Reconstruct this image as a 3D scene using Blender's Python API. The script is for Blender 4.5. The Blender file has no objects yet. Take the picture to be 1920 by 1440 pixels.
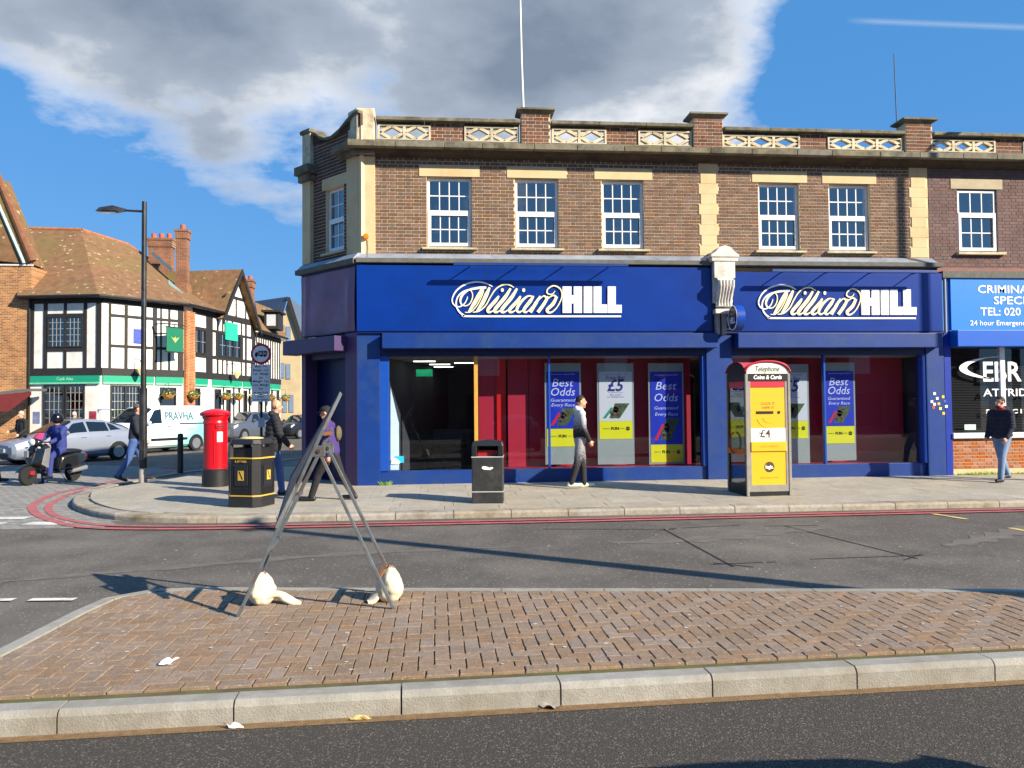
import bpy, bmesh, math, random
from mathutils import Vector, Matrix, noise as mnoise
random.seed(7)
sc = bpy.context.scene
COL = sc.collection
rad = math.radians
# ---------------------------------------------------------------- camera
F, CX, CY = 1500.0, 960.0, 720.0            # focal length and centre in photograph pixels
YAW, PITCH, ROLL = rad(5.3), math.atan(45 / F), 0.0088
CAM = Vector((0, 0, 1.75))
fw = Vector((math.sin(YAW) * math.cos(PITCH), math.cos(YAW) * math.cos(PITCH), math.sin(PITCH)))
r0 = Vector((math.cos(YAW), -math.sin(YAW), 0))
u0 = r0.cross(fw)
RT = r0 * math.cos(ROLL) - u0 * math.sin(ROLL)
UP = u0 * math.cos(ROLL) + r0 * math.sin(ROLL)
cd = bpy.data.cameras.new('camera'); cam = bpy.data.objects.new('camera', cd); COL.objects.link(cam)
cd.sensor_width = 36; cd.lens = 36 * F / 1920; cd.clip_end = 3000; cd.clip_start = 0.05
cam.matrix_world = Matrix(((RT.x, UP.x, -fw.x, CAM.x), (RT.y, UP.y, -fw.y, CAM.y), (RT.z, UP.z, -fw.z, CAM.z), (0, 0, 0, 1)))
sc.camera = cam
# measuring helpers: a photograph pixel seen on a known plane of the place
def ray(x, y): return fw + RT * ((x - CX) / F) - UP * ((y - CY) / F)
def onY(x, y, Y): v = ray(x, y); return CAM + v * ((Y - CAM.y) / v.y)
def onZ(x, y, z=0.0): v = ray(x, y); return CAM + v * ((z - CAM.z) / v.z)
def atD(x, y, d): return CAM + ray(x, y) * d
def onP(x, y, p, n): v = ray(x, y); return CAM + v * ((p - CAM).dot(n) / v.dot(n))
# ---------------------------------------------------------------- sun and sky
SUN_A, SUN_E = rad(53), rad(27.5)           # the sun stands to the right behind the camera
SUND = Vector((math.sin(SUN_A) * math.cos(SUN_E), -math.cos(SUN_A) * math.cos(SUN_E), math.sin(SUN_E)))
sl = bpy.data.lights.new('sun', 'SUN'); sl.energy = 5.0; sl.angle = rad(0.5); sl.color = (1.0, .88, .70)
so = bpy.data.objects.new('sun', sl); COL.objects.link(so)
so.rotation_euler = SUND.to_track_quat('Z', 'Y').to_euler(); so.location = (20, -20, 30)
W = bpy.data.worlds.new('World'); sc.world = W; W.use_nodes = True
wn = W.node_tree; wn.nodes.clear()
def N(t, typ, **kw):
    n = t.nodes.new(typ)
    for k, v in kw.items():
        if k.startswith('_'): n.inputs[int(k[1:])].default_value = v
        else: setattr(n, k, v)
    return n
def L(t, a, b): t.links.new(a, b)
def mth(t, op, a, b=None, c=None, clamp=False):
    n = t.nodes.new('ShaderNodeMath'); n.operation = op; n.use_clamp = clamp
    for i, q in enumerate((a, b, c)):
        if q is None: continue
        if isinstance(q, (int, float)): n.inputs[i].default_value = q
        else: t.links.new(q, n.inputs[i])
    return n.outputs[0]
sky = N(wn, 'ShaderNodeTexSky', sky_type='NISHITA', sun_disc=False, sun_elevation=SUN_E, sun_rotation=math.pi - SUN_A, air_density=1.0, dust_density=0.0, ozone_density=4.0)
hsv = N(wn, 'ShaderNodeHueSaturation'); hsv.inputs['Saturation'].default_value = 1.0; hsv.inputs['Value'].default_value = 1.0
L(wn, sky.outputs[0], hsv.inputs['Color'])
tc = N(wn, 'ShaderNodeTexCoord'); nrm = N(wn, 'ShaderNodeVectorMath', operation='NORMALIZE'); L(wn, tc.outputs['Generated'], nrm.inputs[0])
sep = N(wn, 'ShaderNodeSeparateXYZ'); L(wn, nrm.outputs[0], sep.inputs[0])
# clouds lie in a layer overhead: direction divided by height, so they shrink towards the horizon
dz = mth(wn, 'ADD', mth(wn, 'MAXIMUM', sep.outputs[2], 0.0), .22)
pj = N(wn, 'ShaderNodeCombineXYZ'); L(wn, mth(wn, 'DIVIDE', sep.outputs[0], dz), pj.inputs[0]); L(wn, mth(wn, 'DIVIDE', sep.outputs[1], dz), pj.inputs[1])
nz = N(wn, 'ShaderNodeTexNoise'); nz.inputs['Scale'].default_value = 1.9; nz.inputs['Detail'].default_value = 9; nz.inputs['Roughness'].default_value = .58
L(wn, pj.outputs[0], nz.inputs['Vector'])
nz2 = N(wn, 'ShaderNodeTexNoise'); nz2.inputs['Scale'].default_value = 2.4; nz2.inputs['Detail'].default_value = 6; nz2.inputs['Roughness'].default_value = .5
ofs = N(wn, 'ShaderNodeVectorMath', operation='ADD'); ofs.inputs[1].default_value = (5.3, 1.7, 2.2); L(wn, pj.outputs[0], ofs.inputs[0]); L(wn, ofs.outputs[0], nz2.inputs['Vector'])
def blob(px, py, power, amp):
    d = ray(px, py).normalized()
    dp = N(wn, 'ShaderNodeVectorMath', operation='DOT_PRODUCT'); dp.inputs[1].default_value = d; L(wn, nrm.outputs[0], dp.inputs[0])
    return mth(wn, 'MULTIPLY', mth(wn, 'POWER', mth(wn, 'MAXIMUM', dp.outputs['Value'], 0.0), power), amp)
cover = mth(wn, 'SUBTRACT', nz.outputs['Fac'], .6)
for b in ((1000, 90, 60, .34), (430, 20, 60, .34), (1330, 110, 160, .26), (120, 60, 90, .17), (1250, -250, 25, .2), (420, 290, 700, .12), (1700, 120, 60, -.42), (1900, 330, 40, -.25), (100, 400, 60, -.22)):
    cover = mth(wn, 'ADD', cover, blob(*b))
mask = mth(wn, 'MULTIPLY', cover, 6.5, clamp=True)
# one thin vapour trail high on the right
ta, tb = ray(1585, 38).normalized(), ray(1990, 54).normalized(); tn = ta.cross(tb).normalized(); tm = (ta + tb).normalized()
td = N(wn, 'ShaderNodeVectorMath', operation='DOT_PRODUCT'); td.inputs[1].default_value = tn; L(wn, nrm.outputs[0], td.inputs[0]); tl_ = N(wn, 'ShaderNodeVectorMath', operation='DOT_PRODUCT'); tl_.inputs[1].default_value = tm; L(wn, nrm.outputs[0], tl_.inputs[0])
trail = mth(wn, 'MULTIPLY', mth(wn, 'SUBTRACT', 1.0, mth(wn, 'MULTIPLY', mth(wn, 'ABSOLUTE', td.outputs['Value']), 260.0), clamp=True), mth(wn, 'MULTIPLY', mth(wn, 'SUBTRACT', tl_.outputs['Value'], ta.dot(tm)), 400.0, clamp=True))
mask = mth(wn, 'MAXIMUM', mask, mth(wn, 'MULTIPLY', trail, .24))
thick = mth(wn, 'MULTIPLY', mth(wn, 'ADD', cover, mth(wn, 'MULTIPLY', mth(wn, 'SUBTRACT', nz2.outputs['Fac'], .5), .6)), 2.3, clamp=True)
ramp = N(wn, 'ShaderNodeValToRGB'); L(wn, thick, ramp.inputs[0])
e = ramp.color_ramp.elements; e[0].position = .1; e[0].color = (8.0, 8.2, 8.5, 1); e[1].position = 1.0; e[1].color = (2.0, 2.5, 3.4, 1)
q = e.new(.45); q.color = (3.6, 4.2, 5.1, 1)
mx = N(wn, 'ShaderNodeMix', data_type='RGBA'); L(wn, mask, mx.inputs['Factor']); tint = N(wn, 'ShaderNodeMix', data_type='RGBA'); tint.inputs['Factor'].default_value = .66; tint.inputs['B'].default_value = (.7, 3.2, 7.6, 1); L(wn, hsv.outputs[0], tint.inputs['A']); L(wn, tint.outputs['Result'], mx.inputs['A']); L(wn, ramp.outputs[0], mx.inputs['B'])
bg = N(wn, 'ShaderNodeBackground'); bg.inputs['Strength'].default_value = .06; L(wn, mx.outputs['Result'], bg.inputs['Color'])
wo = N(wn, 'ShaderNodeOutputWorld'); L(wn, bg.outputs[0], wo.inputs['Surface'])
vs = sc.view_settings; vs.view_transform = 'Standard'; vs.look = 'None'; vs.gamma = 1; vs.exposure = 0.95; vs.use_curve_mapping = False
# ---------------------------------------------------------------- materials
def lin(c):
    return tuple(((v / 255) / 12.92 if v / 255 < .04045 else ((v / 255 + .055) / 1.055) ** 2.4) for v in c) + (1,)
MATS = {}
def mat(name, col, rough=.6, metal=0.0, var=.12, scale=6.0, bump=0.0, bscale=60.0, spec=.5, island=0.0, dirt=None, dscale=1.2, coat=0.0, emit=0.0, detail=5, speck=None):
    """Plain surface: base colour, fine variation by noise, optional stains (dirt colour), per-piece variation (island)"""
    if name in MATS: return MATS[name]
    m = bpy.data.materials.new(name); m.use_nodes = True; t = m.node_tree; b = t.nodes['Principled BSDF']
    b.inputs['Roughness'].default_value = rough; b.inputs['Metallic'].default_value = metal; b.inputs['Specular IOR Level'].default_value = spec
    if coat: b.inputs['Coat Weight'].default_value = coat; b.inputs['Coat Roughness'].default_value = .05
    tc = N(t, 'ShaderNodeTexCoord'); c = lin(col)
    geo = N(t, 'ShaderNodeNewGeometry')
    nz = N(t, 'ShaderNodeTexNoise'); nz.inputs['Scale'].default_value = scale; nz.inputs['Detail'].default_value = detail; nz.inputs['Roughness'].default_value = .62
    L(t, geo.outputs['Position'], nz.inputs['Vector'])
    mr = N(t, 'ShaderNodeMapRange'); mr.inputs['From Min'].default_value = .28; mr.inputs['From Max'].default_value = .72; mr.inputs['To Min'].default_value = 1 - var; mr.inputs['To Max'].default_value = 1 + var
    L(t, nz.outputs['Fac'], mr.inputs['Value']); val = mr.outputs[0]
    if island:
        oi = N(t, 'ShaderNodeObjectInfo')
        s = mth(t, 'FRACT', mth(t, 'ADD', geo.outputs['Random Per Island'], oi.outputs['Random']))
        val = mth(t, 'MULTIPLY', val, mth(t, 'ADD', mth(t, 'MULTIPLY', s, 2 * island), 1 - island))
    h = N(t, 'ShaderNodeHueSaturation'); h.inputs['Color'].default_value = c; L(t, val, h.inputs['Value']); out = h.outputs[0]
    if island:
        s2 = mth(t, 'FRACT', mth(t, 'MULTIPLY', s, 7.31)); L(t, mth(t, 'ADD', mth(t, 'MULTIPLY', s2, .5), .75), h.inputs['Saturation'])
    if dirt:
        n2 = N(t, 'ShaderNodeTexNoise'); n2.inputs['Scale'].default_value = dscale; n2.inputs['Detail'].default_value = 7; n2.inputs['Roughness'].default_value = .7; L(t, geo.outputs['Position'], n2.inputs['Vector'])
        m2 = N(t, 'ShaderNodeMapRange'); m2.inputs['From Min'].default_value = .47; m2.inputs['From Max'].default_value = .68; m2.inputs['To Max'].default_value = .85; L(t, n2.outputs['Fac'], m2.inputs['Value'])
        k = N(t, 'ShaderNodeMix', data_type='RGBA'); L(t, m2.outputs[0], k.inputs['Factor']); L(t, out, k.inputs['A']); k.inputs['B'].default_value = lin(dirt); out = k.outputs['Result']
    if speck:                                # small stones or flecks of another colour: (colour, scale, amount)
        vo = N(t, 'ShaderNodeTexVoronoi'); vo.inputs['Scale'].default_value = speck[1]; L(t, geo.outputs['Position'], vo.inputs['Vector'])
        sp = N(t, 'ShaderNodeSeparateColor'); L(t, vo.outputs['Color'], sp.inputs[0])
        f = mth(t, 'MULTIPLY', mth(t, 'GREATER_THAN', sp.outputs[0], 1 - speck[2]), .8)
        k = N(t, 'ShaderNodeMix', data_type='RGBA'); L(t, f, k.inputs['Factor']); L(t, out, k.inputs['A']); k.inputs['B'].default_value = lin(speck[0]); out = k.outputs['Result']
        if not bump: bump, bscale = .25, speck[1]
    L(t, out, b.inputs['Base Color'])
    if emit: L(t, out, b.inputs['Emission Color']); b.inputs['Emission Strength'].default_value = emit
    if bump:
        n3 = N(t, 'ShaderNodeTexNoise'); n3.inputs['Scale'].default_value = bscale; n3.inputs['Detail'].default_value = 4; L(t, geo.outputs['Position'], n3.inputs['Vector'])
        bp = N(t, 'ShaderNodeBump'); bp.inputs['Strength'].default_value = bump; bp.inputs['Distance'].default_value = .01; L(t, n3.outputs['Fac'], bp.inputs['Height']); L(t, bp.outputs[0], b.inputs['Normal'])
    MATS[name] = m; return m
def glass(name, tint=(235, 240, 245), refl=.1, rough=0.0):
    """Thin window glass: clear, with mirror reflection that grows at a slant"""
    if name in MATS: return MATS[name]
    m = bpy.data.materials.new(name); m.use_nodes = True; t = m.node_tree; t.nodes.clear()
    tr = N(t, 'ShaderNodeBsdfTransparent'); tr.inputs['Color'].default_value = lin(tint)
    gl = N(t, 'ShaderNodeBsdfGlossy'); gl.inputs['Roughness'].default_value = rough; gl.inputs['Color'].default_value = (1, 1, 1, 1)
    g = N(t, 'ShaderNodeNewGeometry'); dp = N(t, 'ShaderNodeVectorMath', operation='DOT_PRODUCT'); L(t, g.outputs['Normal'], dp.inputs[0]); L(t, g.outputs['Incoming'], dp.inputs[1])
    f = mth(t, 'ADD', mth(t, 'MULTIPLY', mth(t, 'POWER', mth(t, 'SUBTRACT', 1.0, mth(t, 'ABSOLUTE', dp.outputs['Value'])), 5.0), .9), .04 + refl, clamp=True)
    ms = N(t, 'ShaderNodeMixShader'); L(t, f, ms.inputs[0]); L(t, tr.outputs[0], ms.inputs[1]); L(t, gl.outputs[0], ms.inputs[2])
    o = N(t, 'ShaderNodeOutputMaterial'); L(t, ms.outputs[0], o.inputs[0]); MATS[name] = m; return m
def brickmat(name, c1, c2, mortar, bw=.225, bh=.075, axis='xz', bump=.4, patch=None):
    """Brickwork or tiles too far away to tell the pieces apart"""
    if name in MATS: return MATS[name]
    m = bpy.data.materials.new(name); m.use_nodes = True; t = m.node_tree; b = t.nodes['Principled BSDF']; b.inputs['Roughness'].default_value = .85
    tc = N(t, 'ShaderNodeTexCoord'); sp = N(t, 'ShaderNodeSeparateXYZ'); L(t, tc.outputs['UV'] if axis == 'uv' else tc.outputs['Object'], sp.inputs[0])
    cb = N(t, 'ShaderNodeCombineXYZ'); L(t, sp.outputs[0], cb.inputs[0]); L(t, sp.outputs[2 if axis == 'xz' else 1], cb.inputs[1])
    br = N(t, 'ShaderNodeTexBrick'); br.inputs['Scale'].default_value = 1; br.inputs['Brick Width'].default_value = bw; br.inputs['Row Height'].default_value = bh; br.inputs['Mortar Size'].default_value = bh * .09
    br.inputs['Color1'].default_value = lin(c1); br.inputs['Color2'].default_value = lin(c2); br.inputs['Mortar'].default_value = lin(mortar); br.inputs['Bias'].default_value = -.1
    L(t, cb.outputs[0], br.inputs['Vector']); geo = N(t, 'ShaderNodeNewGeometry')
    n = N(t, 'ShaderNodeTexNoise'); n.inputs['Scale'].default_value = 1.1; n.inputs['Detail'].default_value = 8; n.inputs['Roughness'].default_value = .7; L(t, geo.outputs['Position'], n.inputs['Vector'])
    mr = N(t, 'ShaderNodeMapRange'); mr.inputs['From Min'].default_value = .3; mr.inputs['From Max'].default_value = .7; mr.inputs['To Min'].default_value = .7; mr.inputs['To Max'].default_value = 1.3; L(t, n.outputs['Fac'], mr.inputs['Value'])
    h = N(t, 'ShaderNodeHueSaturation'); L(t, br.outputs['Color'], h.inputs['Color']); L(t, mr.outputs[0], h.inputs['Value']); out = h.outputs[0]
    if patch:
        n2 = N(t, 'ShaderNodeTexNoise'); n2.inputs['Scale'].default_value = .7; n2.inputs['Detail'].default_value = 9; n2.inputs['Roughness'].default_value = .75; L(t, geo.outputs['Position'], n2.inputs['Vector'])
        m2 = N(t, 'ShaderNodeMapRange'); m2.inputs['From Min'].default_value = .48; m2.inputs['From Max'].default_value = .66; m2.inputs['To Max'].default_value = .8; L(t, n2.outputs['Fac'], m2.inputs['Value'])
        k = N(t, 'ShaderNodeMix', data_type='RGBA'); L(t, m2.outputs[0], k.inputs['Factor']); L(t, out, k.inputs['A']); k.inputs['B'].default_value = lin(patch); out = k.outputs['Result']
    L(t, out, b.inputs['Base Color'])
    bp = N(t, 'ShaderNodeBump'); bp.inputs['Strength'].default_value = bump; bp.inputs['Distance'].default_value = .012; bp.invert = True; L(t, br.outputs['Fac'], bp.inputs['Height']); L(t, bp.outputs[0], b.inputs['Normal'])
    MATS[name] = m; return m
# ---------------------------------------------------------------- mesh builder
OFF = {}                                     # where each root stands, so that parts may be given in world coordinates
class MB:
    def __init__(s): s.v = []; s.f = []; s.m = []
    def add(s, vs, fs, mi=0):
        o = len(s.v); s.v += [tuple(p) for p in vs]; s.f += [tuple(i + o for i in f) for f in fs]; s.m += [mi] * len(fs); return s
    def box(s, x0, x1, y0, y1, z0, z1, mi=0):
        return s.add([(x0, y0, z0), (x1, y0, z0), (x1, y1, z0), (x0, y1, z0), (x0, y0, z1), (x1, y0, z1), (x1, y1, z1), (x0, y1, z1)],
                     [(0, 3, 2, 1), (4, 5, 6, 7), (0, 1, 5, 4), (1, 2, 6, 5), (2, 3, 7, 6), (3, 0, 4, 7)], mi)
    def poly(s, pts, mi=0): return s.add(pts, [tuple(range(len(pts)))], mi)
    def prism(s, pts, d, mi=0):
        """closed outline (3-D points, one plane) pushed along the vector d"""
        n = len(pts); d = Vector(d); a = [Vector(p) for p in pts]
        return s.add(a + [p + d for p in a], [tuple(range(n))[::-1], tuple(range(n, 2 * n))] + [(i, (i + 1) % n, n + (i + 1) % n, n + i) for i in range(n)], mi)
    def bar(s, a, b, w, h, mi=0, up=(0, 0, 1)):
        """straight bar of section w x h from a to b"""
        a = Vector(a); b = Vector(b); t = (b - a).normalized(); u = Vector(up)
        x = t.cross(u); x = x.normalized() if x.length > 1e-4 else Vector((1, 0, 0)); y = x.cross(t)
        x = x * w / 2; y = y * h / 2
        return s.prism([a - x - y, a + x - y, a + x + y, a - x + y], b - a, mi)
    def tube(s, path, r, n=8, mi=0, cap=True, sx=1.0):
        P = [Vector(p) for p in path]; k = len(P); R = r if isinstance(r, (list, tuple)) else [r] * k; vs = []; ref = None
        for i in range(k):
            t = (P[min(i + 1, k - 1)] - P[max(i - 1, 0)]).normalized()
            if ref is None: ref = Vector((0, 0, 1)) if abs(t.z) < .9 else Vector((1, 0, 0))
            x = t.cross(ref).normalized(); y = x.cross(t).normalized(); ref = y
            for j in range(n):
                a = 2 * math.pi * j / n; vs.append(P[i] + x * math.cos(a) * R[i] * sx + y * math.sin(a) * R[i])
        fs = [(i * n + j, i * n + (j + 1) % n, (i + 1) * n + (j + 1) % n, (i + 1) * n + j) for i in range(k - 1) for j in range(n)]
        if cap: fs += [tuple(range(n))[::-1], tuple(range((k - 1) * n, k * n))]
        return s.add(vs, fs, mi)
    def lathe(s, prof, n=24, c=(0, 0, 0), mi=0, axis='z'):
        vs = []; k = len(prof)
        for r, z in prof:
            for j in range(n):
                a = 2 * math.pi * j / n; p = (r * math.cos(a), r * math.sin(a), z)
                if axis == 'y': p = (p[0], p[2], p[1])
                if axis == 'x': p = (p[2], p[0], p[1])
                vs.append((p[0] + c[0], p[1] + c[1], p[2] + c[2]))
        fs = [(i * n + j, i * n + (j + 1) % n, (i + 1) * n + (j + 1) % n, (i + 1) * n + j) for i in range(k - 1) for j in range(n)]
        fs += [tuple(range(n))[::-1], tuple(range((k - 1) * n, k * n))]
        return s.add(vs, fs, mi)
    def ball(s, c, r, n=10, mi=0):
        if isinstance(r, (int, float)): r = (r, r, r)
        vs = []; fs = []; m = n // 2 + 1
        for i in range(m + 1):
            t = math.pi * i / m
            for j in range(n):
                a = 2 * math.pi * j / n; vs.append((c[0] + r[0] * math.sin(t) * math.cos(a), c[1] + r[1] * math.sin(t) * math.sin(a), c[2] + r[2] * math.cos(t)))
        fs = [(i * n + j, (i + 1) * n + j, (i + 1) * n + (j + 1) % n, i * n + (j + 1) % n) for i in range(m) for j in range(n)]
        return s.add(vs, fs, mi)
    def grid(s, fn, nu, nv, mi=0):
        vs = [fn(i / nu, j / nv) for i in range(nu + 1) for j in range(nv + 1)]
        return s.add(vs, [(i * (nv + 1) + j, (i + 1) * (nv + 1) + j, (i + 1) * (nv + 1) + j + 1, i * (nv + 1) + j + 1) for i in range(nu) for j in range(nv)], mi)
    def xf(s, M): s.v = [tuple(M @ Vector(p)) for p in s.v]; return s
    def mesh(s, name, mats, off=None, smooth=False):
        me = bpy.data.meshes.new(name); o = off or Vector((0, 0, 0))
        me.from_pydata([(p[0] - o[0], p[1] - o[1], p[2] - o[2]) for p in s.v], [], s.f)
        for m in (mats if isinstance(mats, (list, tuple)) else [mats]): me.materials.append(m)
        me.polygons.foreach_set('material_index', s.m)
        bm = bmesh.new(); bm.from_mesh(me); bmesh.ops.remove_doubles(bm, verts=bm.verts, dist=1e-6); bmesh.ops.recalc_face_normals(bm, faces=bm.faces); bm.to_mesh(me); bm.free()
        if smooth:
            me.polygons.foreach_set('use_smooth', [True] * len(me.polygons))
            try: me.set_sharp_from_angle(angle=rad(smooth if smooth is not True else 38))
            except Exception: pass
        me.update(); return me
def link(name, me, parent=None, loc=None):
    o = bpy.data.objects.new(name, me); COL.objects.link(o)
    if parent is not None: o.parent = parent; OFF[o] = OFF.get(parent, Vector((0, 0, 0)))
    if loc is not None: o.location = loc
    return o
def part(name, mb, mats, parent, smooth=False, bevel=0.0, world=False, label=None, kind=None):
    me = mb.mesh(name, mats, OFF.get(parent) if world else None, smooth); o = link(name, me, parent)
    if bevel:
        b = o.modifiers.new('bevel', 'BEVEL'); b.width = bevel; b.segments = 2; b.limit_method = 'ANGLE'; b.angle_limit = rad(40)
    if label: o['label'] = label
    if kind: o['kind'] = kind
    return o
def thing(name, label, cat, loc=(0, 0, 0), rz=0.0, group=None):
    o = bpy.data.objects.new(name, None); COL.objects.link(o); o.location = loc; o.rotation_euler = (0, 0, rz); o.empty_display_size = .2
    o['label'] = label; o['category'] = cat
    if group: o['group'] = group
    OFF[o] = Vector(loc); return o
def single(name, mb, mats, label, cat, loc=(0, 0, 0), smooth=False, bevel=0.0, group=None, rz=0.0):
    o = part(name, mb, mats, None, smooth, bevel); o.location = loc; o.rotation_euler = (0, 0, rz); o['label'] = label; o['category'] = cat
    if group: o['group'] = group
    return o
def structure(name, mb, mats, parent=None, kind='structure', smooth=False, bevel=0.0):
    o = part(name, mb, mats, parent, smooth, bevel)
    if parent is None: o['kind'] = kind
    return o
def text(body, size, parent, M, m, shear=0.0, bold=0.0, extrude=.002, width=None, name='lettering', align='CENTER', spacing=1.0):
    """flat lettering, its middle at the matrix M (x along the line, y up, z towards the reader); width squeezes it to a given length"""
    c = bpy.data.curves.new('txt', 'FONT'); c.body = body; c.size = size; c.shear = shear; c.offset = bold; c.extrude = extrude; c.align_x = align; c.align_y = 'CENTER'; c.space_character = spacing; c.resolution_u = 2
    o = bpy.data.objects.new('txt', c); COL.objects.link(o); dg = bpy.context.evaluated_depsgraph_get(); me = bpy.data.meshes.new_from_object(o.evaluated_get(dg)); bpy.data.objects.remove(o)
    if width and me.vertices:
        xs = [v.co.x for v in me.vertices]; k = width / max(1e-4, max(xs) - min(xs)); mid = (max(xs) + min(xs)) / 2 if align == 'CENTER' else min(xs)
        for v in me.vertices: v.co.x = (v.co.x - mid) * k
    off = OFF.get(parent, Vector((0, 0, 0)))
    for v in me.vertices: v.co = M @ v.co
    me.materials.clear(); me.materials.append(m); me.name = name
    return link(name, me, parent)
def wallM(x, y, z, off=(0, 0, 0)):           # lettering that faces the street (-y)
    return Matrix(((1, 0, 0, x - off[0]), (0, 0, -1, y - off[1]), (0, 1, 0, z - off[2]), (0, 0, 0, 1)))
def copytree(o, parent=None):
    c = o.copy(); COL.objects.link(c)
    if parent is not None: c.parent = parent
    for ch in list(o.children): copytree(ch, c)
    return c
def clip(poly, conv):
    """clip polygon (2-D points) to a convex outline given counter-clockwise"""
    out = list(poly)
    for i in range(len(conv)):
        a = conv[i]; b = conv[(i + 1) % len(conv)]; inp = out; out = []
        def side(p): return (b[0] - a[0]) * (p[1] - a[1]) - (b[1] - a[1]) * (p[0] - a[0])
        for j in range(len(inp)):
            p = inp[j]; q = inp[j - 1]; sp, sq = side(p), side(q)
            if (sp >= 0) != (sq >= 0):
                t = sq / (sq - sp); out.append((q[0] + (p[0] - q[0]) * t, q[1] + (p[1] - q[1]) * t))
            if sp >= 0: out.append(p)
        if len(out) < 3: return []
    return out
def area(p): return abs(sum(p[i - 1][0] * p[i][1] - p[i][0] * p[i - 1][1] for i in range(len(p)))) / 2
# ================================================================ ground
M_road = mat('asphalt', (86, 81, 75), .9, var=.2, scale=1.3, bump=.55, bscale=160, detail=9, dirt=(116, 110, 101), dscale=.33, speck=((150, 146, 140), 70, .035))
M_near = mat('asphalt_coarse', (64, 59, 53), .9, var=.45, scale=90, bump=1.0, bscale=110, detail=4, speck=((122, 112, 100), 125, .09))
M_red = mat('red_paint', (176, 94, 94), .8, var=.25, scale=9, bump=.2, bscale=120, dirt=(120, 92, 88), dscale=2.5)
M_white = mat('road_white', (214, 212, 204), .8, var=.1, scale=12, dirt=(150, 148, 142), dscale=5)
M_yel = mat('road_yellow', (214, 190, 110), .8, var=.1, scale=12, dirt=(150, 140, 105), dscale=5)
M_seal = mat('sealant', (28, 28, 30), .7)
M_flag = mat('flagstone', (164, 157, 142), .85, var=.16, scale=3, bump=.25, bscale=70, island=.08, dirt=(150, 144, 132), dscale=1.1, speck=((112, 108, 102), 60, .06))
M_granite = mat('granite_kerb', (156, 148, 134), .85, var=.22, scale=14, bump=.5, bscale=55, island=.06, dirt=(112, 96, 72), dscale=2.2)
M_kerb = mat('concrete_kerb', (150, 147, 138), .85, var=.16, scale=10, bump=.45, bscale=90, island=.05, dirt=(122, 115, 100), dscale=1.6, speck=((140, 134, 120), 150, .08))
M_paver = mat('brick_paver', (136, 115, 96), .88, var=.22, scale=22, bump=.5, bscale=120, island=.1, dirt=(120, 102, 82), dscale=1.3, speck=((166, 148, 130), 130, .07))
M_moss = mat('mossy_joint_sand', (92, 84, 54), .95, var=.4, scale=6, bump=.5, bscale=150, dirt=(84, 96, 38), dscale=3)
M_sett = mat('grey_sett', (128, 126, 122), .85, var=.15, scale=8, bump=.35, bscale=60, island=.16)
M_silt = mat('gutter_silt', (124, 98, 66), .95, var=.3, scale=20, bump=.6, bscale=120)
S = 600
structure('road', MB().poly([(-S, -S, 0), (S, -S, 0), (S, S, 0), (-S, S, 0)]), M_road)
structure('near_carriageway', MB().poly([(-30, -6, .003), (30, -6, .003), (30, 4.95, .003), (-30, 4.4, .003)]), M_near)
def ribbon(mb, path, w, z, mi=0):
    P = [Vector((p[0], p[1], 0)) for p in path]; a = []; b = []
    for i in range(len(P)):
        t = (P[min(i + 1, len(P) - 1)] - P[max(i - 1, 0)]).normalized(); n = Vector((-t.y, t.x, 0)) * w / 2
        a.append(P[i] + n + Vector((0, 0, z))); b.append(P[i] - n + Vector((0, 0, z)))
    for i in range(len(P) - 1): mb.poly([a[i], b[i], b[i + 1], a[i + 1]], mi)
    return mb
def smooth_path(pts, n=6):
    out = []; P = [Vector((p[0], p[1], 0)) for p in pts]
    for i in range(len(P) - 1):
        p0, p1, p2, p3 = P[max(i - 1, 0)], P[i], P[i + 1], P[min(i + 2, len(P) - 1)]
        for k in range(n):
            t = k / n; out.append(.5 * ((2 * p1) + (p2 - p0) * t + (2 * p0 - 5 * p1 + 4 * p2 - p3) * t * t + (3 * p1 - p0 - 3 * p2 + p3) * t ** 3))
    out.append(P[-1]); return out
# ---- side street mouth laid in small grey setts
SETT = [(-5.0, 12.72), (-5.1, 13.4), (-5.8, 14.15), (-6.5, 15.2), (-7.0, 16.4), (-7.35, 17.72), (-7.42, 18.85), (-7.2, 20.6), (-6.6, 23.2), (-9.4, 26.4), (-13, 28.2), (-24, 24.5), (-24, 12.9)][::-1]
structure('sett_bed', MB().poly([(p[0], p[1], .004) for p in SETT]), mat('sett_joint', (92, 90, 86), .95, var=.2, scale=9))
mb = MB(); ang = rad(-8); ca, sa = math.cos(ang), math.sin(ang)
def sett_hull(): return [(-5.3, 12.72), (-7.6, 19.0), (-7.0, 22.2), (-9.4, 26.4), (-13, 28.2), (-24, 24.5), (-24, 12.9)][::-1]
def inpoly(p, poly):
    c = False
    for i in range(len(poly)):
        a, b = poly[i - 1], poly[i]
        if (a[1] > p[1]) != (b[1] > p[1]) and p[0] < (b[0] - a[0]) * (p[1] - a[1]) / (b[1] - a[1]) + a[0]: c = not c
    return c
for r in range(150):
    for c in range(95):
        u = -24 + c * .21 + (r % 2) * .105; v = 9.5 + r * .135
        x = u * ca - (v - 12) * sa; y = 12 + u * sa * .0 + (v - 12) * ca + (u + 5) * -.015
        if inpoly((x, y), SETT): z = .006 + random.random() * .006; mb.add([(x - .1, y - .062, .003), (x + .1, y - .062, .003), (x + .1, y + .062, .003), (x - .1, y + .062, .003), (x - .094, y - .056, z), (x + .094, y - .056, z), (x + .094, y + .056, z), (x - .094, y + .056, z)], [(4, 5, 6, 7), (0, 1, 5, 4), (1, 2, 6, 5), (2, 3, 7, 6), (3, 0, 4, 7)])
o = structure('sett_paving', mb, M_sett, kind='stuff'); o['label'] = 'small grey setts laid across the mouth of the side street'; o['category'] = 'setts'
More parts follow.
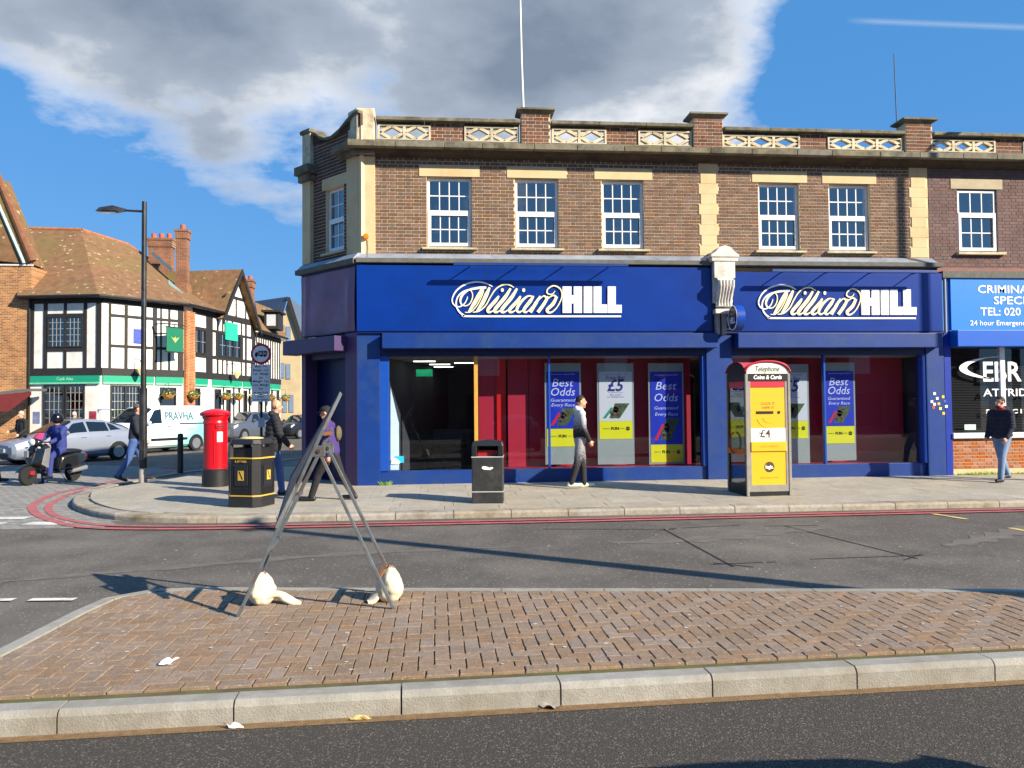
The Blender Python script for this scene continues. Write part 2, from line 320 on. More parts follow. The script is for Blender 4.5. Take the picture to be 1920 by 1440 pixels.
# ---- painted lines
RED_O = [(-7.75, 24.5), (-7.93, 22.74), (-8.08, 20.41), (-8.11, 18.1), (-7.79, 16.56), (-7.4, 15.43), (-6.65, 14.14), (-5.72, 12.99), (-5.15, 12.58), (-4.49, 12.36), (-3.09, 12.2), (0, 12.16), (3.1, 12.14), (9.4, 12.2), (22, 12.2)]
RED_I = [(-7.45, 24.5), (-7.6, 22.74), (-7.76, 20.3), (-7.78, 18.1), (-7.46, 16.5), (-7.06, 15.3), (-6.32, 14.02), (-5.5, 13.14), (-5.0, 12.8), (-4.4, 12.62), (-3.05, 12.46), (0, 12.4), (3.1, 12.38), (9.4, 12.43), (22, 12.43)]
structure('red_line', ribbon(MB(), smooth_path(RED_O), .15, .016), M_red)
structure('red_line', ribbon(MB(), smooth_path(RED_I), .13, .016), M_red)
for a, b, w in (((-6.41, 13.23), (-5.84, 13.12), .3), ((-7.7, 13.3), (-6.78, 13.24), .3), ((-7.9, 14.0), (-6.72, 13.9), .3), ((-3.78, 7.86), (-3.36, 7.82), .1), ((-4.9, 7.95), (-3.93, 7.88), .1), ((-6.6, 8.1), (-5.7, 8.03), .1)):
    structure('give_way_dash' if a[1] > 10 else 'centre_line_dash', ribbon(MB(), [a, b], w, .015), M_white)
for a, b in (((7.81, 12.3), (7.97, 11.5)), ((7.98, 10.6), (8.12, 9.6)), ((10.4, 12.3), (10.5, 11.6))): structure('yellow_dash', ribbon(MB(), [a, b], .1, .008), M_yel)
mb = MB()
for a, b in (((3.2, 11.25), (3.19, 8.5)), ((5.0, 11.3), (5.4, 8.65)), ((3.0, 8.66), (3.75, 8.7)), ((4.2, 8.8), (5.6, 8.85)), ((1.5, 11.5), (3.35, 11.2)), ((3.5, 11.3), (4.4, 11.45)), ((4.7, 11.3), (5.5, 11.25)), ((3.05, 11.05), (3.4, 11.3)), ((3.05, 8.75), (3.4, 8.45)), ((5.2, 8.6), (5.6, 8.9))):
    ribbon(mb, [a, b], .026, .004)
structure('detector_loop_sealant', mb, M_seal)
# pale dusty scuffs across the carriageway
M_dust = mat('dusty_asphalt', (104, 99, 92), .95, var=.25, scale=5, bump=.4, bscale=150, dirt=(90, 86, 80), dscale=3.5)
for pts, w in (([(2.2, 10.2), (3.4, 10.3), (4.6, 10.75), (5.6, 11.0)], .55), ([(6.2, 9.4), (7.0, 9.8), (7.8, 10.3), (8.6, 10.9)], .55), ([(-5, 8.6), (-3, 9.3), (-1, 9.9), (1.2, 10.1)], .3)):
    mb = MB(); P = smooth_path(pts, 8)
    for i in range(len(P) - 1):
        k0, k1 = [w * abs(math.sin(math.pi * j / (len(P) - 1))) ** .6 * (.75 + .35 * math.sin(j * 1.7)) for j in (i, i + 1)]
        mb.poly([P[i] + Vector((0, k0 / 2, .004)), P[i] - Vector((0, k0 / 2, -.004)), P[i + 1] - Vector((0, k1 / 2, -.004)), P[i + 1] + Vector((0, k1 / 2, .004))])
    structure('road_scuff', mb, M_dust)
# ---- pavement round the corner
def pz(y): return .11 + max(0, min(1, (y - 12.8) / 4.1)) * .06
PAV = [(26, 12.72), (26, 40), (-1.0, 40), (-3.6, 31), (-6.6, 23.5), (-7.3, 20.6), (-7.5, 18.85), (-7.43, 17.72), (-7.09, 16.44), (-6.59, 15.2), (-5.89, 14.15), (-5.2, 13.45), (-4.25, 13.05), (-3.28, 12.85), (0, 12.82)]
KL = [Vector((p[0], p[1], 0)) for p in smooth_path([(26, 12.72), (9, 12.76), (3, 12.8), (0, 12.82), (-3.28, 12.87), (-4.25, 13.05), (-5.2, 13.45), (-5.89, 14.15), (-6.59, 15.2), (-7.09, 16.44), (-7.43, 17.72), (-7.5, 18.85), (-7.3, 20.6), (-6.6, 23.5), (-3.6, 31)], 24)]
def walk(P, step, gap=.006):
    d = [0]
    for i in range(1, len(P)): d.append(d[-1] + (P[i] - P[i - 1]).length)
    def at(s):
        s = max(0, min(d[-1], s)); i = 1
        while d[i] < s: i += 1
        t = (s - d[i - 1]) / max(1e-9, d[i] - d[i - 1]); p = P[i - 1].lerp(P[i], t); g = (P[i] - P[i - 1]).normalized(); return p, Vector((-g.y, g.x, 0))
    s = 0
    while s < d[-1] - .2: yield at(s + gap), at((s + min(s + step, d[-1])) / 2), at(min(s + step, d[-1]) - gap); s += step
pav = structure('pavement', MB().prism([(p[0], p[1], -.05) for p in [(q.x, q.y + .02) for q in KL[::6]] + [(-1, 40), (26, 40)]], (0, 0, .13)), mat('pavement_bed', (108, 104, 96), .95, var=.2, scale=8))
def stone(seg, w, h, tiltz, front_in=.03):
    """kerb stone: three cross-sections, rounded front edge"""
    mb = MB(); rings = []
    for p, n in seg:
        n = -n; prof = [(0, -.05), (0, h - .035), (.012, h - .012), (front_in, h), (w, h + tiltz), (w, -.05)]
        rings.append([p + n * a + Vector((0, 0, z)) for a, z in prof])
    k = len(rings[0]); vs = sum(rings, []); fs = [tuple(range(k))[::-1], tuple(range(2 * k, 3 * k))]
    for i in range(2): fs += [(i * k + j, i * k + (j + 1) % k, (i + 1) * k + (j + 1) % k, (i + 1) * k + j) for j in range(k)]
    return mb.add(vs, fs)
for i, sgs in enumerate(walk(KL, .92)):
    if sgs[0][0].x > 13: continue
    structure('kerb_stone', stone(sgs, .30, .105 + random.uniform(-.004, .004), .004), M_granite, pav)
INN = []
for i in range(0, len(KL), 4):
    g = (KL[min(i + 1, len(KL) - 1)] - KL[max(i - 1, 0)]).normalized(); n = -Vector((-g.y, g.x, 0)); INN.append((KL[i].x + n.x * .305, KL[i].y + n.y * .305))
conv = [(p[0], p[1]) for p in INN] + [(-1, 40), (26, 40)]
if sum(conv[i - 1][0] * conv[i][1] - conv[i][0] * conv[i - 1][1] for i in range(len(conv))) < 0: conv = conv[::-1]
for r in range(16):
    y0 = 12.9 + r * .62; x = -8 - (r % 2) * .45 - (.3 if r % 3 == 1 else 0)
    while x < 14:
        w = .9
        if y0 < 24 and not (y0 > 17.6 and x > -2.2) and not (y0 > 18.6 and x > -3.0):
            rect = [(x + .004, y0 + .004), (x + w - .004, y0 + .004), (x + w - .004, y0 + .616), (x + .004, y0 + .616)]
            c = clip(rect, conv)
            if len(c) >= 3 and area(c) > .02:
                dz = random.uniform(-.002, .002); k = len(c); tx = random.uniform(-.002, .002)
                top = [(p[0], p[1], pz(p[1]) + dz + tx * (p[0] - x)) for p in c]; bot = [(p[0], p[1], .0) for p in c]
                structure('flagstone', MB().add(bot + top, [tuple(range(k, 2 * k))] + [(i, (i + 1) % k, k + (i + 1) % k, k + i) for i in range(k)]), M_flag, pav)
        x += w
# ---- traffic island of brick pavers
ISL = [(-3.12, 4.66), (4.0, 4.90), (11.5, 5.2), (11.5, 5.72), (5.11, 6.62), (-.31, 7.38), (-2.25, 7.66), (-2.62, 7.62), (-2.86, 7.42), (-2.95, 7.1), (-3.02, 5.8)]
isl = structure('traffic_island', MB().prism([(p[0] + (.03 if p[0] < 0 else -.03), p[1] + (.03 if p[1] < 5.5 else -.03), -.05) for p in ISL], (0, 0, .155)), M_moss)
near = [Vector((x, 4.56 + .034 * (x + 3.15), 0)) for x in [-3.2 + .5 * i for i in range(31)]]
for sgs in walk(near[::-1], .925, .005):
    structure('kerb_stone', stone(sgs, .15, .135 + random.uniform(-.003, .003), .0, .03), M_kerb, isl)
farp = [Vector((p[0], p[1], 0)) for p in smooth_path([(-3.17, 4.62), (-3.05, 5.8), (-2.98, 7.1), (-2.88, 7.45), (-2.64, 7.66), (-2.25, 7.70), (-.31, 7.42), (5.11, 6.66), (11.5, 5.76)], 10)]
for sgs in walk(farp[::-1], .92, .004):
    structure('kerb_stone', stone([(p, -n) for p, n in sgs], .125, .122, .0, .02), M_kerb, isl) if False else structure('kerb_stone', stone([(p, n * -1) for p, n in sgs], .125, .122, .0, .02), M_kerb, isl)
structure('gutter_silt', ribbon(MB(), [(p.x, p.y - .035) for p in near], .09, .006), M_silt)
# herringbone pavers 200 x 100 mm, clipped by the kerbs
def inset_conv():
    return [(-2.96, 4.962), (11.4, 5.45), (11.4, 5.62), (5.1, 6.515), (-.33, 7.275), (-2.27, 7.55), (-2.6, 7.5), (-2.76, 7.35), (-2.84, 7.1), (-2.9, 5.8)]
HC = inset_conv(); U = .102; cells = []
for k in range(-3, 34):
    for m in range(-12, 40):
        for (a, b, w, h) in ((k + 4 * m, k, 2, 1), (k + 4 * m + 3, k, 1, 2)):
            x, y = -3.4 + (a - 20) * U, 4.96 + b * U
            y += (x + 3) * .034
            if x < -3.3 or x > 11: continue
            c = clip([(x + .0035, y + .0035), (x + w * U - .0035, y + .0035), (x + w * U - .0035, y + h * U - .0035), (x + .0035, y + h * U - .0035)], HC)
            if len(c) >= 3 and area(c) > .0012: cells.append(c)
x = -2.95
while x < 11:                                # one row of stretchers along the near kerb
    y = 4.86 + (x + 3) * .034; cells.append([(x, y + .002), (x + .197, y + .002 + .0067), (x + .197, y + .0067 + .096), (x, y + .096)]); x += .205
def keep(c): return not (c[0][1] < 4.955 + (c[0][0] + 3) * .034 and len(c) == 4 and False)
cells.sort(key=lambda c: c[0][0] ** 2 * .6 + c[0][1] ** 2)
def paver(mb, c, off=(0, 0)):
    k = len(c); cx = sum(p[0] for p in c) / k; cy = sum(p[1] for p in c) / k; z = .124 + random.uniform(-.0025, .0025); tx, ty = random.uniform(-.015, .015), random.uniform(-.015, .015)
    lo = [(p[0] - off[0], p[1] - off[1], .10) for p in c]; mid = [(p[0] - off[0], p[1] - off[1], z - .005 + tx * (p[0] - cx) + ty * (p[1] - cy)) for p in c]
    top = [(cx + (p[0] - cx) * .95 - off[0], cy + (p[1] - cy) * .95 - off[1], z + tx * (p[0] - cx) + ty * (p[1] - cy)) for p in c]
    fs = [tuple(range(2 * k, 3 * k))]
    for s in (0, 1): fs += [(s * k + i, s * k + (i + 1) % k, (s + 1) * k + (i + 1) % k, (s + 1) * k + i) for i in range(k)]
    mb.add(lo + mid + top, fs)
vis = [c for c in cells if -2.95 < c[0][0] < 6.2]
rest = [c for c in cells if not (-2.95 < c[0][0] < 6.2)]
for c in vis[:300]:
    mb = MB(); paver(mb, c); part('paver', mb, M_paver, isl)
mb = MB()
for c in vis[300:] + rest: paver(mb, c)
part('paver_field', mb, M_paver, isl, kind='stuff')
# ================================================================ corner building with the betting shop
BY = 17.05                                   # face of the brickwork
M_brick = mat('brown_brick', (112, 87, 73), .85, var=.18, scale=35, bump=.35, bscale=90, island=.26, dirt=(96, 75, 65), dscale=3)
M_mortar = mat('pale_mortar', (224, 200, 158), .9, var=.1, scale=20, bump=.3, bscale=80)
M_cream = mat('cream_render', (208, 184, 142), .8, var=.05, scale=3, bump=.12, bscale=60, dirt=(192, 166, 122), dscale=1.6)
M_stone = mat('weathered_stone', (118, 112, 94), .9, var=.3, scale=7, bump=.45, bscale=40, island=.12, dirt=(58, 55, 46), dscale=2.6)
M_latt = mat('cast_stone_lattice', (206, 192, 162), .85, var=.15, scale=9, bump=.2, bscale=60, dirt=(150, 136, 108), dscale=4)
M_upvc = mat('white_upvc', (226, 228, 230), .35, var=.03)
M_sill = mat('stone_sill', (196, 184, 152), .85, var=.15, scale=9, dirt=(140, 130, 104), dscale=5)
M_lead = mat('lead_flashing', (142, 150, 162), .5, var=.25, scale=5, dirt=(94, 100, 110), dscale=2.5)
M_slab = mat('grey_ledge', (96, 96, 90), .85, var=.25, scale=9, bump=.3, bscale=50)
M_blue = mat('blue_gloss_board', (1, 48, 134), .3, var=.08, scale=1.2, bump=.25, bscale=1.3, dirt=(2, 40, 114), dscale=.8)
M_blue2 = mat('blue_paint', (9, 52, 124), .42, var=.12, scale=2.5, bump=.1, bscale=12, dirt=(40, 66, 110), dscale=1.2)
M_navy = mat('dark_blue_door', (8, 22, 74), .4, var=.08)
M_blue_shaded = mat('board_blue_shaded', (126, 84, 110), .34, var=.2, scale=1.6, dirt=(92, 66, 108), dscale=1.1)  # blue board of the splay, its purple shade put into the colour
M_lcream = mat('cream_letter', (252, 238, 190), .45, var=.02)
M_lwhite = mat('white_letter', (244, 244, 242), .4, var=.02)
M_dark = mat('dark_interior', (26, 26, 30), .8, var=.1)
M_wood = mat('yellow_pine', (206, 150, 62), .5, var=.15, scale=18)
M_red = MATS['red_paint']
M_crim = mat('crimson_panel', (176, 26, 58), .55, var=.06, scale=2)
M_scar = mat('scarlet_board', (206, 12, 18), .5, var=.04)
G_up = glass('sash_glass', (205, 215, 225), .20)
G_shop = glass('shop_glass', (225, 230, 235), .035)
shop = thing('corner_shop_building', 'two storey brown brick corner building with blue betting shop front and stone parapet', 'building', (4.8, 17.2, .17))
def P_(name, mb, m, parent=None, **k): return part(name, mb, m, parent or shop, world=True, **k)
SA = Vector((-1.67, 16.85, 0)); SB = Vector((-3.05, 18.4, 0)); st = (SB - SA).normalized(); sn = Vector((-st.y, st.x, 0))
if sn.y < 0: sn = -sn                        # inward
SPL = Matrix(((st.x, sn.x, 0, SA.x), (st.y, sn.y, 0, SA.y), (0, 0, 1, 0), (0, 0, 0, 1))); SLEN = (SB - SA).length
def holes_wall(x0, x1, z0, z1, yf, yb, holes, mi=0):
    """wall slab with rectangular openings (x0,x1,z0,z1), reveals included"""
    mb = MB(); xs = sorted({x0, x1, *[h[0] for h in holes], *[h[1] for h in holes]}); zs = sorted({z0, z1, *[h[2] for h in holes], *[h[3] for h in holes]})
    def inh(x, z): return any(h[0] < x < h[1] and h[2] < z < h[3] for h in holes)
    for i in range(len(xs) - 1):
        for j in range(len(zs) - 1):
            if inh((xs[i] + xs[i + 1]) / 2, (zs[j] + zs[j + 1]) / 2): continue
            for y in (yf, yb): mb.poly([(xs[i], y, zs[j]), (xs[i + 1], y, zs[j]), (xs[i + 1], y, zs[j + 1]), (xs[i], y, zs[j + 1])], mi)
    for a, b, c, d in holes + [(x0, x1, z0, z1)]:
        for p, q in (((a, c), (b, c)), ((b, c), (b, d)), ((b, d), (a, d)), ((a, d), (a, c))): mb.poly([(p[0], yf, p[1]), (q[0], yf, q[1]), (q[0], yb, q[1]), (p[0], yb, p[1])], mi)
    return mb
def lay_bricks(x0, x1, z0, z1, holes, yf, ch=.0755, proud=.007, bond='flemish'):
    """courses of bricks as (x0,x1,z0,z1), cut to fit round the openings"""
    out = []; n = int(round((z1 - z0) / ch)); ch = (z1 - z0) / n
    for r in range(n):
        za, zb = z0 + r * ch, z0 + (r + 1) * ch; zm = (za + zb) / 2; blk = sorted((h[0], h[1]) for h in holes if h[2] < zm < h[3]); free = []; c = x0
        for a, b in blk:
            if a > c: free.append((c, a))
            c = max(c, b)
        if c < x1: free.append((c, x1))
        x = x0 - (.08 if r % 2 else .25); k = 0
        while x < x1:
            w = (.225, .1125)[k % 2] if bond == 'flemish' else .225
            for a, b in free:
                p, q = max(a, x) , min(b, x + w)
                if q - p > .03: out.append((p + .0075, q - .0075, za + .007, zb - .007))
            x += w; k += 1
    return out
BRK = {}
def put_bricks(bricks, yf, parent, n_single, M=None, m=None, proud=.007, name='brick'):
    m = m or M_brick
    off = OFF[parent]; bricks = sorted(bricks, key=lambda b: b[0] ** 2); rest = MB()
    for i, (a, b, c, d) in enumerate(bricks):
        if i < n_single:
            key = (round(b - a, 3), round(d - c, 3), m.name)
            if key not in BRK: BRK[key] = MB().box(0, key[0], 0, .03, 0, key[1]).mesh(name, m)
            p = Vector((a, yf - proud - random.uniform(0, .003), c)); o = link(name, BRK[key], parent)
            if M is not None: o.matrix_basis = Matrix.Translation(-off) @ M @ Matrix.Translation(p)
            else: o.location = p - off
        else: rest.box(a, b, yf - proud - random.uniform(0, .003), yf + .02, c, d)
    if M is not None: rest.xf(M)
    if rest.v: part(name + '_courses', rest, m, parent, world=True, kind='stuff')
def sash(parent, x0, x1, z0, z1, y, M=None, cols=4, split=.5, rows=(2, 2), deep=.45):
    """white sash window: frame, meeting rail, glazing bars, panes, dark room behind"""
    X = (lambda mb: mb.xf(M)) if M is not None else (lambda mb: mb)
    f = .055; zm = z0 + (z1 - z0) * split; mb = MB()
    mb.box(x0, x0 + f, y, y + .07, z0, z1); mb.box(x1 - f, x1, y, y + .07, z0, z1); mb.box(x0 + f, x1 - f, y, y + .07, z1 - f, z1); mb.box(x0 + f, x1 - f, y, y + .07, z0, z0 + f * .9)
    w = P_('window', X(mb), M_upvc, parent, bevel=.004)
    mb = MB(); lo = y - .022; mb.box(x0 + .02, x1 - .02, lo, lo + .02, zm - .06, zm + .05); mb.box(x0 + .02, x0 + .085, lo, lo + .02, z0 + .03, zm - .06); mb.box(x1 - .085, x1 - .02, lo, lo + .02, z0 + .03, zm - .06); mb.box(x0 + .085, x1 - .085, lo, lo + .02, z0 + .03, z0 + .1)
    P_('lower_sash', X(mb), M_upvc, w, bevel=.003)
    bars = MB()
    for (a, b, za, zb, nr) in ((x0 + f, x1 - f, zm + .05, z1 - f, rows[0]), (x0 + .085, x1 - .085, z0 + .1, zm - .06, rows[1])):
        for i in range(1, cols): xx = a + (b - a) * i / cols; bars.box(xx - .011, xx + .011, y + .012, y + .04, za, zb)
        for j in range(1, nr): zz = za + (zb - za) * j / nr; bars.box(a, b, y + .014, y + .038, zz - .011, zz + .011)
        for i in range(cols):
            for j in range(nr):
                pa, pb = a + (b - a) * i / cols + .011, a + (b - a) * (i + 1) / cols - .011; qa, qb = za + (zb - za) * j / nr + .011, za + (zb - za) * (j + 1) / nr - .011
                tl = random.uniform(-.003, .003); t2 = random.uniform(-.003, .003)
                P_('pane', X(MB().add([(pa, y + .025 + tl, qa), (pb, y + .025 - tl, qa), (pb, y + .025 - tl + t2, qb), (pa, y + .025 + tl + t2, qb)], [(0, 1, 2, 3)])), G_up, w)
    P_('glazing_bars', X(bars), M_upvc, w)
    mb = MB(); q = .03; mb.poly([(x0 - q, y + deep, z0 - q), (x1 + q, y + deep, z0 - q), (x1 + q, y + deep, z1 + q), (x0 - q, y + deep, z1 + q)])
    for a, b in (((x0 - q, z0 - q), (x1 + q, z0 - q)), ((x0 - q, z1 + q), (x1 + q, z1 + q)), ((x0 - q, z0 - q), (x0 - q, z1 + q)), ((x1 + q, z0 - q), (x1 + q, z1 + q))): mb.poly([(a[0], y + .09, a[1]), (b[0], y + .09, b[1]), (b[0], y + deep, b[1]), (a[0], y + deep, a[1])])
    P_('room', X(mb), M_dark, w)
    return w
WINS = [(-.21, .75), (1.68, 2.63), (3.58, 4.52), (7.11, 8.06), (8.74, 9.70)]
Z0, Z1 = 5.03, 7.115
HOL = [(a, b, 5.19, 6.715) for a, b in WINS]
P_('wall', holes_wall(-1.62, 11.08, 4.7, 7.3, BY, BY + .3, HOL), M_mortar)
LINT = [(-.37, .92), (1.51, 2.81), (3.42, 4.71), (6.97, 8.24), (8.59, 9.86)]
blk = HOL + [(a, b, 6.71, 6.945) for a, b in LINT]
qz = [7.115 - .228 * i for i in range(10)]; QU = []
for cx in (5.97, 10.855):
    for i in range(9):
        w = .22 if i % 2 == 0 else .175
        QU.append((cx - w, cx + w, max(qz[i + 1], Z0), qz[i]))
bricks = lay_bricks(-1.30, 11.05, Z0, Z1, blk + QU, BY)
put_bricks(bricks, BY, shop, 300)
for a, b, c, d in QU: P_('quoin_block', MB().box(a, b, BY - .016, BY + .02, c + .001, d - .001), M_cream, bevel=.004)
for a, b in LINT: P_('lintel', MB().box(a, b, BY - .018, BY + .05, 6.715, 6.945), M_cream, bevel=.004)
for (a, b) in WINS:
    w = sash(shop, a + .005, b - .005, 5.205, 6.70, BY + .085)
    P_('sill', MB().prism([(a - .1, BY - .1, 5.135), (a - .1, BY - .1, 5.175), (a - .1, BY + .09, 5.205), (a - .1, BY + .09, 5.135)], (b - a + .2, 0, 0)), M_sill, w, bevel=.004)
# corner pilaster wraps the splay
pc = [(-1.3, BY - .05), (-1.3, BY + .1), (-1.5, BY + .4), (-1.88, BY + .25)]
def plan(pts, z0, z1): return MB().prism([(p[0], p[1], z0) for p in pts], (0, 0, z1 - z0))
PIL = [(-1.3, 16.99), (-1.3, 17.2), (-1.66, 17.45), (-1.93, 17.29), (-1.66, 16.99)]
P_('corner_pilaster', plan(PIL, 5.03, 7.14), M_cream, bevel=.005)
LPI = [tuple((SPL @ Vector(p)).xy) for p in ((SLEN - .3, .02, 0), (SLEN + .02, .02, 0), (SLEN + .02, .4, 0), (SLEN - .3, .4, 0))]
P_('corner_pilaster', plan(LPI, 5.03, 7.14), M_cream, bevel=.005)
# splay: brick wall in shade with one sash window
sh = [(.62, 1.30, 5.19, 6.6)]
P_('splay_wall', holes_wall(.0, SLEN, 4.7, 7.75, .12, .4, sh).xf(SPL), M_mortar)
sb = lay_bricks(.3, SLEN - .3, 5.03, 7.74, sh + [(.5, 1.42, 6.6, 6.86)], .12)
M_brick2 = mat('shaded_brick', (84, 62, 58), .88, var=.2, scale=35, bump=.35, bscale=90, island=.2)  # front brick darkened for the splay, shade put into the colour
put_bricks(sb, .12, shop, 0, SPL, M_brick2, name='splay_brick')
P_('lintel', MB().box(.5, 1.42, .1, .2, 6.605, 6.855).xf(SPL), M_cream)
w = sash(shop, .63, 1.29, 5.2, 6.59, .2, SPL, cols=2)
P_('sill', MB().box(.54, 1.38, .03, .2, 5.135, 5.185).xf(SPL), M_sill, w)
# cornice in separate stones, mouldings below
x = -1.78; i = 0
while x < 16.9:
    l = (.92, 1.02, .8, 1.1)[i % 4]; P_('cornice_stone', MB().prism([(x + .004, 16.64, 7.215), (x + .004, 16.64, 7.335), (x + .004, 17.1, 7.36), (x + .004, 17.1, 7.215)], (min(l, 16.9 - x) - .008, 0, 0)), M_stone, bevel=.012); x += l; i += 1
P_('cornice_moulding', MB().prism([(-1.7, 17.06, 7.105), (-1.7, 16.98, 7.105), (-1.7, 16.95, 7.14), (-1.7, 16.84, 7.17), (-1.7, 16.78, 7.214), (-1.7, 17.06, 7.214)], (18.5, 0, 0)), mat('dark_moulding', (72, 60, 46), .9, var=.3, scale=6, dirt=(36, 32, 28), dscale=2.2))
# cornice returns over the two corner pilasters
def off_plan(pts, k):
    cx = sum(p[0] for p in pts) / len(pts); cy = sum(p[1] for p in pts) / len(pts); return [(cx + (p[0] - cx) * k, cy + (p[1] - cy) * k) for p in pts]
P_('cornice_return', plan([(-1.27, 16.62), (-1.27, 17.2), (-1.6, 17.5), (-2.27, 17.34), (-1.83, 16.62)], 7.213, 7.345), M_stone, bevel=.01)
P_('cornice_return', plan([(-1.29, 16.83), (-1.29, 17.2), (-1.6, 17.5), (-2.12, 17.33), (-1.75, 16.83)], 7.12, 7.212), M_stone)
for k, a, b in ((1.75, 7.06, 7.25), (1.4, 6.9, 7.06)): P_('cornice_return', plan(off_plan(LPI, k), a, b), M_stone, bevel=.01)
# parapet
P_('parapet_base', MB().box(-1.3, 16.9, 17.0, 17.3, 7.336, 7.48), M_stone)
PAN = [(-1.24, -.12, 2), (.6, 1.78, 2), (2.5, 3.7, 2), (4.41, 5.61, 2), (6.31, 8.09, 3), (8.74, 10.5, 3), (11.19, 12.74, 3), (13.42, 15.0, 3)]
def step(x): return 0 if x < 5.9 else -.045
for a, b, n in PAN:
    z0, z1 = 7.48, 7.815 + step(a); mb = MB(); y0, y1 = 17.03, 17.15; fr = .04
    mb.box(a, a + fr, y0, y1, z0, z1); mb.box(b - fr, b, y0, y1, z0, z1); mb.box(a + fr, b - fr, y0, y1, z1 - .03, z1); mb.box(a + fr, b - fr, y0, y1, z0, z0 + .03); cw = (b - a - 2 * fr) / n
    for i in range(n):
        c0 = a + fr + cw * i; cm = c0 + cw / 2; zm = (z0 + z1) / 2
        for p, q in (((c0, zm), (cm, z1 - .02)), ((cm, z1 - .02), (c0 + cw, zm)), ((c0 + cw, zm), (cm, z0 + .02)), ((cm, z0 + .02), (c0, zm))): mb.bar((p[0], 17.09, p[1]), (q[0], 17.09, q[1]), .1, .062, up=(0, 1, 0)) if False else mb.bar((p[0], 17.09, p[1]), (q[0], 17.09, q[1]), .062, .1, up=(0, 1, 0))
        if i: mb.box(c0 - .03, c0 + .03, y0 + .003, y1 - .003, z0 + .03, z1 - .03)
    P_('lattice_panel', mb, M_latt)
PIERS = [(1.83, 2.45), (5.64, 6.29), (10.55, 11.17)]
solid = [(-.12, .6), (1.78, 1.83), (2.45, 2.5), (3.7, 4.41), (5.61, 5.64), (6.29, 6.31), (8.09, 8.74), (10.5, 10.55), (11.17, 11.19), (12.74, 13.42), (15.0, 16.9)]
mb = MB(); pb = []
for a, b in solid:
    if b - a > .1: P_('parapet_wall', MB().box(a, b, 17.06, 17.25, 7.48, 7.87 + step(a)), M_mortar)
    if b - a > .1: pb += lay_bricks(a, b, 7.485, 7.865 + step(a), [], 17.06)
for a, b in PIERS:
    P_('parapet_pier', MB().box(a, b, 16.97, 17.32, 7.40, 8.1), M_mortar); pb += [(p[0], p[1], p[2] + 100, p[3] + 100) for p in lay_bricks(a, b, 7.40, 8.1, [], 16.97)]
M_brickp = mat('mixed_parapet_brick', (106, 70, 58), .88, var=.2, scale=30, bump=.35, bscale=90, island=.34)
rest = MB()
for a, b, c, d in pb:
    yy = 17.06 if c < 50 else 16.97; c, d = c % 100, d % 100; rest.box(a, b, yy - .007, yy + .02, c, d)
P_('parapet_bricks', rest, M_brickp, kind='stuff')
x = -1.28; ends = [a - .03 for a, b in PIERS] + [16.9]; starts = [b + .03 for a, b in PIERS]
for k, (xa, xb) in enumerate(zip([-1.28] + starts, ends)):
    n = max(1, round((xb - xa) / 1.05))
    for i in range(n):
        a = xa + (xb - xa) * i / n; b = xa + (xb - xa) * (i + 1) / n; s = step(a + .1); P_('coping_stone', MB().prism([(a + .003, 16.93, 7.88 + s), (a + .003, 16.93, 7.955 + s), (a + .003, 17.12, 7.985 + s), (a + .003, 17.34, 7.955 + s), (a + .003, 17.34, 7.88 + s)], (b - a - .006, 0, 0)), M_stone, bevel=.008)
for a, b in PIERS:
    P_('pier_cap', MB().add([(a, 16.97, 8.1), (b, 16.97, 8.1), (b, 17.32, 8.1), (a, 17.32, 8.1), (a - .1, 16.87, 8.16), (b + .1, 16.87, 8.16), (b + .1, 17.42, 8.16), (a - .1, 17.42, 8.16), (a - .1, 16.87, 8.2), (b + .1, 16.87, 8.2), (b + .1, 17.42, 8.2), (a - .1, 17.42, 8.2)],
        [(4, 5, 1, 0), (5, 6, 2, 1), (6, 7, 3, 2), (7, 4, 0, 3), (8, 9, 5, 4), (9, 10, 6, 5), (10, 11, 7, 6), (11, 8, 4, 7), (8, 11, 10, 9)]), M_stone)
# corner pier and the swept parapet of the splay
P_('corner_pier', plan([(-1.3, 16.96), (-1.3, 17.3), (-1.62, 17.42), (-1.9, 17.28), (-1.68, 16.96)], 7.344, 8.13), M_latt, bevel=.02)
sw = [(0, 8.0), (.2, 7.98), (.42, 7.9), (.7, 7.76), (1.0, 7.68), (1.25, 7.7), (1.45, 7.78), (1.62, 7.9), (SLEN - .3, 7.92)]
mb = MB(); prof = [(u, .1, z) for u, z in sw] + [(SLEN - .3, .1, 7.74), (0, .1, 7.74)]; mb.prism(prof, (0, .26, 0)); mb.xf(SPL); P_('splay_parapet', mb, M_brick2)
mb = MB()
for (u, z), (u2, z2) in zip(sw[:-1], sw[1:]): mb.prism([(u, .04, z), (u2, .04, z2), (u2, .04, z2 + .06), (u, .04, z + .06)], (0, .38, 0))
P_('splay_coping', mb.xf(SPL), M_stone)
P_('corner_pier', plan(LPI, 7.25, 8.0), M_latt, bevel=.01); P_('pier_cap', plan(off_plan(LPI, 1.25), 8.0, 8.09), M_stone, bevel=.02)
# body of the building behind the front
P_('roof', MB().prism([(-1.5, 17.35, 7.2), (16.9, 17.35, 7.2), (16.9, 27, 7.2), (1.8, 27, 7.2), (-2.9, 18.8, 7.2)], (0, 0, .1)), mat('felt_roof', (70, 70, 72), .9))
P_('side_wall', MB().prism([(-2.82, 18.86, .1), (-2.54, 18.86, .1), (2.1, 26.9, .1), (1.8, 27, .1)], (0, 0, 7.3)), brickmat('side_brick', (104, 74, 64), (88, 62, 56), (190, 170, 138)))
P_('rear_wall', MB().box(1.8, 16.9, 26.8, 27, .1, 7.3), MATS['side_brick'])
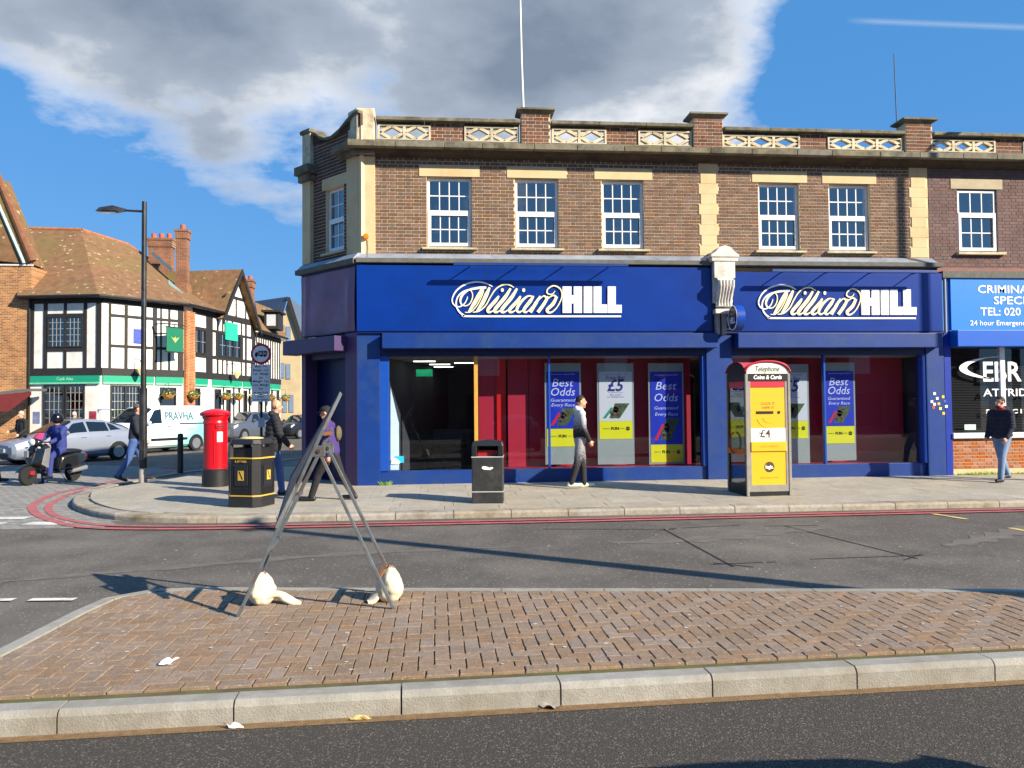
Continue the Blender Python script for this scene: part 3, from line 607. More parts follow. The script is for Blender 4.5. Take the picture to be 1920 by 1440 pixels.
# lead flashing and ledge over the shop front
P_('lead_flashing', MB().prism([(-1.66, 17.06, 5.035), (-1.66, 16.96, 5.03), (-1.66, 16.76, 4.9), (-1.66, 17.06, 4.9)], (12.75, 0, 0)), M_lead)
P_('ledge', MB().box(-1.68, 11.2, 16.72, 17.06, 4.80, 4.897), M_slab, bevel=.01)
P_('lead_flashing', MB().prism([(-.02, .14, 5.035), (-.02, .02, 5.02), (-.02, -.1, 4.9), (-.02, .14, 4.9)], (SLEN + .08, 0, 0)).xf(SPL), M_lead)
P_('ledge', MB().box(-.03, SLEN + .1, -.12, .14, 4.79, 4.897).xf(SPL), M_slab)
# aerial poles on the roof
P_('aerial_pole', MB().tube([(1.97, 17.6, 7.3), (1.91, 17.6, 9.5), (1.87, 17.6, 12.5)], [.032, .026, .02]), mat('pale_pole', (210, 208, 204), .5))
P_('aerial_pole', MB().tube([(10.74, 17.6, 7.3), (10.69, 17.6, 9.97)], [.016, .01], 6), mat('thin_pole', (90, 92, 98), .5))
# amber beacon with its cable
lp = onY(686, 443, 16.9)
lm = P_('beacon_lamp', MB().lathe([(.0, -.07), (.05, -.065), (.062, -.03), (.06, .02), (.055, .03)], 16, (lp.x, 16.92, lp.z), axis='y'), mat('amber_lens', (226, 128, 20), .3), smooth=True)
P_('cable', MB().tube([(lp.x + .02, 16.98, lp.z - .05), (lp.x + .035, 16.975, lp.z - .25), (lp.x + .03, 16.97, 5.04), (lp.x + .03, 16.78, 4.92)], .006, 5), mat('grey_cable', (90, 86, 80)), lm)
# ================================================================ the shop front
FY = 16.78                                   # face of the name boards
P_('name_board', MB().box(-1.665, 5.9, FY, 16.9, 3.375, 4.755), M_blue)
P_('name_board', MB().box(6.40, 11.19, FY, 16.9, 3.375, 4.665), M_blue)
mb = MB(); nn = 14
def vinyl(u, v):
    x = .03 + u * (SLEN - .05); z = 3.39 + v * 1.34; return SPL @ Vector((x, -.03 - .035 * math.exp(-((u - .1) / .05) ** 2) * math.sin(v * 3.1) - .03 * math.exp(-((u - .9) / .04) ** 2) - .012 * math.sin(u * 9 + v * 4), z))
mb.grid(vinyl, 40, 16); P_('name_board', mb, M_blue_shaded, smooth=80, label='blank blue name board on the splayed corner, coloured purple for its shade')
P_('board_backing', MB().box(.0, SLEN, -.012, .12, 3.37, 4.79).xf(SPL), M_navy)
for xj in (-.35, 1.05, 4.1): P_('panel_joint', MB().box(xj - .004, xj + .004, FY - .0025, FY + .001, 3.38, 4.75), mat('joint_line', (2, 34, 104), .5))  # darker blue seam lines between the board panels
for xj in (7.0, 10.75): P_('panel_joint', MB().box(xj - .004, xj + .004, FY - .0025, FY + .001, 3.38, 4.66), MATS['joint_line'])
# the name: script and block letters, each letter its own piece
def pt(u, v, dx=0, dz=0): p = onY(840 + u / 5.647, 500 + v / 5.647, FY); return Vector((p.x + dx, FY, p.z + dz))
SN = [0]
def stroke(pts, ws, dx, dz, n=7):
    SN[0] = (SN[0] + 1) % 11
    P = [Vector((a, b, 0)) for a, b in pts]; Q = []; Wd = []
    for i in range(len(P) - 1):
        p0, p1, p2, p3 = P[max(i - 1, 0)], P[i], P[i + 1], P[min(i + 2, len(P) - 1)]
        for k in range(n):
            t = k / n; Q.append(.5 * ((2 * p1) + (p2 - p0) * t + (2 * p0 - 5 * p1 + 4 * p2 - p3) * t * t + (3 * p1 - p0 - 3 * p2 + p3) * t ** 3)); Wd.append(ws[i] + (ws[i + 1] - ws[i]) * t)
    Q.append(P[-1]); Wd.append(ws[-1]); mb = MB(); A = []; B = []
    for i, q in enumerate(Q):
        g = (Q[min(i + 1, len(Q) - 1)] - Q[max(i - 1, 0)]).normalized(); m = Vector((-g.y, g.x, 0)) * Wd[i] / 2; A.append(q + m); B.append(q - m)
    vs = [pt(a.x, a.y, dx, dz) for a in A] + [pt(b.x, b.y, dx, dz) for b in B]; d = Vector((0, -.02 - .0012 * SN[0], 0)); k = len(Q)
    fr = [v + d for v in vs]; fs = []
    for i in range(k - 1): fs += [(2 * k + i, 2 * k + i + 1, 3 * k + i + 1, 3 * k + i), (i, i + 1, 2 * k + i + 1, 2 * k + i), (k + i, 3 * k + i, 3 * k + i + 1, k + i + 1)]
    fs += [(0, 2 * k, 3 * k, k), (k - 1, 2 * k - 1, 4 * k - 1, 3 * k - 1)]
    return mb.add(vs + fr, fs)
SCR = [('swash', [([(470, 212), (420, 185), (350, 166), (270, 165), (170, 195), (90, 255), (48, 330), (50, 385), (85, 422), (132, 422), (176, 390), (200, 345), (207, 318)], [8, 12, 16, 17, 16, 15, 13, 12, 12, 12, 11, 9, 6])]),
       ('underline', [([(405, 222), (330, 226), (240, 242), (160, 268), (110, 312), (88, 368), (92, 430), (125, 485), (170, 516), (215, 526), (900, 527), (1830, 527)], [20, 26, 20, 16, 14, 14, 15, 17, 18, 18, 18, 18])]),
       ('W', [([(322, 222), (240, 238), (172, 280), (137, 330), (132, 375), (152, 408), (192, 415), (232, 390), (257, 335), (258, 285), (238, 250)], [10, 14, 22, 24, 18, 12, 10, 10, 11, 10, 8]),
              ([(372, 228), (330, 300), (280, 385), (220, 478)], [30, 44, 40, 18]), ([(180, 485), (240, 478), (300, 420), (350, 330), (375, 260)], [8, 12, 10, 9, 12]),
              ([(440, 222), (405, 300), (362, 390), (300, 482)], [20, 42, 40, 16]), ([(262, 484), (330, 470), (400, 410), (450, 320), (505, 240), (575, 196), (640, 192), (697, 222)], [8, 14, 12, 12, 12, 14, 13, 7])]),
       ('i', [([(538, 312), (500, 365), (425, 450), (432, 484), (475, 468), (525, 420)], [16, 36, 34, 22, 11, 7]), ([(560, 250), (573, 250), (588, 250)], [24, 38, 24])]),
       ('l', [([(662, 232), (600, 330), (500, 450), (505, 484), (550, 466), (600, 420)], [20, 38, 36, 22, 11, 7])]),
       ('l', [([(730, 232), (670, 330), (572, 450), (580, 484), (625, 466), (672, 420)], [20, 38, 36, 22, 11, 7])]),
       ('i', [([(768, 312), (735, 365), (655, 450), (662, 484), (705, 468), (752, 420)], [16, 36, 34, 22, 11, 7]), ([(786, 250), (800, 250), (815, 250)], [24, 40, 24])]),
       ('a', [([(895, 316), (850, 312), (800, 345), (750, 405), (728, 455), (750, 484), (800, 455), (855, 385)], [8, 16, 24, 30, 28, 18, 11, 8]), ([(905, 312), (870, 365), (805, 452), (815, 484), (850, 468), (890, 420)], [16, 36, 32, 20, 10, 7])]),
       ('m', [([(975, 312), (930, 385), (870, 484)], [14, 34, 34]), ([(880, 460), (930, 390), (990, 325), (1022, 312), (1035, 330)], [7, 9, 11, 14, 22]), ([(1058, 318), (1015, 395), (950, 484)], [24, 34, 34]), ([(960, 460), (1010, 390), (1075, 325), (1115, 306), (1140, 318)], [7, 9, 11, 14, 22]),
              ([(1150, 318), (1110, 395), (1050, 455), (1062, 486), (1105, 478), (1160, 420), (1203, 325), (1197, 255), (1155, 214), (1105, 206), (1056, 238), (1046, 275), (1075, 295), (1110, 287), (1131, 258)], [26, 36, 32, 22, 14, 11, 11, 12, 13, 13, 12, 12, 11, 9, 6])])]
BLK = [[(1212, 212), (1305, 212), (1305, 305), (1330, 305), (1330, 212), (1416, 212), (1416, 491), (1330, 491), (1330, 390), (1305, 390), (1305, 491), (1212, 491)], [(1436, 212), (1524, 212), (1524, 491), (1436, 491)],
       [(1540, 212), (1622, 212), (1622, 402), (1682, 402), (1682, 491), (1540, 491)], [(1689, 212), (1773, 212), (1773, 406), (1836, 406), (1836, 491), (1689, 491)]]
M_sh = mat('letter_backing', (40, 34, 70), .5)
def logo(parent_board, dx, dz):
    for nm, ss in SCR:
        mb = MB()
        for p, w in ss: s = stroke(p, w, dx, dz); mb.add(s.v, s.f)
        P_('script_letter' if len(nm) == 1 else 'flourish', mb, M_lcream if len(nm) == 1 else M_lwhite, parent_board)
    for b in BLK: P_('block_letter', MB().prism([pt(u, v, dx, dz) for u, v in b], (0, -.03, 0)), M_lwhite, parent_board)
boards = [o for o in shop.children if o.name.startswith('name_board')]
logo(boards[0], 0, 0); logo(boards[1], 6.64, -.03)
# light troughs on stays above each name
for xa, xb, z in ((.33, 3.98, 4.72), (7.1, 10.82, 4.63)):
    t = P_('light_trough', MB().box(xa, xb, 16.36, 16.44, z - .03, z + .03), M_blue2, bevel=.008)
    for k in range(4): xx = xa + .35 + (xb - xa - .7) * k / 3; P_('stay', MB().tube([(xx, 16.42, z), (xx, FY, z + .01)], .012, 6), M_blue2, t)
# roller shutter boxes
for xa, xb in ((-1.14, 5.98), (6.42, 11.06)): P_('shutter_box', MB().box(xa, xb, 16.6, 16.95, 3.0, 3.315), M_blue2, bevel=.012)
P_('transom', MB().box(-1.66, 11.24, 16.88, 17.1, 2.86, 3.37), M_navy)
P_('board_lip', MB().box(-1.66, 11.24, 16.80, 16.9, 3.33, 3.37), M_navy)
# pilasters and stall riser
for xa, xb in ((-1.665, -1.2), (5.8, 6.36), (10.82, 11.24)): P_('pilaster', MB().box(xa, xb, 16.85, 17.2, .1, 3.33), M_blue2, bevel=.006)
P_('pilaster_cap', MB().box(5.9, 6.4, 16.8, 16.9, 3.4, 4.8), M_navy)
for xa, xb in ((-1.2, 5.8), (6.36, 10.82)): P_('stall_riser', MB().box(xa, xb, 16.93, 17.1, .1, .455), M_blue2, bevel=.005)
M_frame = mat('blue_frame', (20, 72, 164), .35, var=.06)
for xa, xb, ya in ((-1.2, -1.02, 16.9), (5.72, 5.8, 16.9), (6.36, 6.4, 16.9), (10.74, 10.82, 16.87), (2.355, 2.395, 16.97), (8.5, 8.54, 16.97)): P_('window_frame', MB().box(xa, xb, ya, 17.08, .455, 2.86), M_frame, bevel=.004)
P_('mullion', MB().box(.765, .845, 16.98, 17.08, .455, 2.86), M_wood, bevel=.004, label='yellow pine mullion of the left shop window')
for xa, xb in ((-1.02, .765), (.845, 2.355), (2.395, 5.72), (6.4, 8.5), (8.54, 10.74)): P_('shop_window', MB().poly([(xa, 17.02, .455), (xb, 17.02, .455), (xb, 17.02, 2.86), (xa, 17.02, 2.86)]), G_shop)
# doorway on the splay
def Q_(name, mb, m, parent=None, **k): return P_(name, mb.xf(SPL), m, parent, **k)
Q_('pilaster', MB().box(.0, .42, .0, .3, .1, 3.36), mat('blue_paint_shaded', (66, 48, 92), .42, var=.12), bevel=.006)  # blue paint of the splay side, shade mixed in as purple
Q_('pilaster', MB().box(SLEN - .14, SLEN + .02, .0, .3, .1, 3.36), MATS['blue_paint_shaded'], bevel=.006)
Q_('shutter_box', MB().box(.38, SLEN + .32, -.3, .05, 2.98, 3.3), MATS['blue_paint_shaded'], bevel=.012)
Q_('lintel_panel', MB().box(.42, SLEN - .14, .1, .3, 2.86, 3.36), M_navy)
dr = Q_('door', MB().box(.46, SLEN - .16, .38, .44, .17, 2.86), M_navy)
Q_('door_lining', MB().box(.42, .45, .3, .44, .1, 2.86).box(SLEN - .16, SLEN - .14, .3, .44, .1, 2.86).box(.42, SLEN - .14, .3, .44, 2.84, 2.87), M_navy)
Q_('handle', MB().box(.52, .57, .31, .37, .95, 2.2), mat('brushed_steel', (170, 172, 176), .3, 1), dr)
# interior seen through the glass
M_floor = mat('shop_floor', (52, 56, 60), .5); M_ceil = mat('ceiling_tile', (150, 152, 150), .8)
P_('interior_floor', MB().box(-1.1, 11, 17.1, 23, .1, .2), M_floor); P_('interior_ceiling', MB().box(-1.5, 11, 17.1, 23, 2.84, 2.9), M_ceil)
P_('interior_wall', MB().box(-1.5, 11, 23, 23.1, .2, 2.84), mat('back_wall', (58, 62, 72), .8)); P_('interior_wall', MB().prism([(-1.2, 17.1, .2), (-1.1, 17.1, .2), (.3, 23, .2), (.2, 23, .2)], (0, 0, 2.64)), MATS['back_wall']); P_('interior_wall', MB().box(10.92, 11.0, 17.1, 23, .2, 2.84), MATS['back_wall'])
for xa, xb, yb in ((.9, 1.3, 17.75), (1.3, 1.5, 17.7), (1.55, 2.0, 17.72), (2.02, 3.05, 17.75), (3.07, 4.3, 17.75), (4.32, 5.72, 17.75), (6.4, 7.6, 17.75), (7.62, 8.9, 17.75), (8.92, 10.8, 17.75)): P_('display_panel', MB().box(xa, xb, yb, yb + .05, .45, 2.84), M_scar if (xa, xb) == (1.3, 1.5) else M_crim)
P_('display_floor', MB().box(.86, 10.8, 17.1, 17.8, .2, .45), M_crim)
for k, (x, y) in enumerate(((-.55, 18.3), (-.2, 19.6), (-.1, 20.8), (.4, 19.0))):
    P_('ceiling_light', MB().box(x, x + .5, y, y + .14, 2.825, 2.838), mat('lit_tube', (255, 250, 235), .5, emit=3.0))
P_('exit_sign', MB().box(-.5, -.12, 18.6, 18.63, 2.5, 2.66), mat('green_sign', (20, 150, 100), .5, emit=.4))
for k in range(3): P_('gaming_stool', MB().lathe([(.2, .2), (.2, .23), (.03, .25), (.03, .75), (.19, .78), (.2, .86), (.0, .88)], 14, (-.3 + k * .42, 19.2 + .5 * k, 0)), M_dark)
P_('counter', MB().box(-.4, .85, 21.2, 21.8, .2, 1.2), mat('counter_front', (60, 66, 78), .5))
# white vinyl strip and contactless card sticker on the first pane
P_('window_sticker', MB().prism([(-1.0, 17.005, .47), (-.82, 17.005, .47), (-.82, 17.005, 1.45), (-.99, 17.005, 2.2)], (0, -.003, 0)), mat('pale_blue_vinyl', (176, 200, 226), .5, var=.15, scale=3))
stk = P_('card_sticker', MB().box(-.9, -.72, 16.99, 16.996, .62, .76), mat('cyan_card', (40, 180, 226), .4), bevel=.002)
P_('hand', MB().prism([(-.99, 16.985, .6), (-.9, 16.985, .59), (-.82, 16.985, .6), (-.79, 16.985, .63), (-.84, 16.985, .69), (-.9, 16.985, .73), (-.97, 16.985, .68)], (0, -.004, 0)), mat('sticker_hand', (216, 236, 244), .5), stk)
# carved console bracket between the boards
M_pla = mat('white_plaster', (214, 210, 200), .7, var=.12, scale=8, dirt=(150, 146, 136), dscale=4)
cb = P_('console_bracket', MB().box(5.93, 6.36, 16.72, 16.95, 3.98, 4.86), M_pla, bevel=.008)
P_('pediment', MB().prism([(5.84, 16.56, 4.95), (6.46, 16.56, 4.95), (6.46, 16.56, 5.0), (6.36, 16.56, 5.06), (6.28, 16.56, 5.16), (6.15, 16.56, 5.2), (6.02, 16.56, 5.16), (5.94, 16.56, 5.06), (5.84, 16.56, 5.0)], (0, .42, 0)), M_pla, cb, bevel=.008)
P_('cap_moulding', MB().box(5.86, 6.44, 16.58, 16.95, 4.86, 4.95), M_pla, cb, bevel=.012)
P_('frieze_block', MB().box(5.92, 6.38, 16.6, 16.72, 4.5, 4.86), M_pla, cb, bevel=.006)
prof = [(16.6, 4.5), (16.5, 4.42), (16.5, 4.3), (16.58, 4.18), (16.66, 4.02), (16.66, 3.9), (16.72, 3.88), (16.72, 4.5)]
P_('scroll', MB().prism([(5.97, y, z) for y, z in prof], (.36, 0, 0)), M_pla, cb, bevel=.01)
for k in range(5):
    xx = 6.03 + k * .062; P_('flute', MB().tube([(xx + (k - 2) * .012, 16.5, 4.44), (xx + (k - 2) * .006, 16.49, 4.32), (xx, 16.57, 4.17), (xx, 16.65, 4.0), (xx, 16.65, 3.9)], [.03, .027, .022, .02, .03], 8), M_pla, cb, smooth=True)
P_('base_moulding', MB().box(5.94, 6.36, 16.62, 16.9, 3.74, 3.84), M_pla, cb, bevel=.01)
P_('shaft', MB().box(5.97, 6.06, 16.7, 16.9, 3.3, 3.74).box(6.1, 6.2, 16.68, 16.9, 3.3, 3.74), mat('grey_plaster', (140, 138, 134), .8, var=.2, scale=8), cb)
# round projecting sign on its arm
ps = P_('projecting_sign', MB().lathe([(.0, -.09), (.26, -.09), (.27, -.085), (.27, .085), (.26, .09), (.0, .09)], 40, (6.33, 16.42, 3.62), axis='x'), mat('sign_blue', (14, 66, 160), .35), smooth=35)
P_('sign_face', MB().lathe([(.0, -.004), (.245, -.004), (.245, .0)], 40, (6.238, 16.42, 3.62), axis='x'), mat('sign_navy', (14, 30, 78), .4), ps)
P_('rim', MB().tube([(6.236, 16.42 + .255 * math.cos(a * math.pi / 18), 3.62 + .255 * math.sin(a * math.pi / 18)) for a in range(37)], .009, 6), M_lwhite, ps)
ML = Matrix(((0, 0, -1, 6.231), (-1, 0, 0, 16.42), (0, 1, 0, 3.56), (0, 0, 0, 1))); ML.translation -= OFF[shop]
text('HILL', .19, ps, ML, M_lwhite, bold=.004, width=.3)
ML = Matrix(((0, 0, -1, 6.231), (-1, 0, 0, 16.42), (0, 1, 0, 3.70), (0, 0, 0, 1))); ML.translation -= OFF[shop]
text('William', .1, ps, ML, mat('gold_letter', (190, 160, 60), .4), shear=.4, width=.26)
P_('arm', MB().tube([(6.33, 16.85, 3.5), (6.33, 16.69, 3.5)], .02, 8).tube([(6.05, 16.85, 3.36), (6.2, 16.7, 3.42), (6.33, 16.69, 3.5)], .012, 6), M_navy, ps)
# ================================================================ posters in the windows (each hangs free behind the glass)
M_hold = mat('acrylic_holder', (150, 164, 164), .4, var=.04); M_pblue = mat('poster_blue', (12, 44, 190), .5, var=.02); M_pwhite = mat('poster_white', (206, 212, 224), .5, var=.02); M_pyel = mat('poster_yellow', (226, 226, 24), .5, var=.02)
M_pnavy = mat('poster_navy', (26, 34, 130), .5, var=0); M_pblk = mat('poster_black', (28, 28, 30), .5, var=0); M_plt = mat('poster_pale', (206, 218, 246), .5, var=0)
def poster(r, kind, label):
    a = onY(r[0], r[1], 17.42); b = onY(r[2], r[3], 17.42); w, h = b.x - a.x, a.z - b.z; t = thing('window_poster', label, 'poster', (a.x + w / 2, 17.42, b.z), 0, 'posters in the betting shop windows')
    part('holder', MB().box(-w / 2, w / 2, .0, .02, 0, h), M_hold, t); sw, x0 = w * .9, -w * .45; fz = {'best': .175, 'free': .25, 'low': .02}[kind]; fh = .175
    f0 = h * fz; part('footer', MB().box(x0, x0 + sw, -.008, -.002, f0, f0 + h * fh), M_pyel, t)
    z0, z1 = f0 + h * fh, h * .915; main = M_pwhite if kind == 'free' else M_pblue; part('sheet', MB().box(x0, x0 + sw, -.008, -.002, z0 + .003, z1), main, t); ink = M_pnavy if kind == 'free' else M_plt
    H = z1 - z0
    def tx(s, size, z, width=None, m=ink, shear=.22, bold=0, x=0): return text(s, size, t, wallM(x, -.0095, z), m, shear=shear, bold=bold, extrude=.0005, width=width)
    tx('Cheltenham Festival 2020', .04, z1 - H * .045, sw * .72)
    if kind == 'free': tx('Free Bet', .13, z1 - H * .125, sw * .58); tx('£5', .36, z1 - H * .29, sw * .52, bold=.008); tx('on selected races', .03, z1 - H * .42, sw * .45); tx('Bet £20+', .045, z1 - H * .47, sw * .34); tx('on Cheltenham', .045, z1 - H * .51, sw * .5)
    else: tx('Best', .25, z1 - H * .2, sw * .66); tx('Odds', .25, z1 - H * .36, sw * .74); tx('Guaranteed', .1, z1 - H * .5, sw * .76); tx('Every Race', .1, z1 - H * .585, sw * .72)
    zc = z0 + H * .21; hh = H * .15; mm = mat('race_photo', (60, 62, 50), .5, var=.85, scale=28, dirt=(150, 120, 100), dscale=22)
    ph = part('race_picture', MB().prism([(-sw * .2, -.009, zc - hh), (sw * .12, -.009, zc - hh), (sw * .42, -.009, zc + hh), (-sw * .02, -.009, zc + hh)], (0, -.0015, 0)), mat('turf_photo', (62, 92, 58), .5, var=.5, scale=16), t)
    part('stripe', MB().prism([(-sw * .4, -.009, zc - hh), (-sw * .3, -.009, zc - hh), (-sw * .08, -.009, zc + hh * .35), (-sw * .14, -.009, zc + hh * .5)], (0, -.0015, 0)), mat('stripe_green', (20, 150, 110), .5) if kind == 'free' else mat('stripe_red', (206, 20, 60), .5), t)
    hb = MB()                                # horse and rider seen head on: body, neck, head, legs, rider
    for cx_, cz_, rx, rz in ((-.02, -.25, .16, .42), (.0, .15, .09, .4), (-.01, .42, .06, .22), (.12, .35, .1, .28), (.14, .68, .06, .14), (-.1, -.75, .04, .3), (.07, -.75, .04, .3)):
        hb.prism([(sw * (cx_ + rx * math.cos(k * math.pi / 6)), -.0112, zc + hh * (cz_ + rz * math.sin(k * math.pi / 6))) for k in range(12)], (0, -.001, 0))
    part('horse_and_rider', hb, mm, ph)
    tx('WHEN THE', .03, f0 + h * fh * .58, sw * .2, M_pblk, 0, x=-sw * .3); tx('FUN', .085, f0 + h * fh * .58, sw * .24, M_pblk, 0, .004, x=-sw * .03); tx('STOPS', .03, f0 + h * fh * .58, sw * .12, M_pblk, 0, x=sw * .19)
    part('stop_roundel', MB().lathe([(0, 0), (.045, 0), (.045, .002), (0, .002)], 20, (sw * .36, -.011, f0 + h * fh * .58), axis='y'), M_pblk, t); tx('STOP', .03, f0 + h * fh * .58, .07, M_pyel, 0, x=sw * .36).location.y -= .003
    return t
poster((1021, 681, 1091, 870), 'best', 'blue Best Odds poster beside the mullion, behind the man in the hoodie')
poster((1119, 681, 1190, 870), 'free', 'white Free Bet poster hanging in the middle of the left shop window')
poster((1215, 681, 1284, 870), 'low', 'blue Best Odds poster with its yellow footer lowest, right end of left shop window')
poster((1449, 683, 1519, 868), 'free', 'white Free Bet poster half hidden behind the telephone kiosk')
poster((1541, 680, 1606, 863), 'best', 'blue Best Odds poster right of the mullion in the right shop window')
# ================================================================ solicitors' office next door
off = thing('solicitors_office', 'grimy brown brick building with light blue solicitors sign at right edge', 'building', (14, 17.2, .17))
def O_(name, mb, m, parent=None, **k): return part(name, mb, m, parent or off, world=True, **k)
M_grime = mat('painted_grimy_brick', (110, 88, 84), .9, var=.15, scale=20, bump=.4, bscale=60, island=.1, dirt=(88, 72, 70), dscale=2)
M_grim2 = mat('grimy_mortar', (98, 80, 76), .9, var=.15, scale=12, bump=.3, bscale=50)
oh = [(11.79, 12.74, 5.19, 6.63), (13.65, 14.6, 5.19, 6.63)]
O_('wall', holes_wall(11.09, 17, 4.6, 7.3, BY, BY + .3, oh), M_grim2)
put_bricks(lay_bricks(11.09, 15.2, 4.72, 7.11, oh + [(11.63, 12.88, 6.63, 6.87), (13.5, 14.76, 6.63, 6.87)], BY), BY, off, 60, None, M_grime, .003)
for a, b, c, d in oh:
    O_('lintel', MB().box(a - .16, b + .14, BY - .018, BY + .05, 6.645, 6.87), mat('grey_lintel', (172, 160, 134), .85, var=.12, scale=7)); SH = P_
    def P_(name, mb, m, parent=None, **k): return part(name, mb, m, parent or off, world=True, **k)
    w = sash(off, a + .005, b - .005, 5.205, 6.62, BY + .03, None, 3, .6, (1, 2)); P_ = SH
    O_('sill', MB().box(a - .06, b + .14, BY - .1, BY + .05, 5.13, 5.19), M_sill, w, bevel=.005)
O_('ledge', MB().box(11.22, 17, 16.78, 17.06, 4.57, 4.72), M_slab); O_('brick_band', MB().box(11.2, 17, 16.95, 17.06, 4.7, 4.82), mat('pink_band', (140, 100, 92), .9, var=.15))
M_sky = mat('light_blue_board', (10, 120, 214), .4, var=.04); M_sky2 = mat('mid_blue_board', (6, 88, 190), .4, var=.05)
sbd = O_('name_board', MB().box(11.42, 17, 16.82, 16.95, 3.4, 4.57), M_sky); O_('board_edge', MB().box(11.36, 11.42, 16.86, 16.95, 3.4, 4.57), M_sky2)
O_('downpipe', MB().tube([(11.29, 16.84, 3.35), (11.29, 16.84, 4.6)], .035, 10), mat('grey_pipe', (136, 146, 160), .5), smooth=True)
O_('shutter_box', MB().box(11.42, 17, 16.62, 16.95, 3.02, 3.385), M_sky2, bevel=.012)
O_('pilaster', MB().box(11.27, 11.42, 16.88, 17.1, .1, 3.39), mat('royal_blue_post', (2, 44, 150), .4))
def OT(s, size, x, z, width, m=M_lwhite, y=16.815, bold=.006, align='LEFT', sp=1.0, par=None): return text(s, size, par or sbd, wallM(x, y, z, OFF[off]), m, bold=bold, extrude=.002, width=width, align=align, spacing=sp)
for s, px, py, ex, size in (('CRIMINAL LAW', 1833, 543, 2.1, .25), ('SPECIALISTS', 1863, 564, 1.7, .25), ('TEL: 020 8', 1838, 585, 1.17, .25), ('24 hour Emergency Number', 1819, 606, 2.05, .16)):
    p = onY(px, py, 16.82); OT(s, size, p.x, p.z, ex, bold=.003 if size > .2 else .001)
gl = O_('office_window', MB().poly([(11.42, 17.0, 1.1), (17, 17.0, 1.1), (17, 17.0, 3.02), (11.42, 17.0, 3.02)]), glass('office_glass', (225, 230, 235), .03))
M_bl = mat('black_blind', (24, 24, 26), .6, var=.1)
for k in range(52): O_('blind_slat', MB().prism([(11.42, 17.1, 1.1 + k * .037), (11.42, 17.125, 1.125 + k * .037), (11.42, 17.127, 1.122 + k * .037), (11.42, 17.102, 1.097 + k * .037)], (5.5, 0, 0)), M_bl)
O_('blind_backing', MB().box(11.4, 17, 17.16, 17.2, 1.0, 3.1), M_bl)
M_let = mat('window_letter', (236, 240, 240), .5)
for s, px, py, ex, size, sp, b in (('EBR', 1843, 699, .92, .62, 1, .012), ('ATTRIDGE', 1843, 737, 1.45, .24, 1, .003), ('SOLICITORS', 1848, 772, 1.6, .13, 1.5, .004)):
    p = onY(px, py, 17.0); OT(s, size, p.x, p.z, ex, M_let, 16.992, b, 'LEFT', sp, gl)
mb = MB(); A = []
for k in range(17):
    t = rad(250 - k * 9.5); A.append((t, .02 + .085 * math.sin(math.pi * min(1, k / 16 * 1.15 + .0)) ** 1.0 if k / 16 * 1.15 < 1 else .015))
c0 = onY(1890, 690, 17.0)
for (t0, w0), (t1, w1) in zip(A[:-1], A[1:]):
    f = lambda t, r: (c0.x + (1.18 + r) * math.cos(t), 16.99, c0.z + .0 + (.27 + r * .5) * math.sin(t)); mb.poly([f(t0, 0), f(t1, 0), f(t1, -w1 * 1.8), f(t0, -w0 * 1.8)])
O_('swoosh', mb, M_let, gl)
O_('window_post', MB().box(12.66, 12.77, 16.96, 17.06, 1.1, 3.02), M_upvc); O_('white_sill', MB().box(11.42, 17, 16.84, 17.1, .985, 1.1), M_upvc, bevel=.005)
O_('notice', MB().box(11.78, 12.05, 16.985, 16.992, 1.17, 1.29), mat('pale_notice', (190, 214, 204), .5), gl)
O_('low_wall', MB().box(11.42, 17, 16.93, 17.12, .1, .985), mat('orange_mortar', (206, 184, 146), .9, var=.1, scale=12))
M_ob = mat('orange_brown_brick', (158, 96, 62), .85, var=.15, scale=25, bump=.3, bscale=80, island=.16)
put_bricks(lay_bricks(11.42, 15.2, .30, .98, [], 16.93), 16.93, off, 120, None, M_ob)
mb = MB()
for k in range(420):                         # moss and fine grass along the foot of the wall
    x = random.uniform(11.45, 15.2); z = pz(16.8); hgt = random.uniform(.03, .12) * (.5 + .5 * math.sin(x * 2.2) ** 2); y = 16.88 + random.uniform(-.04, .04); d = random.uniform(-.03, .03); mb.poly([(x - .014, y, z), (x + .014, y, z), (x + d, y - .02, z + hgt)])
mg = single('moss_growth', mb, mat('moss_green', (122, 150, 36), .9, var=.3, scale=12), 'bright green moss and grass at the foot of the solicitors low brick wall', 'moss'); mg['kind'] = 'stuff'
for k, (px, py, c) in enumerate(((1757, 747, (240, 240, 236)), (1768, 744, (236, 196, 30)), (1747, 753, (230, 230, 226)), (1752, 758, (236, 236, 240)), (1760, 757, (220, 180, 60)), (1771, 752, (60, 90, 160)), (1750, 764, (210, 60, 60)), (1763, 766, (240, 226, 120)), (1774, 762, (230, 236, 244)), (1769, 775, (232, 190, 40)), (1752, 738, (230, 232, 236)))):
    p = onY(px, py, 16.85); P_('sticker', MB().box(p.x - .03, p.x + .03, 16.842, 16.846, p.z - .03, p.z + .03), mat('sticker_%d' % k, c, .6))
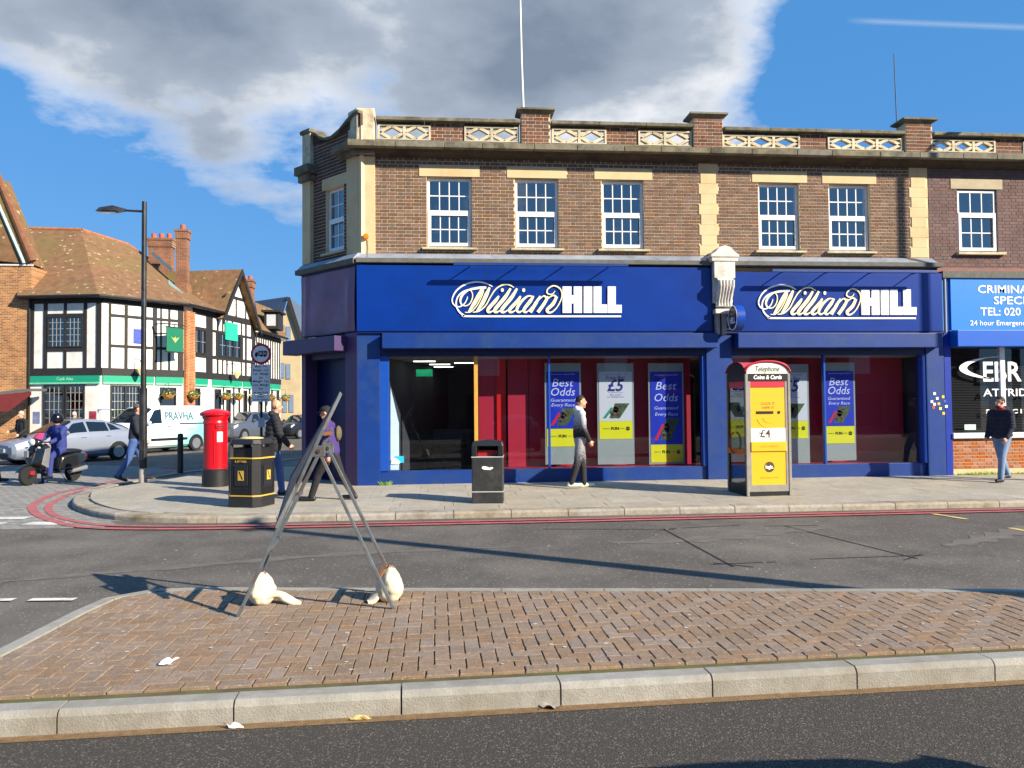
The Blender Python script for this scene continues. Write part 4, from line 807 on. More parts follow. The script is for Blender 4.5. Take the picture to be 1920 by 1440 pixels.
# ================================================================ the half-timbered pub across the side street
M_lime = mat('white_limewash', (232, 230, 224), .85, var=.05, scale=2, bump=.1, bscale=30, dirt=(206, 202, 192), dscale=1.5)
M_beam = mat('black_timber', (38, 36, 36), .7, var=.2, scale=6)
M_tile = mat('clay_roof_tile', (122, 90, 62), .9, var=.35, scale=3, bump=.8, bscale=9, dirt=(112, 100, 54), dscale=.45, speck=((176, 160, 126), 9, .022))
M_green = mat('green_fascia', (24, 150, 116), .45, var=.05)
M_obrick = brickmat('orange_brick', (178, 108, 64), (150, 84, 48), (206, 172, 130))
M_lead2 = mat('window_leading', (150, 152, 150), .6); G_far = glass('old_glass', (120, 130, 140), .12); M_gut = mat('black_gutter', (30, 30, 32), .5)
PK = 1.22
def Zk(z): return 0.0 if z == 0 else 1.75 + (z - 1.75) * PK
def ground(px, d): p = atD(px, 772, d); return Vector((p.x, p.y, 0))
PP = [ground(56, 30.2 * PK), ground(190, 30 * PK), ground(343, 32.6 * PK), ground(478, 39 * PK), ground(526, 43.2 * PK)]
pub = thing('half_timbered_pub', 'black and white half timbered pub with mossy clay tile roof and green fascia', 'building', (PP[1].x, PP[1].y, 0))
def B_(name, mb, m, parent=None, **k): return part(name, mb, m, parent or pub, world=True, **k)
class Seg:
    def __init__(s, a, b):
        s.a = a; s.t = (b - a).normalized(); s.len = (b - a).length; s.n = Vector((s.t.y, -s.t.x, 0))
        if s.n.dot(CAM - a) < 0: s.n = -s.n
        s.M = Matrix(((s.t.x, s.n.x, 0, a.x), (s.t.y, s.n.y, 0, a.y), (0, 0, 1, 0), (0, 0, 0, 1)))
    def u(s, px, py=650): return (onP(px, py, s.a, s.n) - s.a).dot(s.t)
    def z(s, px, py): return onP(px, py, s.a, s.n).z
    def box(s, u0, u1, o0, o1, z0, z1): return MB().box(u0, u1, o0, o1, Zk(z0), Zk(z1)).xf(s.M)
SG = [Seg(PP[i], PP[i + 1]) for i in range(4)]
for i, s in enumerate(SG): B_('wall', s.box(0, s.len, -.3, 0, 0, 6.15 if i < 3 else 5.65), M_lime)
def V(i, px0, px1, z0, z1): s = SG[i]; B_('timber', s.box(s.u(px0), s.u(px1), 0.0, .035, z0, z1), M_beam)
def H(i, px0, px1, z0, z1): s = SG[i]; B_('timber', s.box(max(0, s.u(px0)), min(s.len, s.u(px1)), 0.0, .042, z0, z1), M_beam)
def lattice_window(i, px0, px1, z0, z1, nc=2, cols=4, rows=5, lead=True):
    s = SG[i]; a, b = s.u(px0), s.u(px1); z0, z1 = Zk(z0), Zk(z1); f = .06; mb = MB(); mb.box(a, a + f, 0, .07, z0, z1); mb.box(b - f, b, 0, .07, z0, z1); mb.box(a + f, b - f, 0, .07, z1 - f, z1); mb.box(a + f, b - f, 0, .07, z0, z0 + f)
    for k in range(1, nc): x = a + (b - a) * k / nc; mb.box(x - .035, x + .035, 0, .065, z0 + f, z1 - f)
    w = B_('window', mb.xf(s.M), M_beam); 
    for k in range(nc):
        p, q = a + (b - a) * k / nc + .05, a + (b - a) * (k + 1) / nc - .05; B_('pane', MB().poly([(p, .02, z0 + f), (q, .02, z0 + f), (q, .02, z1 - f), (p, .02, z1 - f)]).xf(s.M), G_far, w)
        if lead:
            lb = MB()
            for c in range(1, cols): x = p + (q - p) * c / cols; lb.box(x - .011, x + .011, .022, .036, z0 + f, z1 - f)
            for r in range(1, rows): z = z0 + (z1 - z0) * r / rows; lb.box(p, q, .022, .034, z - .011, z + .011)
            B_('leading', lb.xf(s.M), M_lead2, w)
    B_('room', MB().poly([(a, .008, z0), (b, .008, z0), (b, .008, z1), (a, .008, z1)]).xf(s.M), M_dark, w)
    return w
# first floor, left front
for a, b in ((58, 64), (82, 89), (157, 163), (181, 190)): V(0, a, b, 3.4, 5.85)
for a, b in ((120, 125),): V(0, a, b, 3.4, 4.05); V(0, a, b, 5.45, 5.85)
H(0, 50, 200, 5.85, 6.12); H(0, 50, 200, 3.12, 3.4); H(0, 89, 157, 5.36, 5.46); H(0, 89, 157, 4.04, 4.18)
lattice_window(0, 90, 156, 4.18, 5.36)
for a, b in ((203, 208), (233, 239), (264, 274), (286, 294), (300, 303), (315, 319), (333, 343)): V(1, a, b, 3.4, 5.85)
H(1, 180, 350, 5.85, 6.12); H(1, 180, 350, 3.12, 3.4); H(1, 208, 333, 5.36, 5.46); H(1, 208, 343, 4.2, 4.3)
# brick pilaster between the fronts
s = SG[2]; B_('brick_pilaster', s.box(s.u(344), s.u(361), 0, .16, 0, 5.85), M_obrick)
H(2, 361, 480, 5.85, 6.1); H(2, 340, 480, 3.12, 3.4); H(2, 361, 480, 4.02, 4.16); H(2, 361, 480, 5.2, 5.3)
for a, b in ((386, 398), (406, 409), (416, 418), (424, 426), (434, 436), (451, 453), (459, 462), (470, 478)): V(2, a, b, 3.4, 4.02); V(2, a, b, 5.3, 5.85)
for a, b in ((386, 398), (404, 408), (451, 455), (459, 462), (472, 478)): V(2, a, b, 4.16, 5.2)
lattice_window(2, 362, 385, 4.16, 5.2, 2, 2, 2); lattice_window(2, 409, 450, 4.16, 5.2, 3, 2, 2)
H(3, 478, 530, 5.35, 5.6); H(3, 478, 530, 3.12, 3.4)
for k in range(11): V(3, 480 + k * 4.3, 481.6 + k * 4.3, 3.4, 5.35)
lattice_window(3, 462 + 18, 490, 4.1, 5.1, 2, 2, 2)
# green fascia boards
for i, runs in ((0, ((58, 188),)), (1, ((192, 288), (291, 342))), (2, ((361, 388), (397, 452), (455, 477))), (3, ((479, 505), (507, 524)))):
    for a, b in runs: sg = SG[i]; fb = B_('fascia_board', sg.box(max(.02, sg.u(a)), min(sg.len - .02, sg.u(b)), 0, .08, 2.87, 3.11), M_green); B_('fascia_trim', sg.box(max(.02, sg.u(a)), min(sg.len - .02, sg.u(b)), .0, .1, 2.8, 2.865), mat('mint_trim', (120, 196, 160), .5), fb)
for i, px, s_ in ((0, 124, 'Cask Ales'), (1, 240, 'Fine Wines'), (1, 316, 'Food'), (2, 425, 'Good Company')):
    sg = SG[i]; c = sg.a + sg.t * sg.u(px) + sg.n * .083; M = Matrix(((sg.t.x, 0, sg.n.x, c.x - OFF[pub].x), (sg.t.y, 0, sg.n.y, c.y - OFF[pub].y), (0, 1, 0, Zk(2.99)), (0, 0, 0, 1)))
    text(s_, .2, pub, M, mat('pale_green_letter', (150, 220, 180), .5), bold=.002) if i == 0 else None
# ground floor
lattice_window(0, 84, 122, .9, 2.78, 1, 4, 6); lattice_window(0, 124, 160, .9, 2.78, 1, 4, 6); lattice_window(1, 207, 262, .9, 2.75, 2, 4, 6)
for i, a, b in ((1, 300, 330), (2, 364, 374), (2, 402, 413), (2, 424, 431), (2, 456, 462)): lattice_window(i, a, b, .7, 2.7, 1, 2, 4, False)
for i, a, b in ((2, 418, 420), (2, 437, 439), (2, 447, 450), (2, 466, 469), (3, 484, 486), (3, 496, 499), (3, 508, 511), (3, 518, 523)): V(i, a, b, 0, 2.8)
for i, px, z, c in ((0, 70, 1.55, (120, 130, 170)), (0, 175, 1.55, (150, 50, 70))): sg = SG[i]; B_('wall_notice', sg.box(sg.u(px) - .16, sg.u(px) + .16, 0, .02, z - .22, z + .22), mat('notice_%d' % px, c, .6, var=.5, scale=5))
sg = SG[1]; B_('wall_plaque', sg.box(sg.u(250), sg.u(265), .04, .06, 4.4, 4.95), mat('blue_white_plaque', (60, 80, 200), .5, var=.5, scale=3))
# roofs
def rp(px, py, d): return atD(px, py, d * PK)
def eave(i, u, o=.45, z=6.12): s = SG[i]; p = s.a + s.t * u + s.n * o; return Vector((p.x, p.y, Zk(z)))
E0, E1, E2, E3 = eave(0, -.35), eave(0, SG[0].len + .1), eave(1, SG[1].len + .05), eave(2, SG[2].u(408))
R0, R1, R2, R3 = rp(38, 428, 34.6), rp(152, 431, 34.6), rp(238, 458, 37), rp(330, 520, 41)
def slope(name, pts, m=M_tile, n=10):
    """roof slope between eave pair and ridge pair, slightly sagging"""
    a, b, c, d = pts; mb = MB(); mb.grid(lambda u, v: (a.lerp(b, u)).lerp(d.lerp(c, u), v) - Vector((0, 0, .16 * math.sin(math.pi * v))) * 1.0, n, 10); return B_(name, mb, m, smooth=80)
slope('roof', (E0, E1, R1, R0)); slope('roof', (E1, E2, R2, R1)); slope('roof', (E2, E3, R3, R2))
bk = Vector((1.5, 5, -3)); slope('roof', (R0, R1, R1 + bk, R0 + bk)); slope('roof', (R1, R2, R2 + bk, R1 + bk))
rt = MB()
for a, b in ((R0, R1), (R1, R2), (R2, R3)): rt.tube([a, b], .1, 8)
B_('ridge_tiles', rt, mat('ridge_tile', (160, 104, 70), .9, var=.3, scale=4))
for a, b in ((E0, E1), (E1, E2), (E2, E3)): B_('gutter', MB().tube([a + Vector((0, 0, -.06)), b + Vector((0, 0, -.06))], .075, 8), M_gut); B_('soffit', MB().prism([a + Vector((0, 0, -.12)), b + Vector((0, 0, -.12)), b + (Vector((0, .5, 0))) + Vector((0, 0, -.12)), a + Vector((0, .5, 0)) + Vector((0, 0, -.12))], (0, 0, .04)), M_gut)
B_('downpipe', MB().tube([SG[0].a + SG[0].n * .08 + Vector((0, 0, 0)), SG[0].a + SG[0].n * .08 + Vector((0, 0, Zk(6)))], .05, 8), M_gut)
# cross gable over the right front
s = SG[2]; uL, uR, uA = s.u(404, 594), s.u(477, 620), s.u(440, 540); zL = Zk(5.9); zA = s.z(440, 505)
def G(u, o, z): p = s.a + s.t * u + s.n * o; return Vector((p.x, p.y, z))
B_('gable_wall', MB().prism([G(uL + .3, 0, zL), G(uR - .1, 0, zL), G(uA, 0, zA - .3)], s.n * -.2), M_lime)
for (u0, z0, u1, z1) in ((uL, zL - .1, uA, zA), (uR, zL - .35, uA, zA)):
    a, b = G(u0, .5, z0), G(u1, .5, z1); B_('bargeboard', MB().prism([a, b, b - Vector((0, 0, .32)), a - Vector((0, 0, .32))], s.n * -.06), M_beam)
    slope('gable_roof', (G(u0, .48, z0), G(u0, -6.5, z0), G(u1, -6.5, z1), G(u1, .48, z1)))
for fr in (.25, .5, .75): z = zL + (zA - zL) * .42; B_('timber', MB().prism([G(uL + (uR - uL) * fr - .06, .0, zL), G(uL + (uR - uL) * fr + .06, .0, zL), G(uL + (uR - uL) * fr + .06, .0, z), G(uL + (uR - uL) * fr - .06, .0, z)], s.n * .035), M_beam)
zm = zL + (zA - zL) * .42; B_('timber', MB().prism([G(uL + .9, 0, zm), G(uR - .7, 0, zm), G(uR - .8, 0, zm + .16), G(uL + 1.0, 0, zm + .16)], s.n * .04), M_beam)
gs = B_('gable_sign', MB().prism([G(s.u(420), .05, Zk(4.95)), G(s.u(443), .05, Zk(4.95)), G(s.u(443), .05, Zk(5.75)), G(s.u(420), .05, Zk(5.75))], s.n * .05), mat('mint_green_sign', (40, 178, 150), .5))
# right wing
E4, E5 = eave(3, .1, .4, 5.62), eave(3, SG[3].len + .2, .4, 5.62); slope('roof', (E4, E5, E5 + Vector((-1.2, 3.5, 2.2)), E4 + Vector((-1.2, 3.5, 2.2)))); B_('gutter', MB().tube([E4, E5], .08, 8), M_gut)
dm = E4.lerp(E5, .2); B_('dormer', MB().box(dm.x - .4, dm.x + .45, dm.y + .9, dm.y + 2.5, Zk(5.9), Zk(6.75)), M_beam); B_('dormer_roof', MB().box(dm.x - .55, dm.x + .6, dm.y + .7, dm.y + 2.7, Zk(6.75), Zk(6.85)), M_beam); B_('dormer_window', MB().box(dm.x - .25, dm.x + .3, dm.y + .88, dm.y + .9, Zk(6.05), Zk(6.65)), mat('pale_blind', (190, 196, 200), .5))
# chimneys
M_chim = brickmat('chimney_brick', (134, 86, 60), (102, 68, 54), (170, 140, 112)); M_pot = mat('clay_pot', (172, 92, 70), .85)
def chimney(px0, px1, py0, zb, d, pots, dep=.9):
    zb = Zk(zb); a, b = atD(px0, py0, d * PK), atD(px1, py0, d * PK); x0, x1, y, zt = a.x, b.x, a.y, a.z; c = B_('chimney', MB().box(x0, x1, y, y + dep, zb, zt - .5), M_chim)
    B_('chimney_head', MB().box(x0 - .05, x1 + .05, y - .05, y + dep + .05, zt - .5, zt - .12).box(x0 - .09, x1 + .09, y - .09, y + dep + .09, zt - .12, zt), M_chim, c)
    for k in range(pots): xx = x0 + (x1 - x0) * (k + .5) / pots; B_('chimney_pot', MB().lathe([(.15, zt), (.13, zt + .1), (.14, zt + .3), (.11, zt + .3)], 12, (xx, y + dep / 2, 0)), M_pot, c, smooth=True)
chimney(278, 320, 446, 6.5, 37.5, 3, .6); chimney(330, 350, 430, 5.8, 35.8, 1, .5); chimney(451, 471, 524, 5.5, 43, 2)
p = atD(338, 560, 35.6 * PK); B_('chimney_base', MB().add([(p.x - .55, p.y - .1, Zk(5.6)), (p.x + .5, p.y - .1, Zk(5.6)), (p.x + .5, p.y + 1, Zk(5.6)), (p.x - .55, p.y + 1, Zk(5.6)), (p.x - .28, p.y - .02, Zk(7.5)), (p.x + .3, p.y - .02, Zk(7.5)), (p.x + .3, p.y + .9, Zk(7.5)), (p.x - .28, p.y + .9, Zk(7.5))], [(0, 1, 5, 4), (1, 2, 6, 5), (2, 3, 7, 6), (3, 0, 4, 7), (4, 5, 6, 7)]), M_chim)
for (x0, y0, d0, x1, y1, d1) in ((285, 478, 36.6, 322, 510, 36.2), (316, 532, 34.6, 350, 565, 34.4)):
    a, b = rp(x0, y0, d0), rp(x1, y1, d1); B_('lead_soaker', MB().prism([a, b, b + Vector((0, 0, .22)), a + Vector((0, 0, .22))], (0, .05, 0)), mat('pale_soaker', (170, 214, 212), .5))
# lanterns, baskets and the hanging sign
M_iron = mat('black_iron', (26, 26, 28), .5); M_brass = mat('lantern_glass', (226, 206, 150), .3, emit=.15)
def lantern(i, px, z):
    z = Zk(z); sg = SG[i]; u = sg.u(px); B = Vector((0, 0, 0)); c = sg.a + sg.t * u + sg.n * .55; l = B_('wall_lantern', MB().lathe([(.05, z - .3), (.2, z), (.22, z + .02), (.05, z + .2), (.02, z + .32)], 6, (c.x, c.y, 0)), M_brass)
    B_('bracket', MB().tube([c - sg.n * .55 + Vector((0, 0, z + .5)), c - sg.n * .2 + Vector((0, 0, z + .52)), c + Vector((0, 0, z + .3))], .02, 6), M_iron, l)
for a in ((1, 254, 3.35), (2, 427, 3.45), (2, 466, 3.4)): lantern(*a)
M_leaf = mat('basket_leaf', (92, 108, 52), .8, var=.5, scale=9, island=.5); M_coir = mat('coir_basket', (176, 124, 50), .95, var=.3, scale=12); M_flow = mat('pale_flower', (226, 214, 150), .7, island=.25)
BAS = [(1, 308, 'left of the brick pilaster'), (2, 349, 'in front of the brick pilaster'), (2, 411, 'nearest right of the pilaster on the white wall'), (2, 434, 'left of the lantern by the gable'), (2, 466, 'second left of the lorry restriction sign'), (3, 487, 'behind the lorry restriction sign'), (3, 497, 'just right of the lorry restriction sign'), (3, 524, 'at the far right end of the pub')]
for i, px, wh in BAS:
    sg = SG[i]; c = sg.a + sg.t * sg.u(px, 745) + sg.n * .4; t = thing('hanging_basket', 'flower basket hanging on the pub, ' + wh, 'flower basket', (c.x, c.y, Zk(2.2)), 0, 'hanging baskets along the pub front')
    part('basket', MB().lathe([(.05, 0), (.2, .07), (.27, .2), (.28, .24)], 12), M_coir, t, smooth=True); fo = MB(); fl = MB()
    for k in range(150):
        a = random.uniform(0, 6.3); r = random.uniform(.02, .36); q = Vector((r * math.cos(a), r * math.sin(a), .22 + random.uniform(-.06, .26) * (1.1 - r * 1.6))); w = random.uniform(.03, .06); v1 = Vector((random.uniform(-1, 1), random.uniform(-1, 1), random.uniform(-1, 1))).normalized() * w; v2 = Vector((random.uniform(-1, 1), random.uniform(-1, 1), random.uniform(-1, 1))).normalized() * w; (fl if k % 6 == 0 else fo).poly([q - v1, q + v2, q + v1, q - v2])
    part('foliage', fo, M_leaf, t, kind='stuff'); part('flowers', fl, M_flow, t, kind='stuff'); part('bracket', MB().tube([(sg.n * -.38).xyz + Vector((0, 0, .75)), Vector((0, 0, .8)), Vector((0, 0, .5))], .012, 5).tube([(0, 0, .5), (.25, 0, .24)], .004, 4).tube([(0, 0, .5), (-.25, 0, .24)], .004, 4), M_iron, t)
sg = SG[1]; c = sg.a + sg.t * sg.u(312, 630) + sg.n * .75; t = thing('hanging_pub_sign', 'green pub sign with winged emblem hanging from an iron bracket', 'pub sign', (c.x, c.y, Zk(4.1)), math.atan2(sg.t.y, sg.t.x) + .25)
part('board', MB().box(-.5, .5, -.035, .035, 0, 1.15), mat('sign_green', (22, 112, 82), .5, var=.06), t, bevel=.01); part('frame', MB().box(-.54, .54, -.045, .045, 1.152, 1.2).box(-.54, .54, -.045, .045, -.05, -.002), M_beam, t)
part('emblem', MB().prism([(-.26, -.04, .72), (-.08, -.04, .62), (0, -.04, .72), (.08, -.04, .62), (.26, -.04, .72), (.1, -.04, .54), (0, -.04, .42), (-.1, -.04, .54)], (0, -.006, 0)), mat('gold_emblem', (196, 176, 96), .5), t)
part('bracket', MB().bar((-.6, 0, 1.32), (.6, 0, 1.32), .05, .05).bar((0, 0, 1.2), (0, 0, 1.3), .03, .03).bar((-.55, .7, 1.32), (-.55, 0, 1.32), .05, .05), M_beam, t)
# ================================================================ buildings round the pub
M_lb = brickmat('golden_brown_brick', (170, 120, 76), (118, 78, 54), (196, 166, 124)); p = PP[0] + Vector((.02, -.03, 0)); q = p - Vector((9, 0, 0))
lb = thing('brick_house', 'orange brown brick house with steep tiled roof at the left edge', 'building', (p.x - 3, p.y, 0))
def K_(name, mb, m, parent=None, **k): return part(name, mb, m, parent or lb, world=True, **k)
zt = atD(57, 497, 36.8).z; K_('wall', MB().box(q.x, p.x, p.y, p.y + 6, 0, zt), M_lb); K_('flashing', MB().box(q.x, p.x + .05, p.y - .06, p.y + .1, zt, zt + .07), mat('pale_flashing', (206, 208, 206), .6))
hip = atD(-6, 330, 40); hip = onY(-6, 330, p.y); K_('tile_hung_gable', MB().prism([(p.x + .05, p.y - .08, zt + .07), (hip.x, p.y - .08, hip.z), (hip.x - 1, p.y - .08, hip.z), (q.x, p.y - .08, zt + 1)], (0, 1.3, 0)), M_tile)
K_('verge', MB().tube([(p.x + .1, p.y - .1, zt + .2), (hip.x, hip.y, hip.z + .1)], .16, 8), mat('verge_tile', (120, 80, 56), .9, var=.3, scale=5)); K_('soakers', MB().tube([(p.x - .25, p.y - .16, zt + .1), (hip.x - .35, hip.y - .1, hip.z - .2)], .07, 6), mat('pale_soaker', (170, 214, 212)))
a, b = atD(14, 735, 35.2), atD(74, 728, 35.2); po = K_('porch', MB().prism([(a.x, a.y - .9, 2.5), (b.x, a.y - .9, 2.65), (b.x - .3, a.y + 1.2, 2.7), (a.x, a.y + 1.2, 2.7)], (0, 0, .12)), mat('lead_porch', (92, 94, 96), .7))
K_('porch_valance', MB().prism([(a.x, a.y - .88, 1.8), (a.x + .5, a.y - .88, 1.8), (b.x, a.y - .88, 2.5), (b.x, a.y - .88, 2.64), (a.x, a.y - .88, 2.5)], (0, .05, 0)), mat('maroon_paint', (112, 40, 40), .6, var=.15), po)
M_bath = mat('bath_stone', (196, 178, 142), .85, var=.12, scale=3, bump=.2, bscale=20, dirt=(172, 154, 120), dscale=1.5); M_slate = mat('blue_slate', (84, 98, 118), .7, var=.12, scale=4, bump=.4, bscale=12)
g0 = atD(541, 640, 58); sbn = thing('stone_building', 'pale stone building with blue slate gable roof beyond the pub', 'building', (g0.x, g0.y, 0))
def T_(name, mb, m, parent=None, **k): return part(name, mb, m, parent or sbn, world=True, **k)
zA, zE = atD(541, 558, 58).z, atD(556, 640, 58).z; hw = .85
T_('gable_wall', MB().prism([(g0.x - hw + .0, g0.y, 0), (g0.x + hw, g0.y, 0), (g0.x + hw, g0.y, zE), (g0.x, g0.y, zA), (g0.x - hw, g0.y, zE)], (0, 9, 0)), M_bath); T_('side_wall', MB().box(g0.x - 4, g0.x - hw, g0.y + .3, g0.y + 8, 0, zE - .3), M_bath)
rl = Vector((-3.2, 2.6, 0)); T_('roof', MB().poly([(g0.x, g0.y - .2, zA + .06), (g0.x - hw - .1, g0.y - .2, zE - .1), (g0.x - hw - 3.6, g0.y + 2, zE + .1), (g0.x - 3.1, g0.y + 2.6, zA + .06)]), M_slate); T_('roof', MB().poly([(g0.x, g0.y - .2, zA + .06), (g0.x + hw + .15, g0.y - .2, zE - .15), (g0.x + hw + .15, g0.y + 9, zE - .15), (g0.x, g0.y + 9, zA + .06)]), M_slate)
T_('bargeboard', MB().bar((g0.x, g0.y - .2, zA), (g0.x + hw + .2, g0.y - .2, zE - .25), .05, .28), M_beam)
for px, py, h in ((529, 624, 1.1), (540, 626, 1.1), (529, 695, 1.1), (540, 697, 1.1), (534, 757, 1.3), (546, 757, 1.3)):
    c = atD(px, py, 57.9); w = T_('window', MB().box(c.x - .17, c.x + .17, g0.y - .03, g0.y + .02, c.z - h / 2, c.z + h / 2), mat('stone_window_frame', (120, 118, 112), .6)); T_('pane', MB().box(c.x - .13, c.x + .13, g0.y - .04, g0.y - .031, c.z - h / 2 + .05, c.z + h / 2 - .05), mat('far_pane', (120, 146, 176), .15), w)
g1 = atD(557, 660, 72); rbh = thing('red_brick_house', 'sliver of red brick house with white vertical sign beyond the stone building', 'building', (g1.x, g1.y, 0))
part('wall', MB().box(-1.2, 8, 0, 6, 0, 6.4), brickmat('red_far_brick', (160, 84, 60), (136, 70, 52), (190, 160, 130)), rbh); c = atD(561, 718, 70); part('sign_board', MB().box(c.x - .08 - g1.x, c.x + .1 - g1.x, -1.2, -1.1, c.z - 1.0, c.z + 1.0), M_upvc, rbh)
# terrace on the near side of the road, seen only as a reflection in the shop windows
te = thing('brick_terrace', 'brick terrace facing the betting shop, visible only mirrored in its windows', 'building', (4, -19, 0))
part('wall', MB().box(-34, 34, -8, 0, 0, 6.6), brickmat('terrace_brick', (120, 70, 56), (100, 60, 50), (170, 150, 124)), te); part('roof', MB().prism([(-34, .4, 6.6), (-34, -4, 9.4), (-34, -8.4, 6.6)], (68, 0, 0)), M_slate, te)
for k in range(15): part('window', MB().box(-31.5 + k * 4.3, -30.0 + k * 4.3, .0, .05, 3.9, 5.6), M_upvc if k % 2 else M_dark, te); part('shop_front', MB().box(-32.2 + k * 4.3, -29.2 + k * 4.3, .0, .08, .3, 2.6), M_dark if k % 3 else mat('terrace_red_front', (120, 26, 30), .5), te)
# ================================================================ street furniture
M_blk = mat('black_plastic', (34, 35, 38), .38, var=.1, scale=9); M_gold = mat('gold_band', (206, 168, 66), .4); M_pbred = mat('post_box_red', (196, 10, 26), .28, var=.04, coat=.3); M_pblk = mat('post_box_black', (30, 30, 32), .45, var=.3, scale=12)
M_pole = mat('black_pole_paint', (30, 31, 35), .4, var=.2, scale=5, dirt=(60, 60, 62), dscale=3); M_galv = mat('galvanised_steel', (98, 106, 112), .5, .3, var=.25, scale=14, dirt=(92, 74, 58), dscale=5); M_rust = mat('rusty_steel', (120, 76, 48), .8, var=.3, scale=20)
def gz(p): return Vector((p.x, p.y, pz(p.y) if p.y > 12.8 else 0))
# pillar box
p = gz(onZ(404, 913, .15)); t = thing('pillar_box', 'red pillar post box with black base at the street corner', 'post box', (p.x, p.y, p.z), rad(10))
part('base', MB().lathe([(.27, 0), (.27, .34), (.245, .36), (.24, .37)], 32), M_pblk, t, smooth=True); part('body', MB().lathe([(.24, .37), (.24, 1.30), (.25, 1.31), (.25, 1.34), (.24, 1.36), (.24, 1.40), (.27, 1.44), (.27, 1.46)], 32), M_pbred, t, smooth=True)
cp = part('cap', MB().lathe([(.25, 1.46), (.30, 1.475), (.312, 1.49), (.312, 1.53), (.295, 1.545), (.2, 1.59), (.08, 1.615), (.0, 1.62)], 32), M_pbred, t, smooth=True)
def curved(a0, a1, r, z0, z1, m, name, parent, n=8): mb = MB(); mb.grid(lambda u, v: (r * math.sin(a0 + (a1 - a0) * u), -r * math.cos(a0 + (a1 - a0) * u), z0 + (z1 - z0) * v), n, 1); return part(name, mb, m, parent)
curved(rad(5), rad(50), .262, 1.22, 1.31, M_pbred, 'aperture_hood', t); curved(rad(8), rad(47), .264, 1.235, 1.265, M_pblk, 'aperture', t); curved(rad(12), rad(40), .243, .93, 1.14, mat('collection_plate', (226, 226, 220), .5), 'collection_plate', t); part('door', MB().tube([(.246 * math.sin(rad(a)), -.246 * math.cos(rad(a)), z) for a, z in ((-2, .45), (-2, 1.18), (52, 1.18), (52, .45), (-2, .45))], .006, 6), M_pbred, t)
# octagonal litter bin with gold bands
q = (gz(onZ(422, 952, .13)) + gz(onZ(503, 948, .13))) / 2; t = thing('litter_bin', 'large black octagonal litter bin with gold bands near the kerb', 'litter bin', (q.x + .03, q.y + .22, pz(q.y)), rad(-20)); t.scale = (1, 1, .9)
oc = [(.40 * (1 if abs(k) < 2 else 1), 0) for k in range(1)]; c8 = .105
def octo(w, z0, z1, w1=None): a = [(-w, -w + c8), (-w + c8, -w), (w - c8, -w), (w, -w + c8), (w, w - c8), (w - c8, w), (-w + c8, w), (-w, w - c8)]; k = (w1 or w) / w; return MB().add([(x, y, z0) for x, y in a] + [(x * k, y * k, z1) for x, y in a], [tuple(range(8))[::-1], tuple(range(8, 16))] + [(i, (i + 1) % 8, 8 + (i + 1) % 8, 8 + i) for i in range(8)])
W8 = .315; part('base', octo(W8, 0, .2), M_blk, t, bevel=.01); part('band', octo(W8 + .004, .202, .224), M_gold, t); bd = part('body', octo(W8 - .012, .226, .9), M_blk, t)
for sx, sy, rz in ((0, -1, 0), (1, 0, 90), (-1, 0, -90), (0, 1, 180)):
    Mr = Matrix.Rotation(rad(rz), 4, 'Z')
    for k in range(13):
        x = -.19 + k * .0317; part('rib', MB().box(x - .009, x + .009, -W8 - .001, -W8 + .02, .25, .80 if abs(x) > .14 else .36).xf(Mr), M_blk, bd)
    pl = part('emblem_panel', MB().box(-.13, .13, -W8 - .008, -W8 + .015, .4, .78).xf(Mr), M_blk, bd, bevel=.008); part('emblem', MB().box(-.055, .055, -W8 - .013, -W8 - .0085, .5, .68).xf(Mr), M_gold, pl); part('emblem_figure', MB().prism([(-.04, -W8 - .0135, .67), (-.02, -W8 - .0135, .67), (.045, -W8 - .0135, .52), (.025, -W8 - .0135, .52)], (0, -.002, 0)).xf(Mr), M_blk, pl)
part('band', octo(W8 + .004, .9, .924), M_gold, t); tt = text('LITTER', .05, t, wallM(0, -W8 - .003, .85), M_gold, width=.22, bold=.001)
for x, y in ((-1, -1), (1, -1), (1, 1), (-1, 1)): part('corner_post', MB().prism([(x * W8, y * (W8 - c8), .924), (x * (W8 - c8), y * W8, .924), (x * (W8 - c8 - .03), y * (W8 - .05), .924), (x * (W8 - .05), y * (W8 - c8 - .03), .924)], (0, 0, .24)), M_blk, t)
part('inner_liner', MB().box(-.26, .26, -.26, .26, .924, 1.1), mat('liner_dark', (20, 20, 22), .6), t); part('hood', octo(W8, 1.164, 1.27, W8 * .88), M_blk, t, bevel=.02); part('ash_plate', MB().lathe([(.2, 1.27), (.19, 1.285), (.1, 1.305), (0, 1.31)], 20), mat('pale_gold_plate', (214, 190, 120), .4), t, smooth=True)
